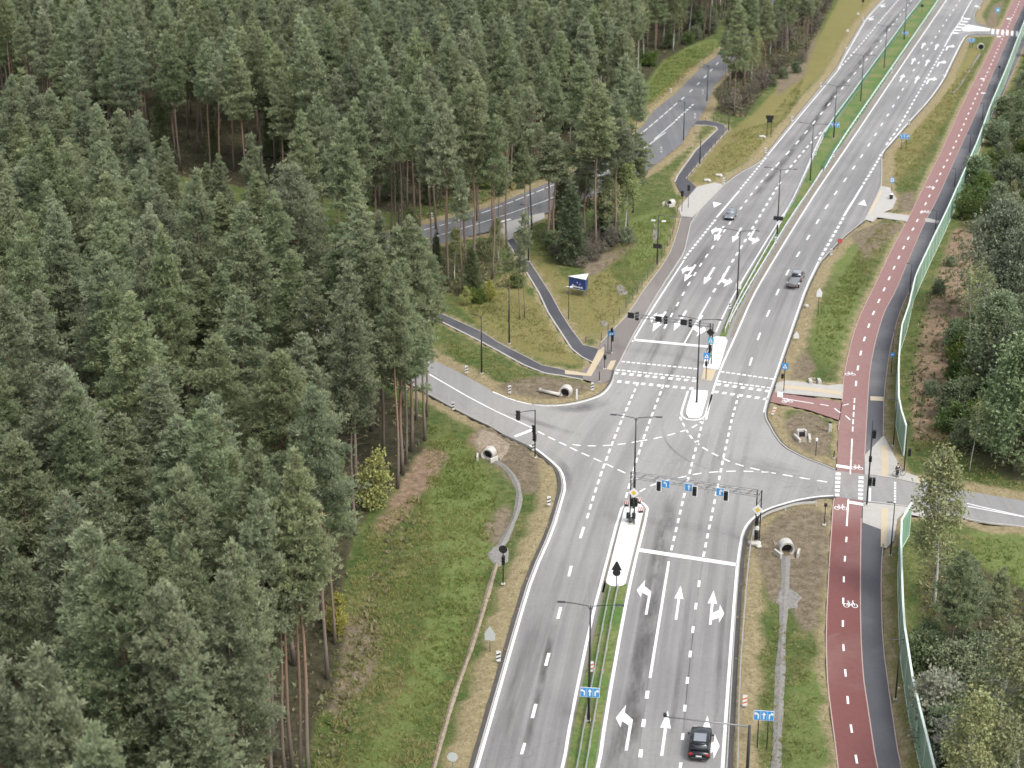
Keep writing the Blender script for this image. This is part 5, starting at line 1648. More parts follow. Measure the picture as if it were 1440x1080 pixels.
for i, p in enumerate(scatter([(1345, 480), (1375, 470), (1400, 560), (1400, 640), (1350, 640), (1330, 600), (1345, 540)], 3.0, 3000, tr)):
    plant('bush', (BUSH_GREEN + BUSH_DARK[:1])[i % 3], p, random.uniform(0.55, 1.0), None, 'leafy green bush on the bank beside the reddish cleared strip', 'bush', 'green bushes on the bank')
for i, p in enumerate(scatter([(1300, 920), (1330, 900), (1400, 960), (1420, 1150), (1360, 1150), (1320, 1060)], 3.2, 3000, tr)):
    plant('bush', BUSH_DARK[i % 3], p, random.uniform(0.45, 0.8), None, 'low dark bush under the birches behind the noise barrier', 'bush', 'low bushes behind the barrier')
for px, py, m, s, lb in ((690, 425, BUSH_YELLOW[0], 0.5, 'yellow green shrub on the clearing before the low spruce'), (672, 428, BUSH_GREEN[0], 0.6, 'round green shrub on the clearing before the low spruce'),
                         (655, 432, BUSH_YELLOW[1], 0.45, 'yellow shrub at the forest side of the clearing'), (728, 405, BUSH_GREEN[1], 0.6, 'green shrub between the slender pines'),
                         (1310, 560, BUSH_DARK[1], 0.4, 'small bush in the middle of the reddish cleared strip'), (1350, 500, BUSH_YELLOW[0], 0.42, 'yellowing bush under the white birch stems')):
    plant('bush', m, G(px, py), s, None, lb, 'bush')
for i, p in enumerate(scatter([(790, 378), (770, 345), (820, 335), (870, 340), (890, 345), (850, 358), (820, 380)], 2.6, 900, tr)):
    plant('bush', (BUSH_BARE + BUSH_DARK[:1])[i % 3], p, random.uniform(0.4, 0.75), None, 'scrubby bush in the undergrowth below the tallest pine', 'bush', 'scrub under the tallest pine')

# grass and undergrowth: nobody could count these
def tufts(name, pts, k, length, width, spread, mat, label, seed, zoff=-0.03, up=1.0):
    rng = np.random.default_rng(seed)
    c = np.array([(x, y, ground_z(x, y) + zoff) for x, y in pts])
    ax = np.tile(np.array([[0, 0, up]]), (len(c), 1)) + rng.normal(size=(len(c), 3)) * 0.15
    # hue drifts over the meadow
    lu = np.array([maskval(lush, x, y) for x, y in pts])
    tint = np.clip(0.62 - 0.45 * lu + 0.20 * wave(c[:, 0], c[:, 1], 0.25, seed) + rng.normal(size=len(c)) * 0.20, 0, 1)
    ln = length * np.clip(1.0 + 0.35 * wave(c[:, 0], c[:, 1], 0.9, seed + 5) + rng.normal(size=len(c)) * 0.25, 0.45, 2.2)
    co, q, tt = leaf_arrays(c, unit(ax), k, ln, width, spread, rng, tint)
    o = link(name, np_mesh(name, co, q, tt), mat)
    tag(o, label, name, kind='stuff')

def rand_in(poly, n, rng, cond=None):
    P = [(p.x, p.y) for p in GP(poly)]
    xs, ys = [p[0] for p in P], [p[1] for p in P]
    X = rng.uniform(min(xs), max(xs), n); Y = rng.uniform(min(ys), max(ys), n)
    ok = inpoly(X, Y, P)
    return [(x, y) for x, y in zip(X[ok], Y[ok]) if maskval(dp, x, y) >= 2.5 and (cond is None or cond(x, y))]
gr = np.random.default_rng(21)
for i, p in enumerate(scatter([(1270, 648), (1276, 600), (1270, 520), (1285, 440), (1310, 380), (1345, 320), (1385, 225), (1400, 235), (1362, 320), (1330, 390), (1305, 450), (1290, 520), (1292, 600), (1290, 655)], 2.0, 4000, tr)):
    if random.random() < 0.12:
        plant('bush', (BUSH_DARK + BUSH_GREEN[:1])[i % 4], p, random.uniform(0.22, 0.5), None, 'low leafy bush hugging the back of the northern noise barrier', 'bush', 'low bushes hugging the barrier')
for i, p in enumerate(scatter([(1405, 520), (1440, 500), (1480, 560), (1470, 640), (1430, 650), (1400, 600)], 5.0, 3000, tr)):
    plant('alder_tree', DARK_BROAD[i % 2], p, random.uniform(0.5, 0.8), None, 'young alder in the belt between the big willow and the big alder', 'alder', 'young alders beyond the cleared strip')
MEADOW = [(603, 600), (650, 620), (700, 690), (690, 790), (668, 870), (640, 960), (605, 1090), (580, 1180), (430, 1180), (450, 1000), (490, 830), (520, 740), (600, 690)]
ROUGH = [MEADOW, [(1150, 430), (1215, 360), (1225, 395), (1200, 460), (1180, 530), (1145, 500)], [(1160, 420), (1240, 312), (1272, 314), (1215, 400), (1180, 470)],
         [(1248, 270), (1262, 210), (1310, 160), (1345, 110), (1385, 75), (1330, 190), (1300, 250), (1268, 300)], [(880, 320), (940, 295), (950, 330), (900, 405), (850, 470), (820, 420), (850, 380)],
         [(640, 425), (700, 405), (760, 440), (800, 500), (740, 495), (680, 462)], [(985, 235), (1030, 190), (1075, 175), (1130, 110), (1120, 150), (1060, 215), (1000, 255)],
         [(1060, 1120), (1070, 900), (1095, 880), (1160, 930), (1175, 1130)], [(1270, 640), (1340, 560), (1350, 640), (1440, 690), (1440, 700), (1300, 668)],
         [(1290, 800), (1330, 760), (1440, 760), (1440, 880), (1330, 900), (1310, 1000), (1330, 1120), (1295, 950)], [(900, 140), (940, 80), (1005, 60), (1000, 80), (930, 140), (880, 185)], 
         [(730, 350), (790, 390), (800, 490), (770, 440)], [(620, 470), (700, 510), (760, 540), (690, 540), (640, 515)]]
pts = []
for i, P in enumerate(ROUGH):
    A = [(p.x, p.y) for p in GP(P)]
    area = (max(a[0] for a in A) - min(a[0] for a in A)) * (max(a[1] for a in A) - min(a[1] for a in A))
    pts += rand_in(P, int(area * (9.0 if i == 0 else 5.0)), gr)
vy, vx = np.where((dp >= 1) & (dp <= 4))
vp = []
for j, i in zip(vy, vx):
    if not (6 < i < len(GX) - 7 and 6 < j < len(GY) - 7): continue
    u, v = PX((GX[i], GY[j], 0))
    if 560 < u < 1440 and 0 < v < 1090:
        for _ in range(2): vp.append((GX[i] + gr.uniform(-.55, .55), GY[j] + gr.uniform(-.55, .55)))
vp = [p for p in vp if not any(inpoly(np.array([p[0]]), np.array([p[1]]), P_)[0] for P_ in ())]
keepw = wave(np.array([p[0] for p in pts]), np.array([p[1] for p in pts]), 1.1, 77)
pts = [p for p, k_ in zip(pts, keepw) if k_ > -0.55 or random.random() < 0.3]
print('grass tufts', len(pts))
tufts('verge_grass', [p for p in vp if maskval(dp, p[0], p[1]) >= 1], 4, 0.20, 0.06, 0.7, 'straw_blades', 'short dry grass on the sandy verges next to the kerbs', 33, 0.0)
tufts('grass', pts, 6, 0.36, 0.065, 0.6, 'grass_blades', 'rough uncut grass on the verges and meadow beside the roads', 31)
pts = []
for P, d in ((FRONT, 0.5), (FARP, 0.12), (EASTW, 0.5), (EASTS, 0.6), (STRIP, 0.9), ([(470, 1000), (500, 880), (540, 760), (590, 690), (600, 700), (560, 800), (520, 930), (480, 1080), (440, 1080)], 1.2),
             ([(800, 215), (860, 178), (880, 185), (700, 282), (560, 320), (555, 302)], 0.9), ([(560, 362), (690, 340), (720, 400), (650, 425), (590, 400)], 1.2)):
    A = [(p.x, p.y) for p in GP(P)]
    area = (max(a[0] for a in A) - min(a[0] for a in A)) * (max(a[1] for a in A) - min(a[1] for a in A))
    pts += rand_in(P, int(min(area * d, 60000)), gr, lambda x, y: shown(x, y, 2))
pts += rand_in([(1275, 600), (1290, 450), (1345, 325), (1378, 380), (1360, 480), (1335, 620), (1285, 640)], 2600, gr)
print('floor', len(pts))
tufts('undergrowth', pts, 6, 0.55, 0.26, 0.9, 'floor_plants', 'low ferns, seedlings and litter on the forest floor and wood edges', 32)
# ------------------------------------------------------------------ street furniture
def stand(px, py):
    p = G(px, py)
    z = ground_z(p.x, p.y)
    return Vector((p.x, p.y, 0.03 if z < -0.1 else z))

def turn(hd):
    return math.atan2(-hd[0], hd[1])
RZ_S = turn(heading((914, 953), (940, 790)))      # traffic heading away, lower arm
RZ_C = turn(heading((951, 500), (1000, 420)))      # at the crossing
RZ_N = turn(heading((1100, 250), (1180, 130)))     # upper arm
def rz_at(px, py):
    p = G(px, py)
    u, s = road_uv(p.x, p.y)
    q, t = at_len(MEDG, s)
    return turn((t.x, t.y))

def part(mb, name, mat, parent, smooth=False):
    return mb.build(name, mat, parent, smooth)

def foot_plate(e, r=0.22):
    part(MB().box((0, 0, 0.06), (r * 2, r * 2, 0.12)), 'base', 'concrete', e)

def lamp_post(px, py, top, label, arms=(2.3, 2.3), rz=None, group=None, mat='dark_metal'):
    b = stand(px, py)
    h = height_to(b, top) - b.z
    e = empty('street_lamp', b, label, 'street lamp', group, rz_at(px, py) if rz is None else rz)
    foot_plate(e)
    part(MB().tube([(0, 0, 0), (0, 0, h * .5), (0, 0, h)], [0.13, 0.10, 0.065], 8), 'pole', mat, e, True)
    for s, L in ((-1, arms[0]), (1, arms[1])):
        if L <= 0: continue
        a = MB().tube([(0, 0, h - 0.45), (s * 0.25, 0, h - 0.05), (s * L * 0.6, 0, h + 0.12), (s * L, 0, h + 0.2)], [0.05, 0.045, 0.04, 0.035], 6)
        arm = part(a, 'arm', mat, e, True)
        hd = MB().box((s * (L + 0.28), 0, h + 0.19), (0.75, 0.30, 0.10), bev=0.04)
        hp = part(hd, 'lamp_head', mat, arm)
        part(MB().box((s * (L + 0.30), 0, h + 0.125), (0.5, 0.22, 0.02)), 'lens', 'lamp_white', hp)
    return e

def path_lamp(px, py, top, label, extra=None):
    b = stand(px, py)
    h = height_to(b, top) - b.z
    e = empty('path_lamp', b, label, 'lamp post', 'slim lamp posts along the footpath' if extra is None else None, rz_at(px, py))
    foot_plate(e, 0.17)
    part(MB().tube([(0, 0, 0), (0, 0, h)], [0.075, 0.05], 8), 'pole', 'dark_metal', e, True)
    part(MB().tube([(0, 0, h - 0.1), (-0.35, 0, h + 0.02)], 0.03, 5), 'arm', 'dark_metal', e)
    part(MB().box((-0.55, 0, h + 0.03), (0.6, 0.22, 0.08), bev=0.03), 'lamp_head', 'dark_metal', e)
    return e

LP = [
    ((827.6, 1014), 851.5, 'double armed street lamp on the lower grass median behind the blue lane sign'),
    ((891, 716), 587, 'double armed street lamp on the white island by the sign gantry'),
    ((979.6, 567), 449, 'double armed street lamp on the short white island after the crossing'),
    ((1036, 427.6), 324.6, 'double armed street lamp on the median near the white pentagon sign'),
    ((1092.5, 331), 238, 'double armed street lamp carrying a black rectangular sign back'),
    ((1139, 256), 174.7, 'double armed street lamp where the median fence begins'),
    ((1172, 195), 120.6, 'double armed street lamp beside the first blue median sign'),
    ((1210, 144), 78, 'double armed street lamp midway along the fenced median'),
    ((1243, 97), 37, 'double armed street lamp between the two blue median signs'),
    ((1271, 57), 0, 'double armed street lamp at the far blue median sign'),
]
for (x, y), top, lab in LP:
    lamp_post(x, y, top, lab)
for (x, y), top, lab, a in (((961, 198.5), 143.6, 'dark lamp post at the forest road edge before the path loop', 0), ((994, 143.6), 92, 'dark lamp post where the forest road enters the wood', 0),
                            ((984, 232), 189, 'dark lamp post in the grass inside the path loop', 0), ((1024.4, 185), 161, 'short dark lamp post at the corner of the looped path', 0),
                            ((677.4, 526.5), 445, 'slim dark lamp post on the verge of the side road', 0), ((716, 484), 405, 'slim dark lamp post above the dark footpath', 0),
                            ((562, 365), 289, 'slim dark lamp post at the forest road bend', 0), ((743, 368), 290, 'slim dark lamp post beside the pines of the footpath', 0)):
    lamp_post(x, y, top, lab, (0.9, 0), group=None)
for (x, y), top, lab in (((1259, 984), 900, 'nearest slim lamp post on the verge by the noise barrier'), ((1252, 782), 707, 'slim lamp post beside the southern yellow tactile strip'),
                         ((1256, 627.5), 562, 'slim lamp post at the northern end of the barrier verge'), ((1279, 414), 371, 'slim lamp post where the barrier bends away'),
                         ((1315, 325), 296, 'slim lamp post at the pale ramp of the bus stop path'), ((1341.8, 265), 237, 'slim lamp post next beyond the bus stop path'),
                         ((1363, 216), 187.6, 'slim lamp post beside the red path bicycle marks'), ((1381, 171), 145, 'slim lamp post halfway up the far footpath'),
                         ((1397, 140), 115, 'farthest slim lamp post on the footpath')):
    path_lamp(x, y, top, lab)

def poly(n, r, a0=0.0, sx=1.0):
    return [(r * sx * math.cos(a0 + 2 * math.pi * i / n), r * math.sin(a0 + 2 * math.pi * i / n)) for i in range(n)]
def rect(w, h, r=0.0):
    if r <= 0: return [(-w / 2, -h / 2), (w / 2, -h / 2), (w / 2, h / 2), (-w / 2, h / 2)]
    out = []
    for cx, cy, a in ((w / 2 - r, h / 2 - r, 0), (-w / 2 + r, h / 2 - r, 90), (-w / 2 + r, -h / 2 + r, 180), (w / 2 - r, -h / 2 + r, 270)):
        out += [(cx + r * math.cos(math.radians(a + k)), cy + r * math.sin(math.radians(a + k))) for k in (0, 45, 90)]
    return out
def plate(e, name, pts, c, mat, t=0.03, y=0.0, back='sign_grey', rz=0.0):
    M = Matrix.Translation(c) @ Matrix.Rotation(rz, 4, 'Z')
    o = part(MB().plate(pts, M, y, y + t), name, mat, e)
    return o
ARROW_UP = [(-0.05, -0.3), (0.05, -0.3), (0.05, 0.06), (0.16, 0.06), (0, 0.32), (-0.16, 0.06), (-0.05, 0.06)]
ARROW_L = [(0.02, -0.3), (0.12, -0.3), (0.12, 0.12), (-0.08, 0.22), (-0.05, 0.32), (-0.26, 0.2), (-0.15, 0.0), (-0.11, 0.1), (0.02, 0.04)]
ARROW_R = [(-x, y) for x, y in reversed(ARROW_L)]
def lane_sign(e, c, w, h, kinds, name='lane_sign', mat='sign_blue', border=True):
    s = plate(e, name, rect(w, h, 0.05), c, 'sign_white' if border else mat, 0.03)
    n = len(kinds)
    plate(s, 'face', rect(w - 0.07, h - 0.07, 0.04), c, mat, 0.012, -0.012)
    for i, k in enumerate(kinds):
        cx = (i - (n - 1) / 2) * (w - 0.08) / n
        sh = dict(s=[ARROW_UP], l=[ARROW_L], r=[ARROW_R], b=[ARROW_UP, ARROW_R], u=[ARROW_L])[k]
        for q in sh:
            f = (h * 1.15)
            plate(s, 'arrow', [(cx + x * f, y * f) for x, y in q], c, 'sign_white', 0.010, -0.024 - 0.001 * i)
        if i:
            dx = (i - n / 2) * (w - 0.08) / n
            plate(s, 'divider', [(dx - 0.012, -h / 2 + .06), (dx + 0.012, -h / 2 + .06), (dx + 0.012, h / 2 - .06), (dx - 0.012, h / 2 - .06)], c, 'sign_white', 0.010, -0.022)
    return s
def posts(e, xs, h, r=0.045, mat='grey_metal'):
    for x in xs:
        part(MB().tube([(x, 0.06, -0.05), (x, 0.06, h)], r, 7), 'post', mat, e, True)
def sign(px, py, label, rz=None, cat='sign', group=None, name='road_sign'):
    b = stand(px, py)
    return empty(name, b, label, cat, group, rz_at(px, py) if rz is None else rz)

def lane_sign_board(px, py, top, w, h, label, legs=(0.0,), mat='dark_metal', kinds='lsr'):
    e = sign(px, py, label, cat='lane sign', name='lane_sign_board')
    b = stand(px, py)
    H = height_to(b, top) - b.z
    posts(e, legs, H - 0.05, 0.05, mat)
    lane_sign(e, (0, 0, H - h / 2), w, h, kinds, 'board')
lane_sign_board(828.6, 1019, 967.0, 1.75, 0.98, 'blue three lane arrow sign standing in the lower grass median', (0,), kinds='lsr')
lane_sign_board(1071.5, 1052, 999.5, 1.75, 0.98, 'blue three lane arrow sign on two legs by the lower verge', (-0.42, 0.42), kinds='lsr')
lane_sign_board(1172.8, 195, 172, 2.0, 1.1, 'blue lane arrow sign at the start of the median fence', (0,), kinds='lsr')
lane_sign_board(1270.5, 210, 188.5, 2.1, 1.1, 'blue lane arrow sign on two legs beside the bus lane', (-0.5, 0.5), kinds='lsr')
lane_sign_board(1271.8, 57, 44.5, 1.8, 1.0, 'small far blue lane sign on the fenced median', (0,), kinds='lsr')
lane_sign_board(1365, 68, 54, 1.9, 1.1, 'blue lane sign before the far side junction', (-0.4, 0.4), kinds='lr')
e = sign(1402, 28, 'pale cyan sign on the grass beyond the far side junction')
posts(e, (0,), 3.4); plate(e, 'panel', rect(1.4, 1.6, 0.1), (0, 0, 2.9), 'sign_cyan'); plate(e, 'symbol', poly(4, 0.45, 0.78), (0, 0, 2.9), 'sign_white', 0.01, -0.012)

def signal_head(e, c, n=3, rz=0.0, border=False, back=False, w=0.34, h=None, visible=True):
    h = h or 0.34 * n
    M = Matrix.Translation(c) @ Matrix.Rotation(rz, 4, 'Z')
    mb = MB()
    mb.plate(rect(w, h, 0.06), M, 0, 0.22)
    head = part(mb, 'signal_head', 'signal_black', e)
    if border:
        part(MB().plate(rect(w + 0.30, h + 0.30, 0.08), M, 0.06, 0.09), 'backing_board', 'sign_white', head)
        part(MB().plate(rect(w + 0.12, h + 0.12, 0.06), M, 0.045, 0.06), 'backing_face', 'signal_black', head)
    for i in range(n):
        z = (i - (n - 1) / 2) * h / n
        L = MB()
        L.plate([(x, y + z) for x, y in poly(12, h / n * 0.36)], M, -0.012, 0.0)
        ln = part(L, 'lens', 'lens_dark', head)
        V = MB()
        ring = []
        for r_ in (h / n * 0.42, h / n * 0.47):
            ring.append([(r_ * math.cos(a), r_ * math.sin(a) + z) for a in np.linspace(math.radians(-20), math.radians(200), 9)])
        out = ring[0] + list(reversed(ring[1]))
        V.plate(out, M, -0.22, 0.0)
        part(V, 'visor', 'signal_black', head)
    return head

def pedestrian_sign(e, c, s=0.9, rz=0.0, mat='sign_blue'):
    b = plate(e, 'crossing_sign', rect(s, s, 0.06), c, mat, 0.03, rz=rz)
    plate(b, 'triangle', [(-s * .36, -s * .3), (s * .36, -s * .3), (0, s * .36)], c, 'sign_white', 0.01, -0.012, rz=rz)
    plate(b, 'walker', [(-0.07 * s, -0.26 * s), (0.0, -0.12 * s), (0.08 * s, -0.26 * s), (0.04 * s, 0.04 * s), (0.0, 0.12 * s), (-0.05 * s, 0.04 * s)], c, 'sign_black', 0.008, -0.021, rz=rz)
    return b
def diamond(e, c, s=0.62, back=False, rz=0.0):
    if back:
        return plate(e, 'priority_sign_back', poly(4, s, 0), c, 'sign_black', 0.03, rz=rz)
    b = plate(e, 'priority_sign', poly(4, s, 0), c, 'sign_white', 0.03, rz=rz)
    plate(b, 'yellow_face', poly(4, s * 0.48, 0), c, 'sign_yellow', 0.01, -0.012, rz=rz)
    return b

def truss(mb, L, z, w=0.55, h=0.75, step=0.75):
    for yy in (-w / 2, w / 2):
        for zz in (z - h, z):
            mb.tube([(0, yy, zz), (L, yy, zz)], 0.036, 5)
    n = int(L / step)
    for i in range(n):
        a, b = L * i / n, L * (i + 1) / n
        for yy in (-w / 2, w / 2):
            mb.tube([(a, yy, z - h if i % 2 else z), (b, yy, z if i % 2 else z - h)], 0.025, 4)
        for zz in (z - h, z):
            mb.tube([(a, -w / 2 if i % 2 else w / 2, zz), (b, w / 2 if i % 2 else -w / 2, zz)], 0.022, 4)
        mb.tube([(a, -w / 2, z), (a, w / 2, z)], 0.022, 4)
def lattice_mast(mb, x, h, w=0.5):
    for sx in (-w / 2, w / 2):
        mb.tube([(x + sx, 0, 0), (x + sx, 0, h)], 0.07, 6)
    n = int(h / 0.9)
    for i in range(n):
        mb.tube([(x - w / 2, 0, h * i / n), (x + w / 2, 0, h * (i + 1) / n)], 0.025, 4)

def lower_gantry():
    a, b = stand(888.5, 739), stand(1064, 766)
    a.z = b.z = 0.1
    d = b - a
    L = d.length
    rz = math.atan2(d.y, d.x)
    e = empty('signal_gantry', a, 'lattice gantry over three lanes carrying signals and blue lane signs', 'gantry', None, rz)
    H = height_to(a, 666)
    for x in (0, L):
        m = MB(); lattice_mast(m, x, H + 0.1); part(m, 'mast', 'dark_metal', e)
        part(MB().box((x, 0, 0.05), (0.8, 0.5, 0.2)), 'footing', 'concrete', e)
    t = MB(); truss(t, L, H, 0.5, 0.6); part(t, 'truss', 'grey_metal', e)
    def xof(px): return (px - 889.0) / (1066.0 - 889.0) * L
    for px in (927.5, 978, 1021.6): signal_head(e, (xof(px), -0.55, H - 0.95), 3, 0, True)
    for px, k in ((937, 'l'), (969.7, 's'), (1013.5, 'b')): lane_sign(e, (xof(px), -0.42, H - 0.62), 0.95, 0.92, k, 'lane_sign')
    diamond(e, (0.25, -0.45, 4.15)); diamond(e, (L, -0.45, 4.3))
    signal_head(e, (0.1, -0.45, 2.95)); signal_head(e, (0.3, 0.35, 2.6)); signal_head(e, (L - 0.05, -0.4, 2.9)); signal_head(e, (L, -0.4, 1.2), 3)
    part(MB().box((L - 0.02, 0.0, 1.9), (0.45, 0.3, 0.4), bev=0.04), 'cabinet', 'sign_white', e)
lower_gantry()

def upper_gantry():
    a, b = stand(998.3, 513), stand(884, 497)
    a.z = 0.13; b.z = 0.13
    d = b - a
    L = d.length
    rz = math.atan2(d.y, d.x)
    e = empty('signal_gantry', a, 'mast arm with six dark signal backs reaching over the lanes before the crossing', 'gantry', None, rz)
    H = height_to(a, 457)
    m = MB(); lattice_mast(m, 0, H + 0.1, 0.4); part(m, 'mast', 'dark_metal', e)
    t = MB(); truss(t, L, H, 0.35, 0.45, 0.8); part(t, 'arm', 'grey_metal', e)
    p0 = 998.5
    def xof(px): return (p0 - px) / (p0 - 888.6) * L
    for px in (891.5, 929, 962.5):
        part(MB().plate(rect(0.95, 0.85, 0.04), Matrix.Translation((xof(px), 0.35, H - 0.15)), 0, 0.05), 'sign_back', 'sign_black', e)
    for px in (898.3, 937, 970):
        signal_head(e, (xof(px), -0.30, H - 0.35), 3, 0, False, w=0.5, h=1.15)
    diamond(e, (0, 0.4, H - 1.1), 0.62, True)
    c, s_ = math.cos(math.pi), math.sin(math.pi)
    pedestrian_sign(e, (-0.1, 0.45, H - 2.3), 0.9, math.pi, 'sign_cyan')
    signal_head(e, (0, 0.45, H - 3.5), 3, math.pi); signal_head(e, (0.05, 0.4, 1.5), 3, math.pi)
upper_gantry()

def signal_post(px, py, top, label, heads=(), ped=None, rz=None, mat='dark_metal', r=0.06, arm=None, extra=None):
    b = stand(px, py)
    e = empty('traffic_signal', b, label, 'traffic light', None, rz_at(px, py) if rz is None else rz)
    H = height_to(b, top) - b.z
    foot_plate(e, 0.2)
    part(MB().tube([(0, 0, 0), (0, 0, H)], r, 8), 'pole', mat, e, True)
    for z, dx, n in heads: signal_head(e, (dx, -0.3, z), n)
    if ped: pedestrian_sign(e, (0, -0.14, ped), 0.9, 0, 'sign_blue')
    if arm:
        part(MB().tube([(0, 0, H - 0.05), (arm * 0.5, 0, H + 0.12), (arm, 0, H + 0.18)], [0.05, 0.045, 0.04], 6), 'arm', mat, e, True)
        signal_head(e, (arm, -0.25, H - 0.25), 3, w=0.42, h=1.2)
    return e
RZ_W = turn(heading((640, 560), (750, 620)))
signal_post(752.3, 644, 576.5, 'tall signal mast with an overhanging arm at the mouth of the side road', [(3.7, 0, 3), (2.6, -0.1, 3)], rz=RZ_W + 0.0, arm=2.4, r=0.08)
e = signal_post(859.4, 497, 462, 'crossing signal with blue pedestrian sign at the western kerb', [(2.4, 0.2, 3), (3.6, 0.1, 2)], ped=3.05, rz=RZ_C)
part(MB().tube([(-0.5, 0, 0), (-0.5, 0, 3.2)], 0.05, 6), 'second_pole', 'dark_metal', e)
part(MB().box((-0.25, 0.1, 0.45), (0.6, 0.35, 0.1)).box((-0.25, -0.1, 0.2), (0.7, 0.5, 0.12)), 'foot_rail', 'grey_metal', e)
signal_post(850, 519.5, 484, 'slim push button post at the western tactile strip', [(1.9, 0.1, 2)], rz=RZ_C, r=0.05)
signal_post(992.6, 535, 489, 'crossing signal on the yellow refuge in mid road', [(2.5, 0, 2)], rz=RZ_C, ped=3.6)
signal_post(1102, 551, 504, 'crossing signal with blue pedestrian sign at the eastern kerb', [(2.3, -0.25, 2)], ped=3.7, rz=RZ_C)
signal_post(1218.6, 711, 591, 'tallest signal mast between red path and grey path at the cross road', [(9.0, 0.25, 3), (5.9, 0, 2), (3.1, 0.2, 3), (3.1, 0.6, 3)], rz=RZ_S, r=0.09)
signal_post(1271, 664, 600, 'signal mast at the end of the northern noise barrier', [(2.7, 0.45, 3)], rz=RZ_S, r=0.08)
signal_post(1159, 739.5, 709, 'low signal post on the brown corner beside the red path', [(2.6, 0.0, 1)], rz=RZ_S, r=0.05)
signal_post(707.7, 822, 770, 'black signal with round sign back on the grass slope', [(2.9, 0.05, 3)], rz=RZ_S)
e = bpy.data.objects[[o.name for o in COL.objects if o.get('label', '').startswith('black signal with round')][0]]
plate(e, 'round_sign_back', poly(20, 0.45), (0, -0.1, 4.1), 'sign_black')
e = sign(866.4, 834, 'black triangular sign back on the south end of the white island', RZ_S, name='traffic_sign')
posts(e, (0,), 3.4, 0.05, 'dark_metal'); plate(e, 'triangle_back', [(-0.1, 0.9), (0.1, 0.9), (0.55, -0.1), (-0.55, -0.1)], (0, 0, 2.7), 'sign_black'); plate(e, 'disc_back', poly(16, 0.42), (0, -0.05, 2.35), 'sign_black')
e = sign(689, 916, 'grey back of a triangular sign above a square plate on the meadow verge', RZ_S, name='traffic_sign')
posts(e, (0,), 2.6); plate(e, 'triangle_back', [(-0.55, 0), (0.55, 0), (0, 0.95)], (0, -0.05, 1.95), 'sign_grey'); plate(e, 'plate_back', rect(1.0, 0.62, 0.05), (0, -0.05, 1.62), 'sign_grey')
for z in (1.7, 2.2): pass
e = sign(636.8, 1096, 'round grey sign back low on the meadow verge', RZ_S, name='traffic_sign')
posts(e, (0,), 2.5); plate(e, 'disc_back', poly(22, 0.45), (0, -0.05, 2.2), 'sign_grey')
# overhead mast near the black car
b = stand(1049, 1116)
e = empty('camera_mast', b, 'thick dark mast with a long arm over the lane of the black car', 'mast', None, turn(heading((1000, 1100), (1010, 1000))))
H = height_to(b, 1021)
part(MB().tube([(0, 0, 0), (0, 0, H)], [0.16, 0.12], 9), 'mast', 'dark_metal', e, True)
part(MB().tube([(0, 0, H - 0.1), (-7.1, 0, H + 0.15)], [0.085, 0.06], 7), 'arm', 'grey_metal', e, True)
part(MB().box((-7.0, 0.0, H + 0.32), (0.3, 0.35, 0.28), bev=0.05), 'camera', 'signal_black', e); foot_plate(e, 0.35)
# signs of the upper arm
e = sign(1081, 194, 'black back of a square board on two legs above the highway slope', name='direction_board')
posts(e, (-0.45, 0.45), 4.6, 0.06, 'dark_metal'); plate(e, 'board', rect(1.75, 0.8), (0, 0, 4.5), 'sign_black'); plate(e, 'lower_board', rect(1.2, 0.8), (0, 0, 3.7), 'sign_black')
e = sign(1093.2, 331.5, 'black rectangular sign back in front of the lamp on the median', name='direction_board')
posts(e, (0,), 3.6, 0.05, 'dark_metal'); plate(e, 'board', rect(1.75, 0.75), (0, -0.1, 3.2), 'sign_black'); plate(e, 'disc', poly(14, 0.32), (0, -0.1, 2.3), 'sign_white')
b = stand(924, 372)
e = empty('signal_mast', b, 'dark mast with a long arm and a black board beside the western path', 'signal mast', None, turn(heading((930, 340), (955, 300))))
H = height_to(b, 303)
part(MB().tube([(0, 0, 0), (0, 0, H)], [0.12, 0.09], 8), 'mast', 'dark_metal', e, True)
ad = G(995, 309, H) - b
ang = math.atan2(ad.y, ad.x) - e.rotation_euler[2]
part(MB().tube([(0, 0, H - 0.05), (8.4 * math.cos(ang), 8.4 * math.sin(ang), H + 0.1)], [0.06, 0.04], 6), 'arm', 'grey_metal', e, True)
plate(e, 'board', rect(1.5, 0.75), (0, -0.15, 3.2), 'sign_black')
for s_ in (-0.9, 0.9): part(MB().box((s_, 0, H - 1.0), (0.75, 0.25, 0.25), rz=0.2 * s_, bev=0.05), 'flood_lamp', 'lamp_white', e)
for (x, y, top, lab) in ((958.7, 298, 270, 'black information box on a post at the south end of the western bus platform'), (967.6, 293, 262, 'second black information box on a post on the western bus platform')):
    e = sign(x, y, lab, name='information_post'); b = stand(x, y); H = height_to(b, top) - b.z
    posts(e, (0,), H, 0.05, 'dark_metal'); part(MB().box((0, 0, H - 0.3), (0.5, 0.3, 1.1), bev=0.04), 'display_box', 'sign_black', e)
e = sign(1253, 273, 'blue and white bus stop sign on the eastern bus platform', name='bus_stop_sign')
posts(e, (0,), 3.1); plate(e, 'panel', rect(0.85, 1.0, 0.05), (0, 0, 2.75), 'sign_blue'); plate(e, 'white_field', rect(0.6, 0.7), (0, 0, 2.8), 'sign_white', 0.01, -0.012)
plate(e, 'bus_symbol', rect(0.4, 0.25, 0.05), (0, 0, 2.8), 'sign_blue', 0.008, -0.022)
b = stand(1253, 280)
e = empty('litter_bin', b, 'dark litter bin below the bus stop sign', 'bin', None, 0.3)
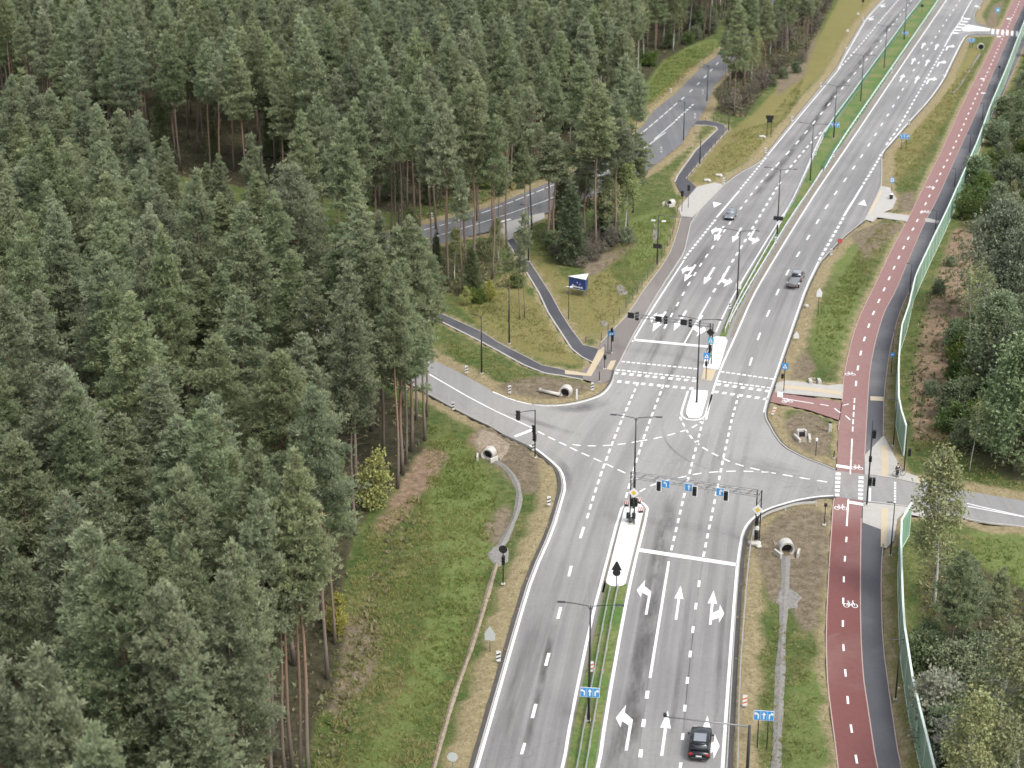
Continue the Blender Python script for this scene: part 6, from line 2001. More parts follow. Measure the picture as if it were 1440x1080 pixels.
part(MB().tube([(0, 0, 0.05), (0, 0, 0.5), (0, 0, 0.95)], [0.30, 0.36, 0.38], 12), 'body', 'signal_black', e, True); part(MB().tube([(0, 0, 0.95), (0, 0, 1.02)], [0.41, 0.36], 12), 'lid', 'sign_white', e)
e = sign(1177, 351, 'tilted red round sign at the end of the eastern bus bay', name='traffic_sign'); e.rotation_euler[1] = 0.25
posts(e, (0,), 2.0); plate(e, 'disc', poly(20, 0.45), (0, 0, 1.6), 'sign_red')
e = sign(1150, 446, 'white house shaped sign back on a dark pole in the eastern grass', name='traffic_sign')
posts(e, (0,), 4.2, 0.05, 'dark_metal'); plate(e, 'panel', [(-0.42, -0.5), (0.42, -0.5), (0.42, 0.25), (0, 0.95), (-0.42, 0.25)], (0, 0, 3.6), 'sign_white')
e = sign(1037.7, 420, 'white house shaped sign back on the narrow median', name='traffic_sign')
posts(e, (0,), 2.6, 0.05, 'grey_metal'); plate(e, 'panel', [(-0.42, -0.5), (0.42, -0.5), (0.42, 0.25), (0, 0.85), (-0.42, 0.25)], (0, 0, 2.1), 'sign_white')
e = sign(1119.5, 480, 'low white pointed sign on the sandy verge above the crossing', name='traffic_sign')
posts(e, (0,), 0.6); plate(e, 'panel', [(-0.4, -0.35), (0.4, -0.35), (0.38, 0.2), (0, 0.75), (-0.38, 0.2)], (0, 0, 0.75), 'sign_white')
for x, y, lab in ((1134, 433, 'low white round marker stone on the sandy verge'),):
    e = sign(x, y, lab, name='marker_stone', cat='marker'); part(MB().tube([(0, 0, 0), (0, 0, 0.35), (0, 0, 0.5)], [0.36, 0.36, 0.25], 12), 'stone', 'pale_concrete', e, True)
e = sign(1253, 525, 'blue round cycle path sign on a post by the noise barrier', rz=RZ_S, name='cycle_path_sign')
H = height_to(stand(1253, 525), 463); posts(e, (0,), H, 0.05, 'dark_metal'); H = height_to(stand(1253, 525), 498.5)
plate(e, 'disc', poly(20, 0.34), (0, -0.02, H), 'sign_blue'); plate(e, 'symbol', rect(0.3, 0.1), (0, -0.02, H), 'sign_white', 0.01, -0.012)
e = sign(1147, 641.5, 'small white topped post on the brown corner island', RZ_S, name='marker_pole'); posts(e, (0,), 2.1, 0.05, 'dark_metal'); part(MB().box((0, 0, 2.15), (0.3, 0.3, 0.4), bev=0.05), 'cap', 'sign_white', e)
e = sign(1172.5, 645, 'short dark bollard beside the red path stop line', RZ_S, cat='bollard', name='bollard'); part(MB().tube([(0, 0, 0), (0, 0, 0.95), (0, 0, 1.0)], [0.08, 0.08, 0.05], 9), 'shaft', 'dark_metal', e, True); foot_plate(e, 0.14)
e = sign(842.7, 537, 'short dark bollard at the western end of the crossing', RZ_S, cat='bollard', name='bollard'); part(MB().tube([(0, 0, 0), (0, 0, 1.45), (0, 0, 1.5)], [0.07, 0.07, 0.05], 9), 'shaft', 'dark_metal', e, True); foot_plate(e, 0.14)
e = sign(1404, 110, 'small black camera pole beside the far footpath', name='camera_pole'); posts(e, (0,), 3.0, 0.06, 'dark_metal'); part(MB().box((0, 0, 3.0), (0.6, 0.5, 0.5), bev=0.08), 'camera', 'signal_black', e)
e = sign(1296, 18, 'black arrow shaped sign back on the far median', name='traffic_sign'); posts(e, (0,), 2.6, 0.06, 'dark_metal'); plate(e, 'panel', [(-.45, -.4), (.45, -.4), (.45, .1), (0, .7), (-.45, .1)], (0, 0, 2.3), 'sign_black')
e = sign(1213, 10, 'black round sign back on the far western verge', name='traffic_sign'); posts(e, (0,), 2.2, 0.06, 'dark_metal'); plate(e, 'disc', poly(16, .5), (0, 0, 1.9), 'sign_black')
for x, y, lab in ((1206.5, 26, 'first far white triangular sign back on the western verge'), (1191.5, 50, 'second far white triangular sign back nearer the narrow wood')):
    e = sign(x, y, lab, name='traffic_sign'); posts(e, (0,), 1.8); plate(e, 'triangle_back', [(-.5, -.3), (.5, -.3), (0, .6)], (0, 0, 1.5), 'sign_white')

# striped marker posts
MP = [(656, 527, 'on the northern verge of the side road, first from the forest'), (716.6, 556, 'on the northern verge of the side road above the kerb curve'), (637.5, 579, 'on the southern verge of the side road near the pines'),
      (833, 552, 'at the grass corner beside the western crossing'), (750, 637, 'at the foot of the side road signal mast'), (772, 714, 'on the dry verge below the junction corner'), (701, 933, 'between the meadow and the kerb near the triangular sign'),
      (831.5, 949, 'on the lower median beside the lamp'), (1047, 997, 'on the sandy verge beside the lower guard rail'), (1085, 586, 'tilted at the tip of the brown corner island'),
      (1017.6, 260, 'at the head of the western bus platform'), (1090.5, 344, 'on the narrow median opposite the bus bay'), (1168.5, 361, 'beside the tilted red sign'), (1026, 437, 'on the median tip near the crossing'),
      (1076.5, 217, 'on the yellow verge after the western bus bay'), (1114, 172, 'on the yellow verge below the black board'), (1154, 124, 'on the yellow verge under the narrow wood'), (1190, 74, 'on the yellow verge at the lane widening'),
      (943, 132, 'on the far verge of the forest road'), (987, 94, 'on the far verge where the forest road enters the wood'), (988, 134, 'at the near lane of the forest road'), (929.7, 216, 'on the near shoulder of the forest road'),
      (977, 168, 'at the lay by of the forest road'), (1146.5, 220, 'in the grass median below the fence end'), (1172, 223, 'at the rail east of the fenced median'), (1254, 104, 'at the rail of the upper median'),
      (1277.6, 177, 'at the kerb of the far bus lane'), (1326, 113, 'at the kerb near the far turning lane'), (1323, 5, 'at the rail of the farthest median'), (1213.5, 31, 'at the far lane taper'),
      (794, 248, 'on the far verge behind the dense pine'), (607, 310, 'on the far verge of the forest road bend')]
def marker_post(px, py, where, kind=0):
    b = stand(px, py)
    e = empty('marker_post', b, 'striped marker post ' + where, 'marker post', 'striped marker posts along the roads', rz_at(px, py))
    part(MB().tube([(0, 0.05, 0), (0, 0.05, 0.9)], 0.035, 6), 'post', 'grey_metal', e)
    p = part(MB().plate(rect(0.42, 1.15, 0.08), Matrix.Translation((0, 0, 0.85)), 0, 0.03), 'panel', 'sign_white', e)
    for z in (-0.22, 0.18):
        part(MB().plate([(-0.2, z - 0.16), (0.2, z + 0.02), (0.2, z + 0.18), (-0.2, z)], Matrix.Translation((0, 0, 0.85)), -0.01, 0), 'stripe', ('marker_orange' if kind else 'sign_black'), p)
    return e
protos = [marker_post(*MP[0]), marker_post(*MP[9], 1)]
protos[1].rotation_euler[1] = 0.3
def copy_tree(o, parent=None):
    c = o.copy(); COL.objects.link(c); c.parent = parent
    for ch in list(o.children): copy_tree(ch, c)
    return c
for i, (x, y, w) in enumerate(MP):
    if i in (0, 9): continue
    c = copy_tree(protos[1 if i in (7, 8) else 0])
    c.location = stand(x, y); c.rotation_euler = (0, 0, rz_at(x, y)); c['label'] = 'striped marker post ' + w
e = sign(811, 562, 'plain white marker post beside the white pipe end', RZ_S, name='marker_board', cat='marker post'); part(MB().box((0, 0, 0.75), (0.22, 0.06, 1.5)), 'panel', 'sign_white', e)
# red and white barrier boards at the island nose
for i, (x, y, w) in enumerate(((881, 713, 'on the western side of the island nose'), (898, 709, 'on the eastern side of the island nose'), (901, 722, 'lying along the island edge behind the nose'))):
    e = empty('barrier_board', stand(x, y) + Vector((0, 0, 0.1)), 'small red and white chevron board ' + w, 'barrier board', None, RZ_S + 0.3 * (i - 1))
    p = part(MB().plate(rect(0.7, 0.5), Matrix.Translation((0, 0, 0.45)), 0, 0.03), 'panel', 'sign_white', e)
    for q in (-0.22, 0.02, 0.26): part(MB().plate([(q - 0.10, -0.24), (q, -0.24), (q + 0.08, 0.24), (q - 0.02, 0.24)], Matrix.Translation((0, 0, 0.45)), -0.01, 0), 'stripe', 'sign_red', p)
    part(MB().box((0, 0, 0.1), (0.5, 0.25, 0.2)), 'foot', 'signal_black', e)
b = stand(887, 735); b.z = 0.13
e = empty('control_cabinet', b, 'low dark double drum device on the white island behind the gantry mast', 'cabinet', None, RZ_S)
for s_ in (-0.33, 0.33): part(MB().tube([(s_ - 0.18, 0, 0.75), (s_ + 0.18, 0, 0.75)], 0.36, 12), 'drum', 'signal_black', e, True)
part(MB().box((0, 0, 0.25), (0.7, 0.5, 0.5), bev=0.04).tube([(-0.5, 0, 0.05), (0.5, 0, 0.05)], 0.05, 6), 'frame', 'grey_metal', e)

# billboard: three sided prism on short legs
a, b_, c_ = G(799.4, 407, 1.1), G(823.5, 412, 1.1), G(827, 403.5, 1.1)
cx, cy = (a.x + b_.x + c_.x) / 3, (a.y + b_.y + c_.y) / 3
zb = ground_z(cx, cy)
tri = [(a.x - cx, a.y - cy), (b_.x - cx, b_.y - cy), (c_.x - cx, c_.y - cy)]
e = empty('billboard', (cx, cy, zb), 'three sided blue billboard with a white top on the grass by the footpath', 'billboard')
H0, H1 = 1.1, 3.0
part(MB().prism([(x * 0.97, y * 0.97) for x, y in tri], H0, H1 - 0.03), 'display_box', 'navy_board', e)
part(MB().prism([(x * 1.03, y * 1.03) for x, y in tri], H1 - 0.03, H1 + 0.06), 'top_cover', 'sign_white', e)
for x, y in tri: part(MB().tube([(x * .8, y * .8, 0), (x * .8, y * .8, H0)], 0.06, 6), 'leg', 'grey_metal', e)
fa, fb_ = Vector((*tri[0], 0)) * .97, Vector((*tri[1], 0)) * .97
fd = (fb_ - fa).normalized(); fn = Vector((fd.y, -fd.x, 0)); fl = (fb_ - fa).length
FM = Matrix(((fd.x, -fn.x, 0, fa.x), (fd.y, -fn.y, 0, fa.y), (0, 0, 1, H0), (0, 0, 0, 1)))
art = MB()
rr = random.Random(3)
for i in range(11):
    x0 = fl * (0.16 + 0.06 * i); hh = rr.uniform(0.08, 0.22)
    art.plate([(x0, 0.34), (x0 + 0.16, 0.34), (x0 + 0.16, 0.36 + hh), (x0 + 0.02, 0.42 + hh)], FM, -0.012, 0)
art.plate([(fl * .15, 0.30), (fl * .85, 0.30), (fl * .85, 0.34), (fl * .15, 0.34)], FM, -0.013, 0)
art.plate([(fl * .5 + x, 1.15 + y) for x, y in poly(5, 0.13, 1.57)], FM, -0.012, 0); art.plate([(fl * .66 + x, 0.95 + y) for x, y in poly(5, 0.11, 1.57)], FM, -0.012, 0)
art.plate([(fl * .16, .52), (fl * .3, .52), (fl * .3, .70), (fl * .2, .74)], FM, -0.012, 0)
part(art, 'white_emblem', 'sign_white', e)
part(MB().plate([(0, 0.02), (fl, 0.02), (fl, 0.1), (0, 0.1)], FM, -0.01, 0), 'bottom_trim', 'sign_grey', e)
b = stand(799.5, 449.6); H = height_to(b, 404)
e = empty('billboard_lamp', b, 'thin pole with a white hooked lamp in front of the blue billboard', 'lamp post', None, 0)
part(MB().tube([(0, 0, 0), (0, 0, H)], [0.06, 0.05], 7), 'pole', 'dark_metal', e, True); part(MB().tube([(0, 0, H), (-0.3, 0, H + 0.1), (-0.55, 0, H - 0.02), (-0.62, 0, H - 0.3)], 0.05, 6), 'hook_arm', 'lamp_white', e, True)
part(MB().box((0.35, 0, H), (0.5, 0.2, 0.2), bev=0.04), 'lamp_head', 'lamp_white', e)

# ------------------------------------------------------------------ culvert heads
def culvert(px, py, label, r=0.54, rz=0.0, wings=True, length=1.0, mat='pale_concrete'):
    p = stand(px, py)
    e = empty('culvert_head', (p.x, p.y, ground_z(p.x, p.y) - 0.1), label, 'culvert', None, rz)
    n = 20
    ring = MB()
    out = [(r * 1.35 * math.cos(t), max(-0.05, r + r * 1.35 * math.sin(t))) for t in np.linspace(0, 2 * math.pi, n, endpoint=False)]
    inn = [(r * math.cos(t), r + r * math.sin(t)) for t in np.linspace(0, 2 * math.pi, n, endpoint=False)]
    rings = [[(x, -0.25, z) for x, z in inn], [(x, -0.30, z) for x, z in out], [(x, length, z) for x, z in out], [(x, length, z) for x, z in inn], [(x, -0.25, z) for x, z in inn]]
    ring.loft(rings, cap=False)
    part(ring, 'pipe_ring', mat, e, False)
    part(MB().plate([(x, z) for x, z in inn], Matrix.Identity(4), 0.45, 0.5), 'pipe_mouth', 'signal_black', e)
    if wings:
        for s_ in (-1, 1):
            part(MB().box((s_ * (r * 1.35 + 0.28), -0.75, 0.35), (0.24, 1.4, 0.7), rz=-s_ * 0.35, bev=0.03), 'wing_wall', mat, e)
        part(MB().box((0, -0.9, 0.02), (1.5, 1.2, 0.1)), 'apron_slab', 'rubble', e)
    return e
culvert(794.4, 558, 'white arched pipe end at the curve of the northern kerb', 0.62, -0.3, False)
p = stand(773, 556)
e = empty('white_pipe', (p.x, p.y, ground_z(p.x, p.y) + 0.2), 'white pipe lying beside the arched pipe end', 'pipe', None, 0)
A, B = G(758.5, 553) - p, G(787, 559) - p
part(MB().tube([(A.x, A.y, 0.1), (B.x, B.y, 0.1)], 0.24, 10), 'barrel', 'pale_concrete', e, True); part(MB().tube([(A.x - .05, A.y, 0.1), (A.x + .25, A.y + 0.02, 0.1)], 0.31, 10), 'collar', 'pale_concrete', e, True)
culvert(686, 642, 'arched concrete pipe end in the rubble slope below the side road', 0.60, -0.35)
culvert(1106, 779, 'large white ring pipe end at the head of the gravel channel', 0.62, 0.05)
culvert(942, 289, 'small white pipe end in the grass by the western bus platform', 0.5, -0.7, True)
culvert(1379, 70, 'white ring pipe end near the far side junction', 0.75, -0.2, False)
p = stand(1128.5, 617)
e = empty('concrete_inlet', (p.x, p.y, ground_z(p.x, p.y) - 0.05), 'stepped concrete inlet with two wing walls on the brown corner island', 'inlet', None, 0.05)
part(MB().box((0, 1.0, 0.45), (1.0, 0.25, 0.95), bev=0.03).box((-0.5, 0.7, 0.45), (0.2, 0.7, 0.9)).box((0.5, 0.7, 0.45), (0.2, 0.7, 0.9)), 'headwall', 'pale_concrete', e)
for s_ in (-1, 1): part(MB().box((s_ * 0.78, -0.45, 0.25), (0.32, 2.0, 0.5), rz=-s_ * 0.16, bev=0.04), 'wing_wall', 'pale_concrete', e)
part(MB().box((0, 0.68, 0.35), (0.7, 0.5, 0.5)), 'pipe_mouth', 'signal_black', e); part(MB().box((0, -0.4, 0.03), (1.2, 1.8, 0.1)), 'apron_slab', 'rubble', e)
p = stand(1145.5, 538)
e = empty('concrete_inlet', (p.x, p.y, ground_z(p.x, p.y) - 0.05), 'pair of pale concrete blocks ending a channel above the crossing path', 'inlet', None, 0.0)
for s_ in (-0.62, 0.62): part(MB().box((s_, 0, 0.3), (0.45, 1.2, 0.65), bev=0.05), 'wing_wall', 'pale_concrete', e)
part(MB().box((0, 0.9, 0.1), (0.8, 2.2, 0.12)), 'apron_slab', 'rubble', e)
p = stand(1166.5, 608)
e = empty('inspection_post', (p.x, p.y, ground_z(p.x, p.y)), 'pale upright concrete post with a dark cap beside the red path', 'post', None, 0.0)
part(MB().box((0, 0, 0.6), (0.42, 0.42, 1.25), bev=0.05), 'shaft', 'pale_concrete', e); part(MB().box((0, 0, 1.33), (0.32, 0.32, 0.2)), 'cap', 'signal_black', e)
for x, y, lab in ((1061, 768, 'pale concrete base block under the gantry mast'), (1010.5, 248.5, 'white boulder at the edge of the western bus platform'), (994, 256, 'grey stone block behind the western bus platform'), (1071, 195, 'white concrete pipe piece below the black board')):
    p = stand(x, y)
    e = empty('concrete_block', (p.x, p.y, ground_z(p.x, p.y) if maskval(dp, p.x, p.y) > 0 else 0), lab, 'block', None, random.uniform(-.5, .5))
    part(MB().box((0, 0, 0.25), (1.4, 0.7, 0.5), bev=0.15), 'block', 'pale_concrete', e); part(MB().box((0.45, -0.5, 0.16), (0.6, 0.6, 0.35), rz=0.5, bev=0.12), 'side_block', 'pale_concrete', e)

# ------------------------------------------------------------------ noise barriers, rails, fences
def barrier(name, top_px, H, label, cat, bay, pmat, postmat, capmat, cap=0.10, base_px=None, z0=0.0, thick=0.10, group=None, topgap=0.0, low=True, arc=True):
    pts = [G(x, y, H) for x, y in top_px] if base_px is None else [G(x, y, 0) for x, y in base_px]
    pts = [Vector((p.x, p.y, 0)) for p in pts]
    o = pts[0].copy()
    q = [p - o for p in pts]
    e = empty(name, (o.x, o.y, z0), label, cat, group)
    L = plen(q)
    n = max(1, round(L / bay))
    st = [at_len(q, L * i / n)[0] for i in range(n + 1)]
    for a, b in zip(st, st[1:]):
        d = b - a
        ang = math.atan2(d.y, d.x)
        c = (a + b) / 2
        part(MB().box((c.x, c.y, H / 2 + 0.02), (d.length - 0.12, thick, H - 0.14), rz=ang), 'panel', pmat, e)
        part(MB().box((c.x, c.y, H + cap * 0.35), (d.length + 0.02, thick + 0.10, cap), rz=ang), 'cap_rail', capmat, e)
        if low: part(MB().box((c.x, c.y, 0.0), (d.length, thick + 0.08, 0.30), rz=ang), 'base_rail', capmat, e)
    for p in st:
        part(MB().box((p.x, p.y, H / 2), (0.13, 0.16, H)), 'post', postmat, e)
    return e
N_TOP = [(1274.4, 599), (1264, 566), (1263.7, 511.7), (1265.7, 480.6), (1268.6, 457), (1278, 430), (1288, 386.7), (1311.7, 336), (1331, 297), (1374, 200), (1393, 148), (1414.7, 97), (1436, 41), (1458, -15)]
S_TOP = [(1282, 708), (1268.3, 726), (1267.2, 755), (1267.4, 780), (1270.6, 871), (1284, 958), (1314, 1080), (1342, 1180)]
barrier('noise_barrier', N_TOP, 4.0, 'long green noise barrier along the footpath north of the cross road', 'noise barrier', 5.0, 'fence_green', 'fence_top', 'fence_top', 0.16)
barrier('noise_barrier', S_TOP, 4.0, 'green noise barrier along the footpath south of the cross road', 'noise barrier', 5.0, 'fence_green', 'fence_top', 'fence_top', 0.16)
barrier('median_fence', [(1160, 187), (1171.7, 167), (1200, 129), (1245.5, 66.5), (1274.7, 26.5), (1296, -0.5), (1350, -80)], 1.15, 'low green fence with pale top rail on the western side of the upper median', 'fence', 6.0, 'fence_dark', 'fence_dark', 'fence_top', 0.12, None, 0.1, 0.06, low=False)
barrier('median_fence', None, 0.8, 'low dark green fence on the eastern side of the upper median', 'fence', 6.0, 'fence_dark', 'fence_dark', 'fence_dark', 0.06, [(1157, 240), (1176, 209), (1222, 142), (1268, 76), (1321, -1), (1378, -80)], 0.1, 0.06, low=False)

def guard_rail(px, label, h=0.72, step=4.0, zbase=0.05, mat='galvanised'):
    pts = [Vector((p.x, p.y, 0)) for p in (G(x, y, h) for x, y in px)]
    pts = smooth_line(pts, 1)
    o = pts[0].copy()
    q = resample([p - o for p in pts], 2.0)
    e = empty('guard_rail', (o.x, o.y, zbase), label, 'guard rail')
    mb = MB()
    a, b = offsets(q, 0.05), offsets(q, -0.05)
    prof = [(0.0, 0.44), (1.0, 0.50), (0.3, 0.58), (1.0, 0.66), (0.0, 0.74)]
    rings = []
    for u, v in zip(a, b):
        rings.append([(u.x, u.y, 0.44)] + [(u.x + (v.x - u.x) * k, u.y + (v.y - u.y) * k, z) for k, z in prof[1:-1]] + [(u.x, u.y, 0.74)])
    mb.loft(rings)
    part(mb, 'beam', mat, e)
    L = plen(q)
    n = max(1, int(L / step))
    for i in range(n + 1):
        p, t = at_len(q, L * i / n)
        part(MB().box((p.x, p.y, 0.3), (0.1, 0.14, 0.75), rz=math.atan2(t.y, t.x)), 'post', mat, e)
    return e
guard_rail([(858, 823), (849, 870), (823, 1010), (811, 1080), (775, 1260)], 'western guard rail on the lower grass median')
guard_rail([(869, 821), (859.7, 870), (835, 1010), (823.7, 1080), (792, 1260)], 'eastern guard rail on the lower grass median')
guard_rail([(1148, 705), (1120, 707), (1100, 713), (1082, 719), (1068, 727), (1060.5, 742), (1056, 760), (1051, 806), (1046, 870), (1040, 960), (1037.5, 1080), (1033, 1260)], 'curved guard rail around the corner and down the lower kerb', zbase=0.08)
guard_rail([(1020, 462), (1036, 423), (1060, 380), (1081, 343), (1090, 328), (1124, 261), (1147, 213), (1160, 187)], 'western guard rail on the narrow median after the crossing', zbase=0.1)
guard_rail([(1026, 453), (1030, 443), (1053, 402), (1075, 366), (1111, 306), (1141, 263), (1157, 238)], 'eastern guard rail on the narrow median after the crossing', zbase=0.1)
guard_rail([(1160, 236), (1176, 207), (1222, 140), (1268, 74), (1321, -3), (1370, -75)], 'guard rail along the dark green median fence', zbase=0.02, mat='fence_top')

def cable_fence(px, label, n, h=1.05):
    pts = [Vector((p.x, p.y, 0)) for p in GP(px)]
    o = pts[0].copy()
    q = [p - o for p in pts]
    e = empty('cable_fence', (o.x, o.y, 0.03), label, 'fence')
    L = plen(q)
    st = [at_len(q, L * i / (n - 1))[0] for i in range(n)]
    for p in st: part(MB().tube([(p.x, p.y, -0.2), (p.x, p.y, h)], 0.06, 6), 'post', 'wood_post', e)
    for z in (h - 0.12, h * 0.5): part(MB().tube([(p.x, p.y, z) for p in st], 0.014, 4), 'cable', 'grey_metal', e)
cable_fence([(824, 482), (840, 484), (853, 469), (872, 442), (890, 422), (903, 402), (916, 386), (928, 370), (938, 349), (946, 330), (950, 312), (954, 291)], 'post and cable fence along the western roadside path', 22)
cable_fence([(967, 252), (975, 240), (993, 219), (1006, 203), (1022, 184)], 'post and cable fence beside the looped path', 11)
cable_fence([(992, 171), (1010, 171), (1023, 173)], 'short post and cable fence at the top of the looped path', 4)
# hard shoulder kerb stone row of the west road is part of the ground; a yellow caution board
# ------------------------------------------------------------------ vehicles
def car(label, px, hd, L, W, H, body, glass='car_glass', hatch=True, roof=None, name='parked_car', cat='car', plate_mat='sign_white', roof_mat=None):
    b = G(*px)
    e = empty(name, (b.x, b.y, 0.012), label, cat, None, turn(hd))
    w, zb, zs = W / 2, 0.22, H * 0.60
    def ring(y, k, z0, z1):
        ww = w * k
        return [(-ww * .90, y, z0), (-ww, y, z0 + .14), (-ww * 1.0, y, z1 - .20), (-ww * .965, y, z1 - .06), (-ww * .90, y, z1), (0, y, z1 + .025), (ww * .90, y, z1), (ww * .965, y, z1 - .06), (ww, y, z1 - .20), (ww, y, z0 + .14), (ww * .90, y, z0)]
    h = L / 2
    mb = MB()
    mb.loft([ring(-h, .78, .42, zs - .22), ring(-h + .05, .90, .34, zs - .08), ring(-h + .25, .97, .26, zs), ring(-h * .5, 1.0, zb, zs + .02), ring(0, 1.0, zb, zs + .01), ring(h * .36, 1.0, zb, zs - .01),
             ring(h * .62, .985, .24, zs - .05), ring(h - .35, .93, .27, zs - .13), ring(h - .12, .84, .33, zs - .24), ring(h, .68, .40, zs - .36)])
    part(mb, 'body', body, e, True)
    y0, y1 = (-h + .22 if hatch else -h * .62), h * .40
    c = MB()
    def cr(z, x, ya, yb):
        return [(-x * .86, ya, z), (-x, ya + .18, z), (-x, yb - .35, z), (-x * .80, yb, z), (x * .80, yb, z), (x, yb - .35, z), (x, ya + .18, z), (x * .86, ya, z)]
    c.loft([cr(zs - .03, w * .93, y0, y1), cr(zs + (H - zs) * .55, w * .84, y0 + .14, y1 - .50), cr(H - .05, w * .74, y0 + .30, y1 - .92), cr(H - .01, w * .66, y0 + .42, y1 - 1.05)])
    part(c, 'greenhouse', glass, e, True)
    r = MB()
    r.loft([cr(H - .065, w * .765, y0 + .24, y1 - .86), cr(H + .005, w * .72, y0 + .30, y1 - .95), cr(H + .03, w * .58, y0 + .48, y1 - 1.2)])
    rf = part(r, 'roof', roof_mat or body, e, True)
    if roof:
        part(MB().box((0, (y0 + y1) / 2 - .35, H + .025), (W * .56, (y1 - y0) * .42, .02)), 'sunroof', roof, rf)
    for s_ in (-1, 1):
        part(MB().tube([(s_ * w * .93, y1 - .30, zs - .02), (s_ * w * .74, y1 - 1.05, H - .04)], .035, 5), 'pillar', body, e)
        part(MB().tube([(s_ * w * .90, y0 + .05, zs - .02), (s_ * w * .75, y0 + .34, H - .04)], .06, 5), 'pillar', body, e)
        part(MB().tube([(s_ * w * .945, (y0 + y1) * .5 - .1, zs - .02), (s_ * w * .76, (y0 + y1) * .5 - .2, H - .04)], .035, 5), 'pillar', body, e)
        part(MB().box((s_ * (w + .10), y1 - .42, zs + .06), (.22, .12, .16), bev=.04), 'mirror', body, e)
        for yy in (-h * .60, h * .60):
            wh = MB().tube([(s_ * (w - .24), yy, .34), (s_ * (w + .005), yy, .34)], .34, 18)
            t = part(wh, 'wheel', 'tyre', e, True)
            part(MB().tube([(s_ * (w - .02), yy, .34), (s_ * (w + .015), yy, .34)], .21, 14), 'rim', 'rim', t, True)
        part(MB().box((s_ * w * .76, -h + .05, zs - .17), (w * .34, .16, .20), bev=.03), 'tail_light', 'tail_red', e)
        part(MB().box((s_ * w * .62, h - .10, zs - .33), (w * .40, .20, .13), bev=.03), 'headlight', 'lamp_white', e)
    part(MB().box((0, -h - .005, zs - .34), (.50, .03, .12)), 'number_plate', plate_mat, e)
    part(MB().box((0, -h + .02, .42), (W * .78, .12, .20), bev=.05), 'rear_bumper', 'signal_black', e)
    part(MB().box((0, h - .05, .40), (W * .66, .12, .18), bev=.05), 'front_grille', 'signal_black', e)
    part(MB().tube([(-w * .55, y0 + .20, H - .02), (0, y0 + .14, H - .01), (w * .55, y0 + .20, H - .02)], .04, 5), 'spoiler', body, e)
    return e
car('black estate car waiting in the lane by the lower verge', (984.5, 1052), heading((984.5, 1080), (992, 1010)), 4.75, 1.90, 1.66, 'car_black', roof='pale_glass', name='car', cat='car')
car('silver grey hatchback driving towards the crossing past the bus bay', (1027, 306.5), heading((1040, 285), (1015, 327)), 4.3, 1.85, 1.55, 'car_grey', 'pale_glass', name='car')
car('silver car towing a covered trailer up the highway', (1121.5, 392.5), heading((1108, 420), (1134, 372)), 4.5, 1.85, 1.55, 'car_silver', 'car_glass', name='car', roof_mat='rim')
b = G(1115.6, 403.6)
e = empty('trailer', (b.x, b.y, 0.012), 'small grey trailer under a tarpaulin behind the silver car', 'trailer', None, turn(heading((1108, 420), (1134, 372))))
part(MB().box((0, 0, .72), (1.6, 3.3, .36), bev=.03), 'bed', 'grey_metal', e)
part(MB().loft([[(-.81, -1.66, .86), (.81, -1.66, .86), (.81, 1.66, .86), (-.81, 1.66, .86)], [(-.77, -1.6, 1.02), (.77, -1.6, 1.02), (.77, 1.6, 1.06), (-.77, 1.6, 1.06)], [(-.5, -1.3, 1.10), (.5, -1.3, 1.10), (.5, 1.3, 1.14), (-.5, 1.3, 1.14)]]), 'tarpaulin', 'tarp', e, True)
for s_ in (-1, 1):
    t = part(MB().tube([(s_ * .80, -.2, .32), (s_ * .98, -.2, .32)], .32, 16), 'wheel', 'tyre', e, True)
    part(MB().tube([(s_ * .97, -.2, .32), (s_ * .995, -.2, .32)], .18, 12), 'rim', 'rim', t)
    part(MB().box((s_ * .90, -.2, .72), (.26, .95, .07), bev=.02), 'mudguard', 'sign_grey', e)
    part(MB().box((s_ * .62, -1.67, .62), (.24, .06, .14)), 'tail_light', 'tail_red', e)
part(MB().tube([(-.5, 1.6, .5), (0, 2.4, .48)], .045, 6).tube([(.5, 1.6, .5), (0, 2.4, .48)], .045, 6), 'tow_bar', 'dark_metal', e)
part(MB().tube([(0, 1.9, .62), (.24, 1.9, .62)], .30, 14), 'spare_wheel', 'tyre', e)

# ------------------------------------------------------------------ person with a bicycle
def skinned(name, verts, edges, radii, mat, parent, root=0):
    me = bpy.data.meshes.new(name)
    me.from_pydata(verts, edges, [])
    o = bpy.data.objects.new(name, me)
    COL.objects.link(o)
    o.modifiers.new('skin', 'SKIN')
    me.skin_vertices.new() if not me.skin_vertices else None
    for i, r in enumerate(radii):
        me.skin_vertices[0].data[i].radius = (r, r) if not isinstance(r, tuple) else r
        me.skin_vertices[0].data[i].use_root = (i == root)
    sb = o.modifiers.new('sub', 'SUBSURF'); sb.levels = 2; sb.render_levels = 2
    dg = bpy.context.evaluated_depsgraph_get()
    m2 = bpy.data.meshes.new_from_object(o.evaluated_get(dg))
    bpy.data.objects.remove(o)
    m2.materials.clear()
    for p in m2.polygons: p.use_smooth = True
    return link(name, m2, mat, parent)

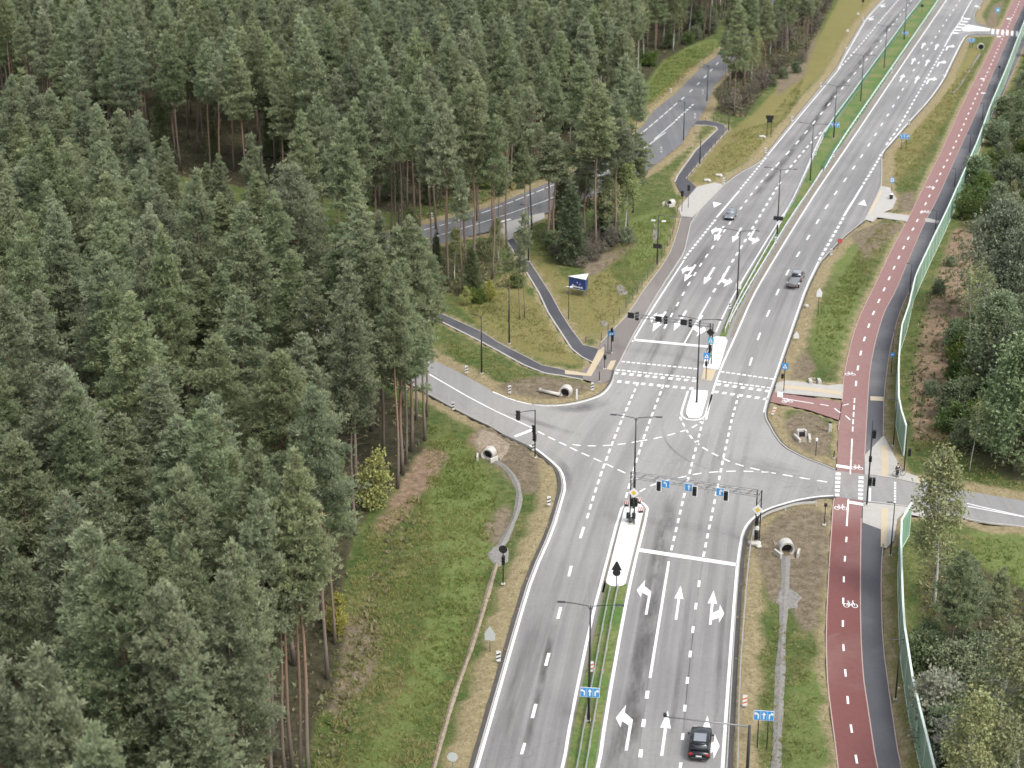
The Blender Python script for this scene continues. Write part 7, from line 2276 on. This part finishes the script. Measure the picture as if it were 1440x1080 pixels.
def person():
    p = stand(1261.3, 671)
    e = empty('person', (p.x, p.y, 0.03), 'person in dark clothes standing beside a bicycle at the cross road', 'person', None, math.radians(200))
    V = {'pel': (0, 0, .95), 'wai': (0, .01, 1.10), 'che': (0, .02, 1.32), 'nek': (0, .02, 1.49), 'hd0': (0, .035, 1.58), 'hd1': (0, .045, 1.68), 'hd2': (0, .03, 1.77)}
    E = [('pel', 'wai'), ('wai', 'che'), ('che', 'nek'), ('nek', 'hd0'), ('hd0', 'hd1'), ('hd1', 'hd2')]
    Rr = {'pel': (.155, .115), 'wai': (.14, .10), 'che': (.165, .115), 'nek': .055, 'hd0': (.068, .075), 'hd1': (.078, .095), 'hd2': (.05, .06)}
    arms = {-1: [(-.20, .02, 1.42), (-.27, .03, 1.15), (-.30, .20, .98), (-.31, .27, .95)], 1: [(.20, .02, 1.42), (.27, .0, 1.14), (.27, .06, .90), (.27, .08, .82)]}
    for s_, a in arms.items():
        t = 'L' if s_ < 0 else 'R'
        for i, q in enumerate(a): V[t + str(i)] = q
        Rr[t + '0'], Rr[t + '1'], Rr[t + '2'], Rr[t + '3'] = .062, .048, .033, (.042, .02)
        E += [('che', t + '0')] + [(t + str(i), t + str(i + 1)) for i in range(3)]
        d = (Vector(a[3]) - Vector(a[2])).normalized()
        for k in range(4):
            base = Vector(a[3]) + d * .045 + Vector((0, .012, 0)) * (k - 1.5) * 1.4
            tip = base + d * (.07 - .008 * abs(k - 1)) + Vector((-.018 * s_, 0, -.01))
            V[t + 'f%d' % k] = tuple(base); V[t + 'g%d' % k] = tuple(tip); Rr[t + 'f%d' % k] = .010; Rr[t + 'g%d' % k] = .008
            E += [(t + '3', t + 'f%d' % k), (t + 'f%d' % k, t + 'g%d' % k)]
        V[t + 't'] = tuple(Vector(a[3]) + Vector((-s_ * .02, .045, -.01))); V[t + 'u'] = tuple(Vector(a[3]) + Vector((-s_ * .03, .07, -.035)) + d * .02); Rr[t + 't'] = .011; Rr[t + 'u'] = .009
        E += [(t + '3', t + 't'), (t + 't', t + 'u')]
        g = 'l' if s_ < 0 else 'r'
        for i, q in enumerate([(s_ * .095, 0, .88), (s_ * .105, .03, .50), (s_ * .11, -.01, .10), (s_ * .12, .13, .05)]): V[g + str(i)] = q
        Rr[g + '0'], Rr[g + '1'], Rr[g + '2'], Rr[g + '3'] = .092, .062, .045, (.045, .035)
        E += [('pel', g + '0')] + [(g + str(i), g + str(i + 1)) for i in range(3)]
    def sub(keys, f=1.0, add=0.0):
        ks = [k for k in V if k in keys]
        ix = {k: i for i, k in enumerate(ks)}
        ed = [(ix[a], ix[b]) for a, b in E if a in ix and b in ix]
        rad = [tuple(x * f + add for x in (Rr[k] if isinstance(Rr[k], tuple) else (Rr[k],) * 2)) for k in ks]
        return [V[k] for k in ks], ed, rad
    v, ed, rr_ = sub(set(V))
    body = skinned('body', v, ed, rr_, 'skin', e)
    v, ed, rr_ = sub({'pel', 'wai', 'che', 'L0', 'L1', 'L2', 'R0', 'R1', 'R2'}, 1.0, .018)
    skinned('jacket', v, ed, rr_, 'charcoal_cloth', e)
    v, ed, rr_ = sub({'pel', 'l0', 'l1', 'l2', 'r0', 'r1', 'r2'}, 1.0, .014)
    skinned('trousers', v, ed, rr_, 'dark_cloth', e)
    for s_ in (-1, 1): part(MB().box((s_ * .118, .06, .05), (.10, .29, .10), bev=.04), 'shoe', 'signal_black', e, True)
    hm = MB()
    rings = []
    for z, r in ((1.63, .088), (1.70, .10), (1.76, .095), (1.81, .07), (1.835, .03)):
        rings.append([(r * .86 * math.cos(a), .02 + r * 1.08 * math.sin(a) - .012, z) for a in np.linspace(0, 2 * math.pi, 14, endpoint=False)])
    hm.loft(rings); part(hm, 'hair', 'hair_dark', e, True)
    part(MB().box((0, .155, 1.655), (.025, .035, .045), bev=.01), 'nose', 'skin', body)
    for s_ in (-1, 1): part(MB().box((s_ * .032, .132, 1.69), (.022, .012, .012), bev=.004), 'eye', 'hair_dark', body); part(MB().box((s_ * .082, .04, 1.665), (.02, .04, .06), bev=.008), 'ear', 'skin', body)
    part(MB().box((0, .132, 1.615), (.05, .012, .012), bev=.004), 'mouth', 'sign_red', body)
person()
p = stand(1263.8, 669.5)
e = empty('bicycle', (p.x, p.y, 0.03), 'dark bicycle held beside the person in dark clothes', 'bicycle', None, math.radians(15))
for x in (-.52, .52):
    ring = [(x + .33 * math.cos(a), 0, .34 + .33 * math.sin(a)) for a in np.linspace(0, 2 * math.pi, 25)]
    t = part(MB().tube(ring, .024, 6), 'wheel', 'tyre', e, True)
    sp = MB()
    for k in range(8): sp.tube([(x, 0, .34), (x + .32 * math.cos(k * .785), 0, .34 + .32 * math.sin(k * .785))], .004, 3)
    part(sp, 'spokes', 'rim', t)
fr = MB()
for a_, b2 in (((-.52, .34), (-.08, .30)), ((-.52, .34), (-.22, .78)), ((-.08, .30), (-.24, .90)), ((-.08, .30), (.36, .80)), ((-.22, .80), (.36, .84)), ((.52, .34), (.34, .98))):
    fr.tube([(a_[0], 0, a_[1]), (b2[0], 0, b2[1])], .022, 6)
part(fr, 'frame', 'dark_metal', e, True)
part(MB().box((-.25, 0, .95), (.26, .15, .06), bev=.025), 'saddle', 'signal_black', e); part(MB().tube([(.30, -.28, 1.04), (.36, 0, 1.0), (.30, .28, 1.04)], .018, 6), 'handlebar', 'dark_metal', e, True)

# ------------------------------------------------------------------ camera, light, sky
cd = bpy.data.cameras.new('camera')
cam = bpy.data.objects.new('camera', cd)
COL.objects.link(cam)
cam.location = (0, 0, CH)
cam.rotation_euler = (math.pi / 2 - TH, 0, 0)
cd.sensor_width = 36.0
cd.lens = 36.0 * FPX / 1440.0
cd.clip_start, cd.clip_end = 1.0, 9000.0
cd.dof.use_dof = True
cd.dof.focus_distance = 190.0
cd.dof.aperture_fstop = cd.lens / 1000.0 / 0.26
SC.camera = cam
SUN_EL, SUN_AZ = math.radians(55), math.radians(140)     # high, behind the camera to the east, through cloud
sl = bpy.data.lights.new('sun', 'SUN')
sl.energy = 0.85
sl.angle = math.radians(15)
sl.color = (1.0, 0.98, 0.95)
so = bpy.data.objects.new('sun', sl)
COL.objects.link(so)
dirv = Vector((math.sin(SUN_AZ) * math.cos(SUN_EL), math.cos(SUN_AZ) * math.cos(SUN_EL), math.sin(SUN_EL)))
so.rotation_euler = dirv.to_track_quat('Z', 'Y').to_euler()
w = bpy.data.worlds.new('World')
SC.world = w
w.use_nodes = True
nt = w.node_tree
bg = nt.nodes['Background']
sky = nt.nodes.new('ShaderNodeTexSky')
sky.sky_type = 'NISHITA'
sky.sun_disc = False
sky.sun_elevation = SUN_EL
sky.sun_rotation = SUN_AZ
sky.air_density, sky.dust_density, sky.ozone_density = 1.0, 3.0, 1.0
hs = nt.nodes.new('ShaderNodeHueSaturation')
hs.inputs['Saturation'].default_value = 0.35             # cloud cover greys the sky
nt.links.new(sky.outputs[0], hs.inputs['Color'])
nt.links.new(hs.outputs[0], bg.inputs['Color'])
bg.inputs['Strength'].default_value = 0.15
SC.view_settings.view_transform = 'Standard'
SC.view_settings.look = 'None'
SC.view_settings.exposure = 1.2
SC.view_settings.gamma = 1.0
SC.cycles.max_bounces = 6
SC.cycles.diffuse_bounces = 3
SC.cycles.glossy_bounces = 2
SC.cycles.transmission_bounces = 2
SC.cycles.transparent_max_bounces = 8
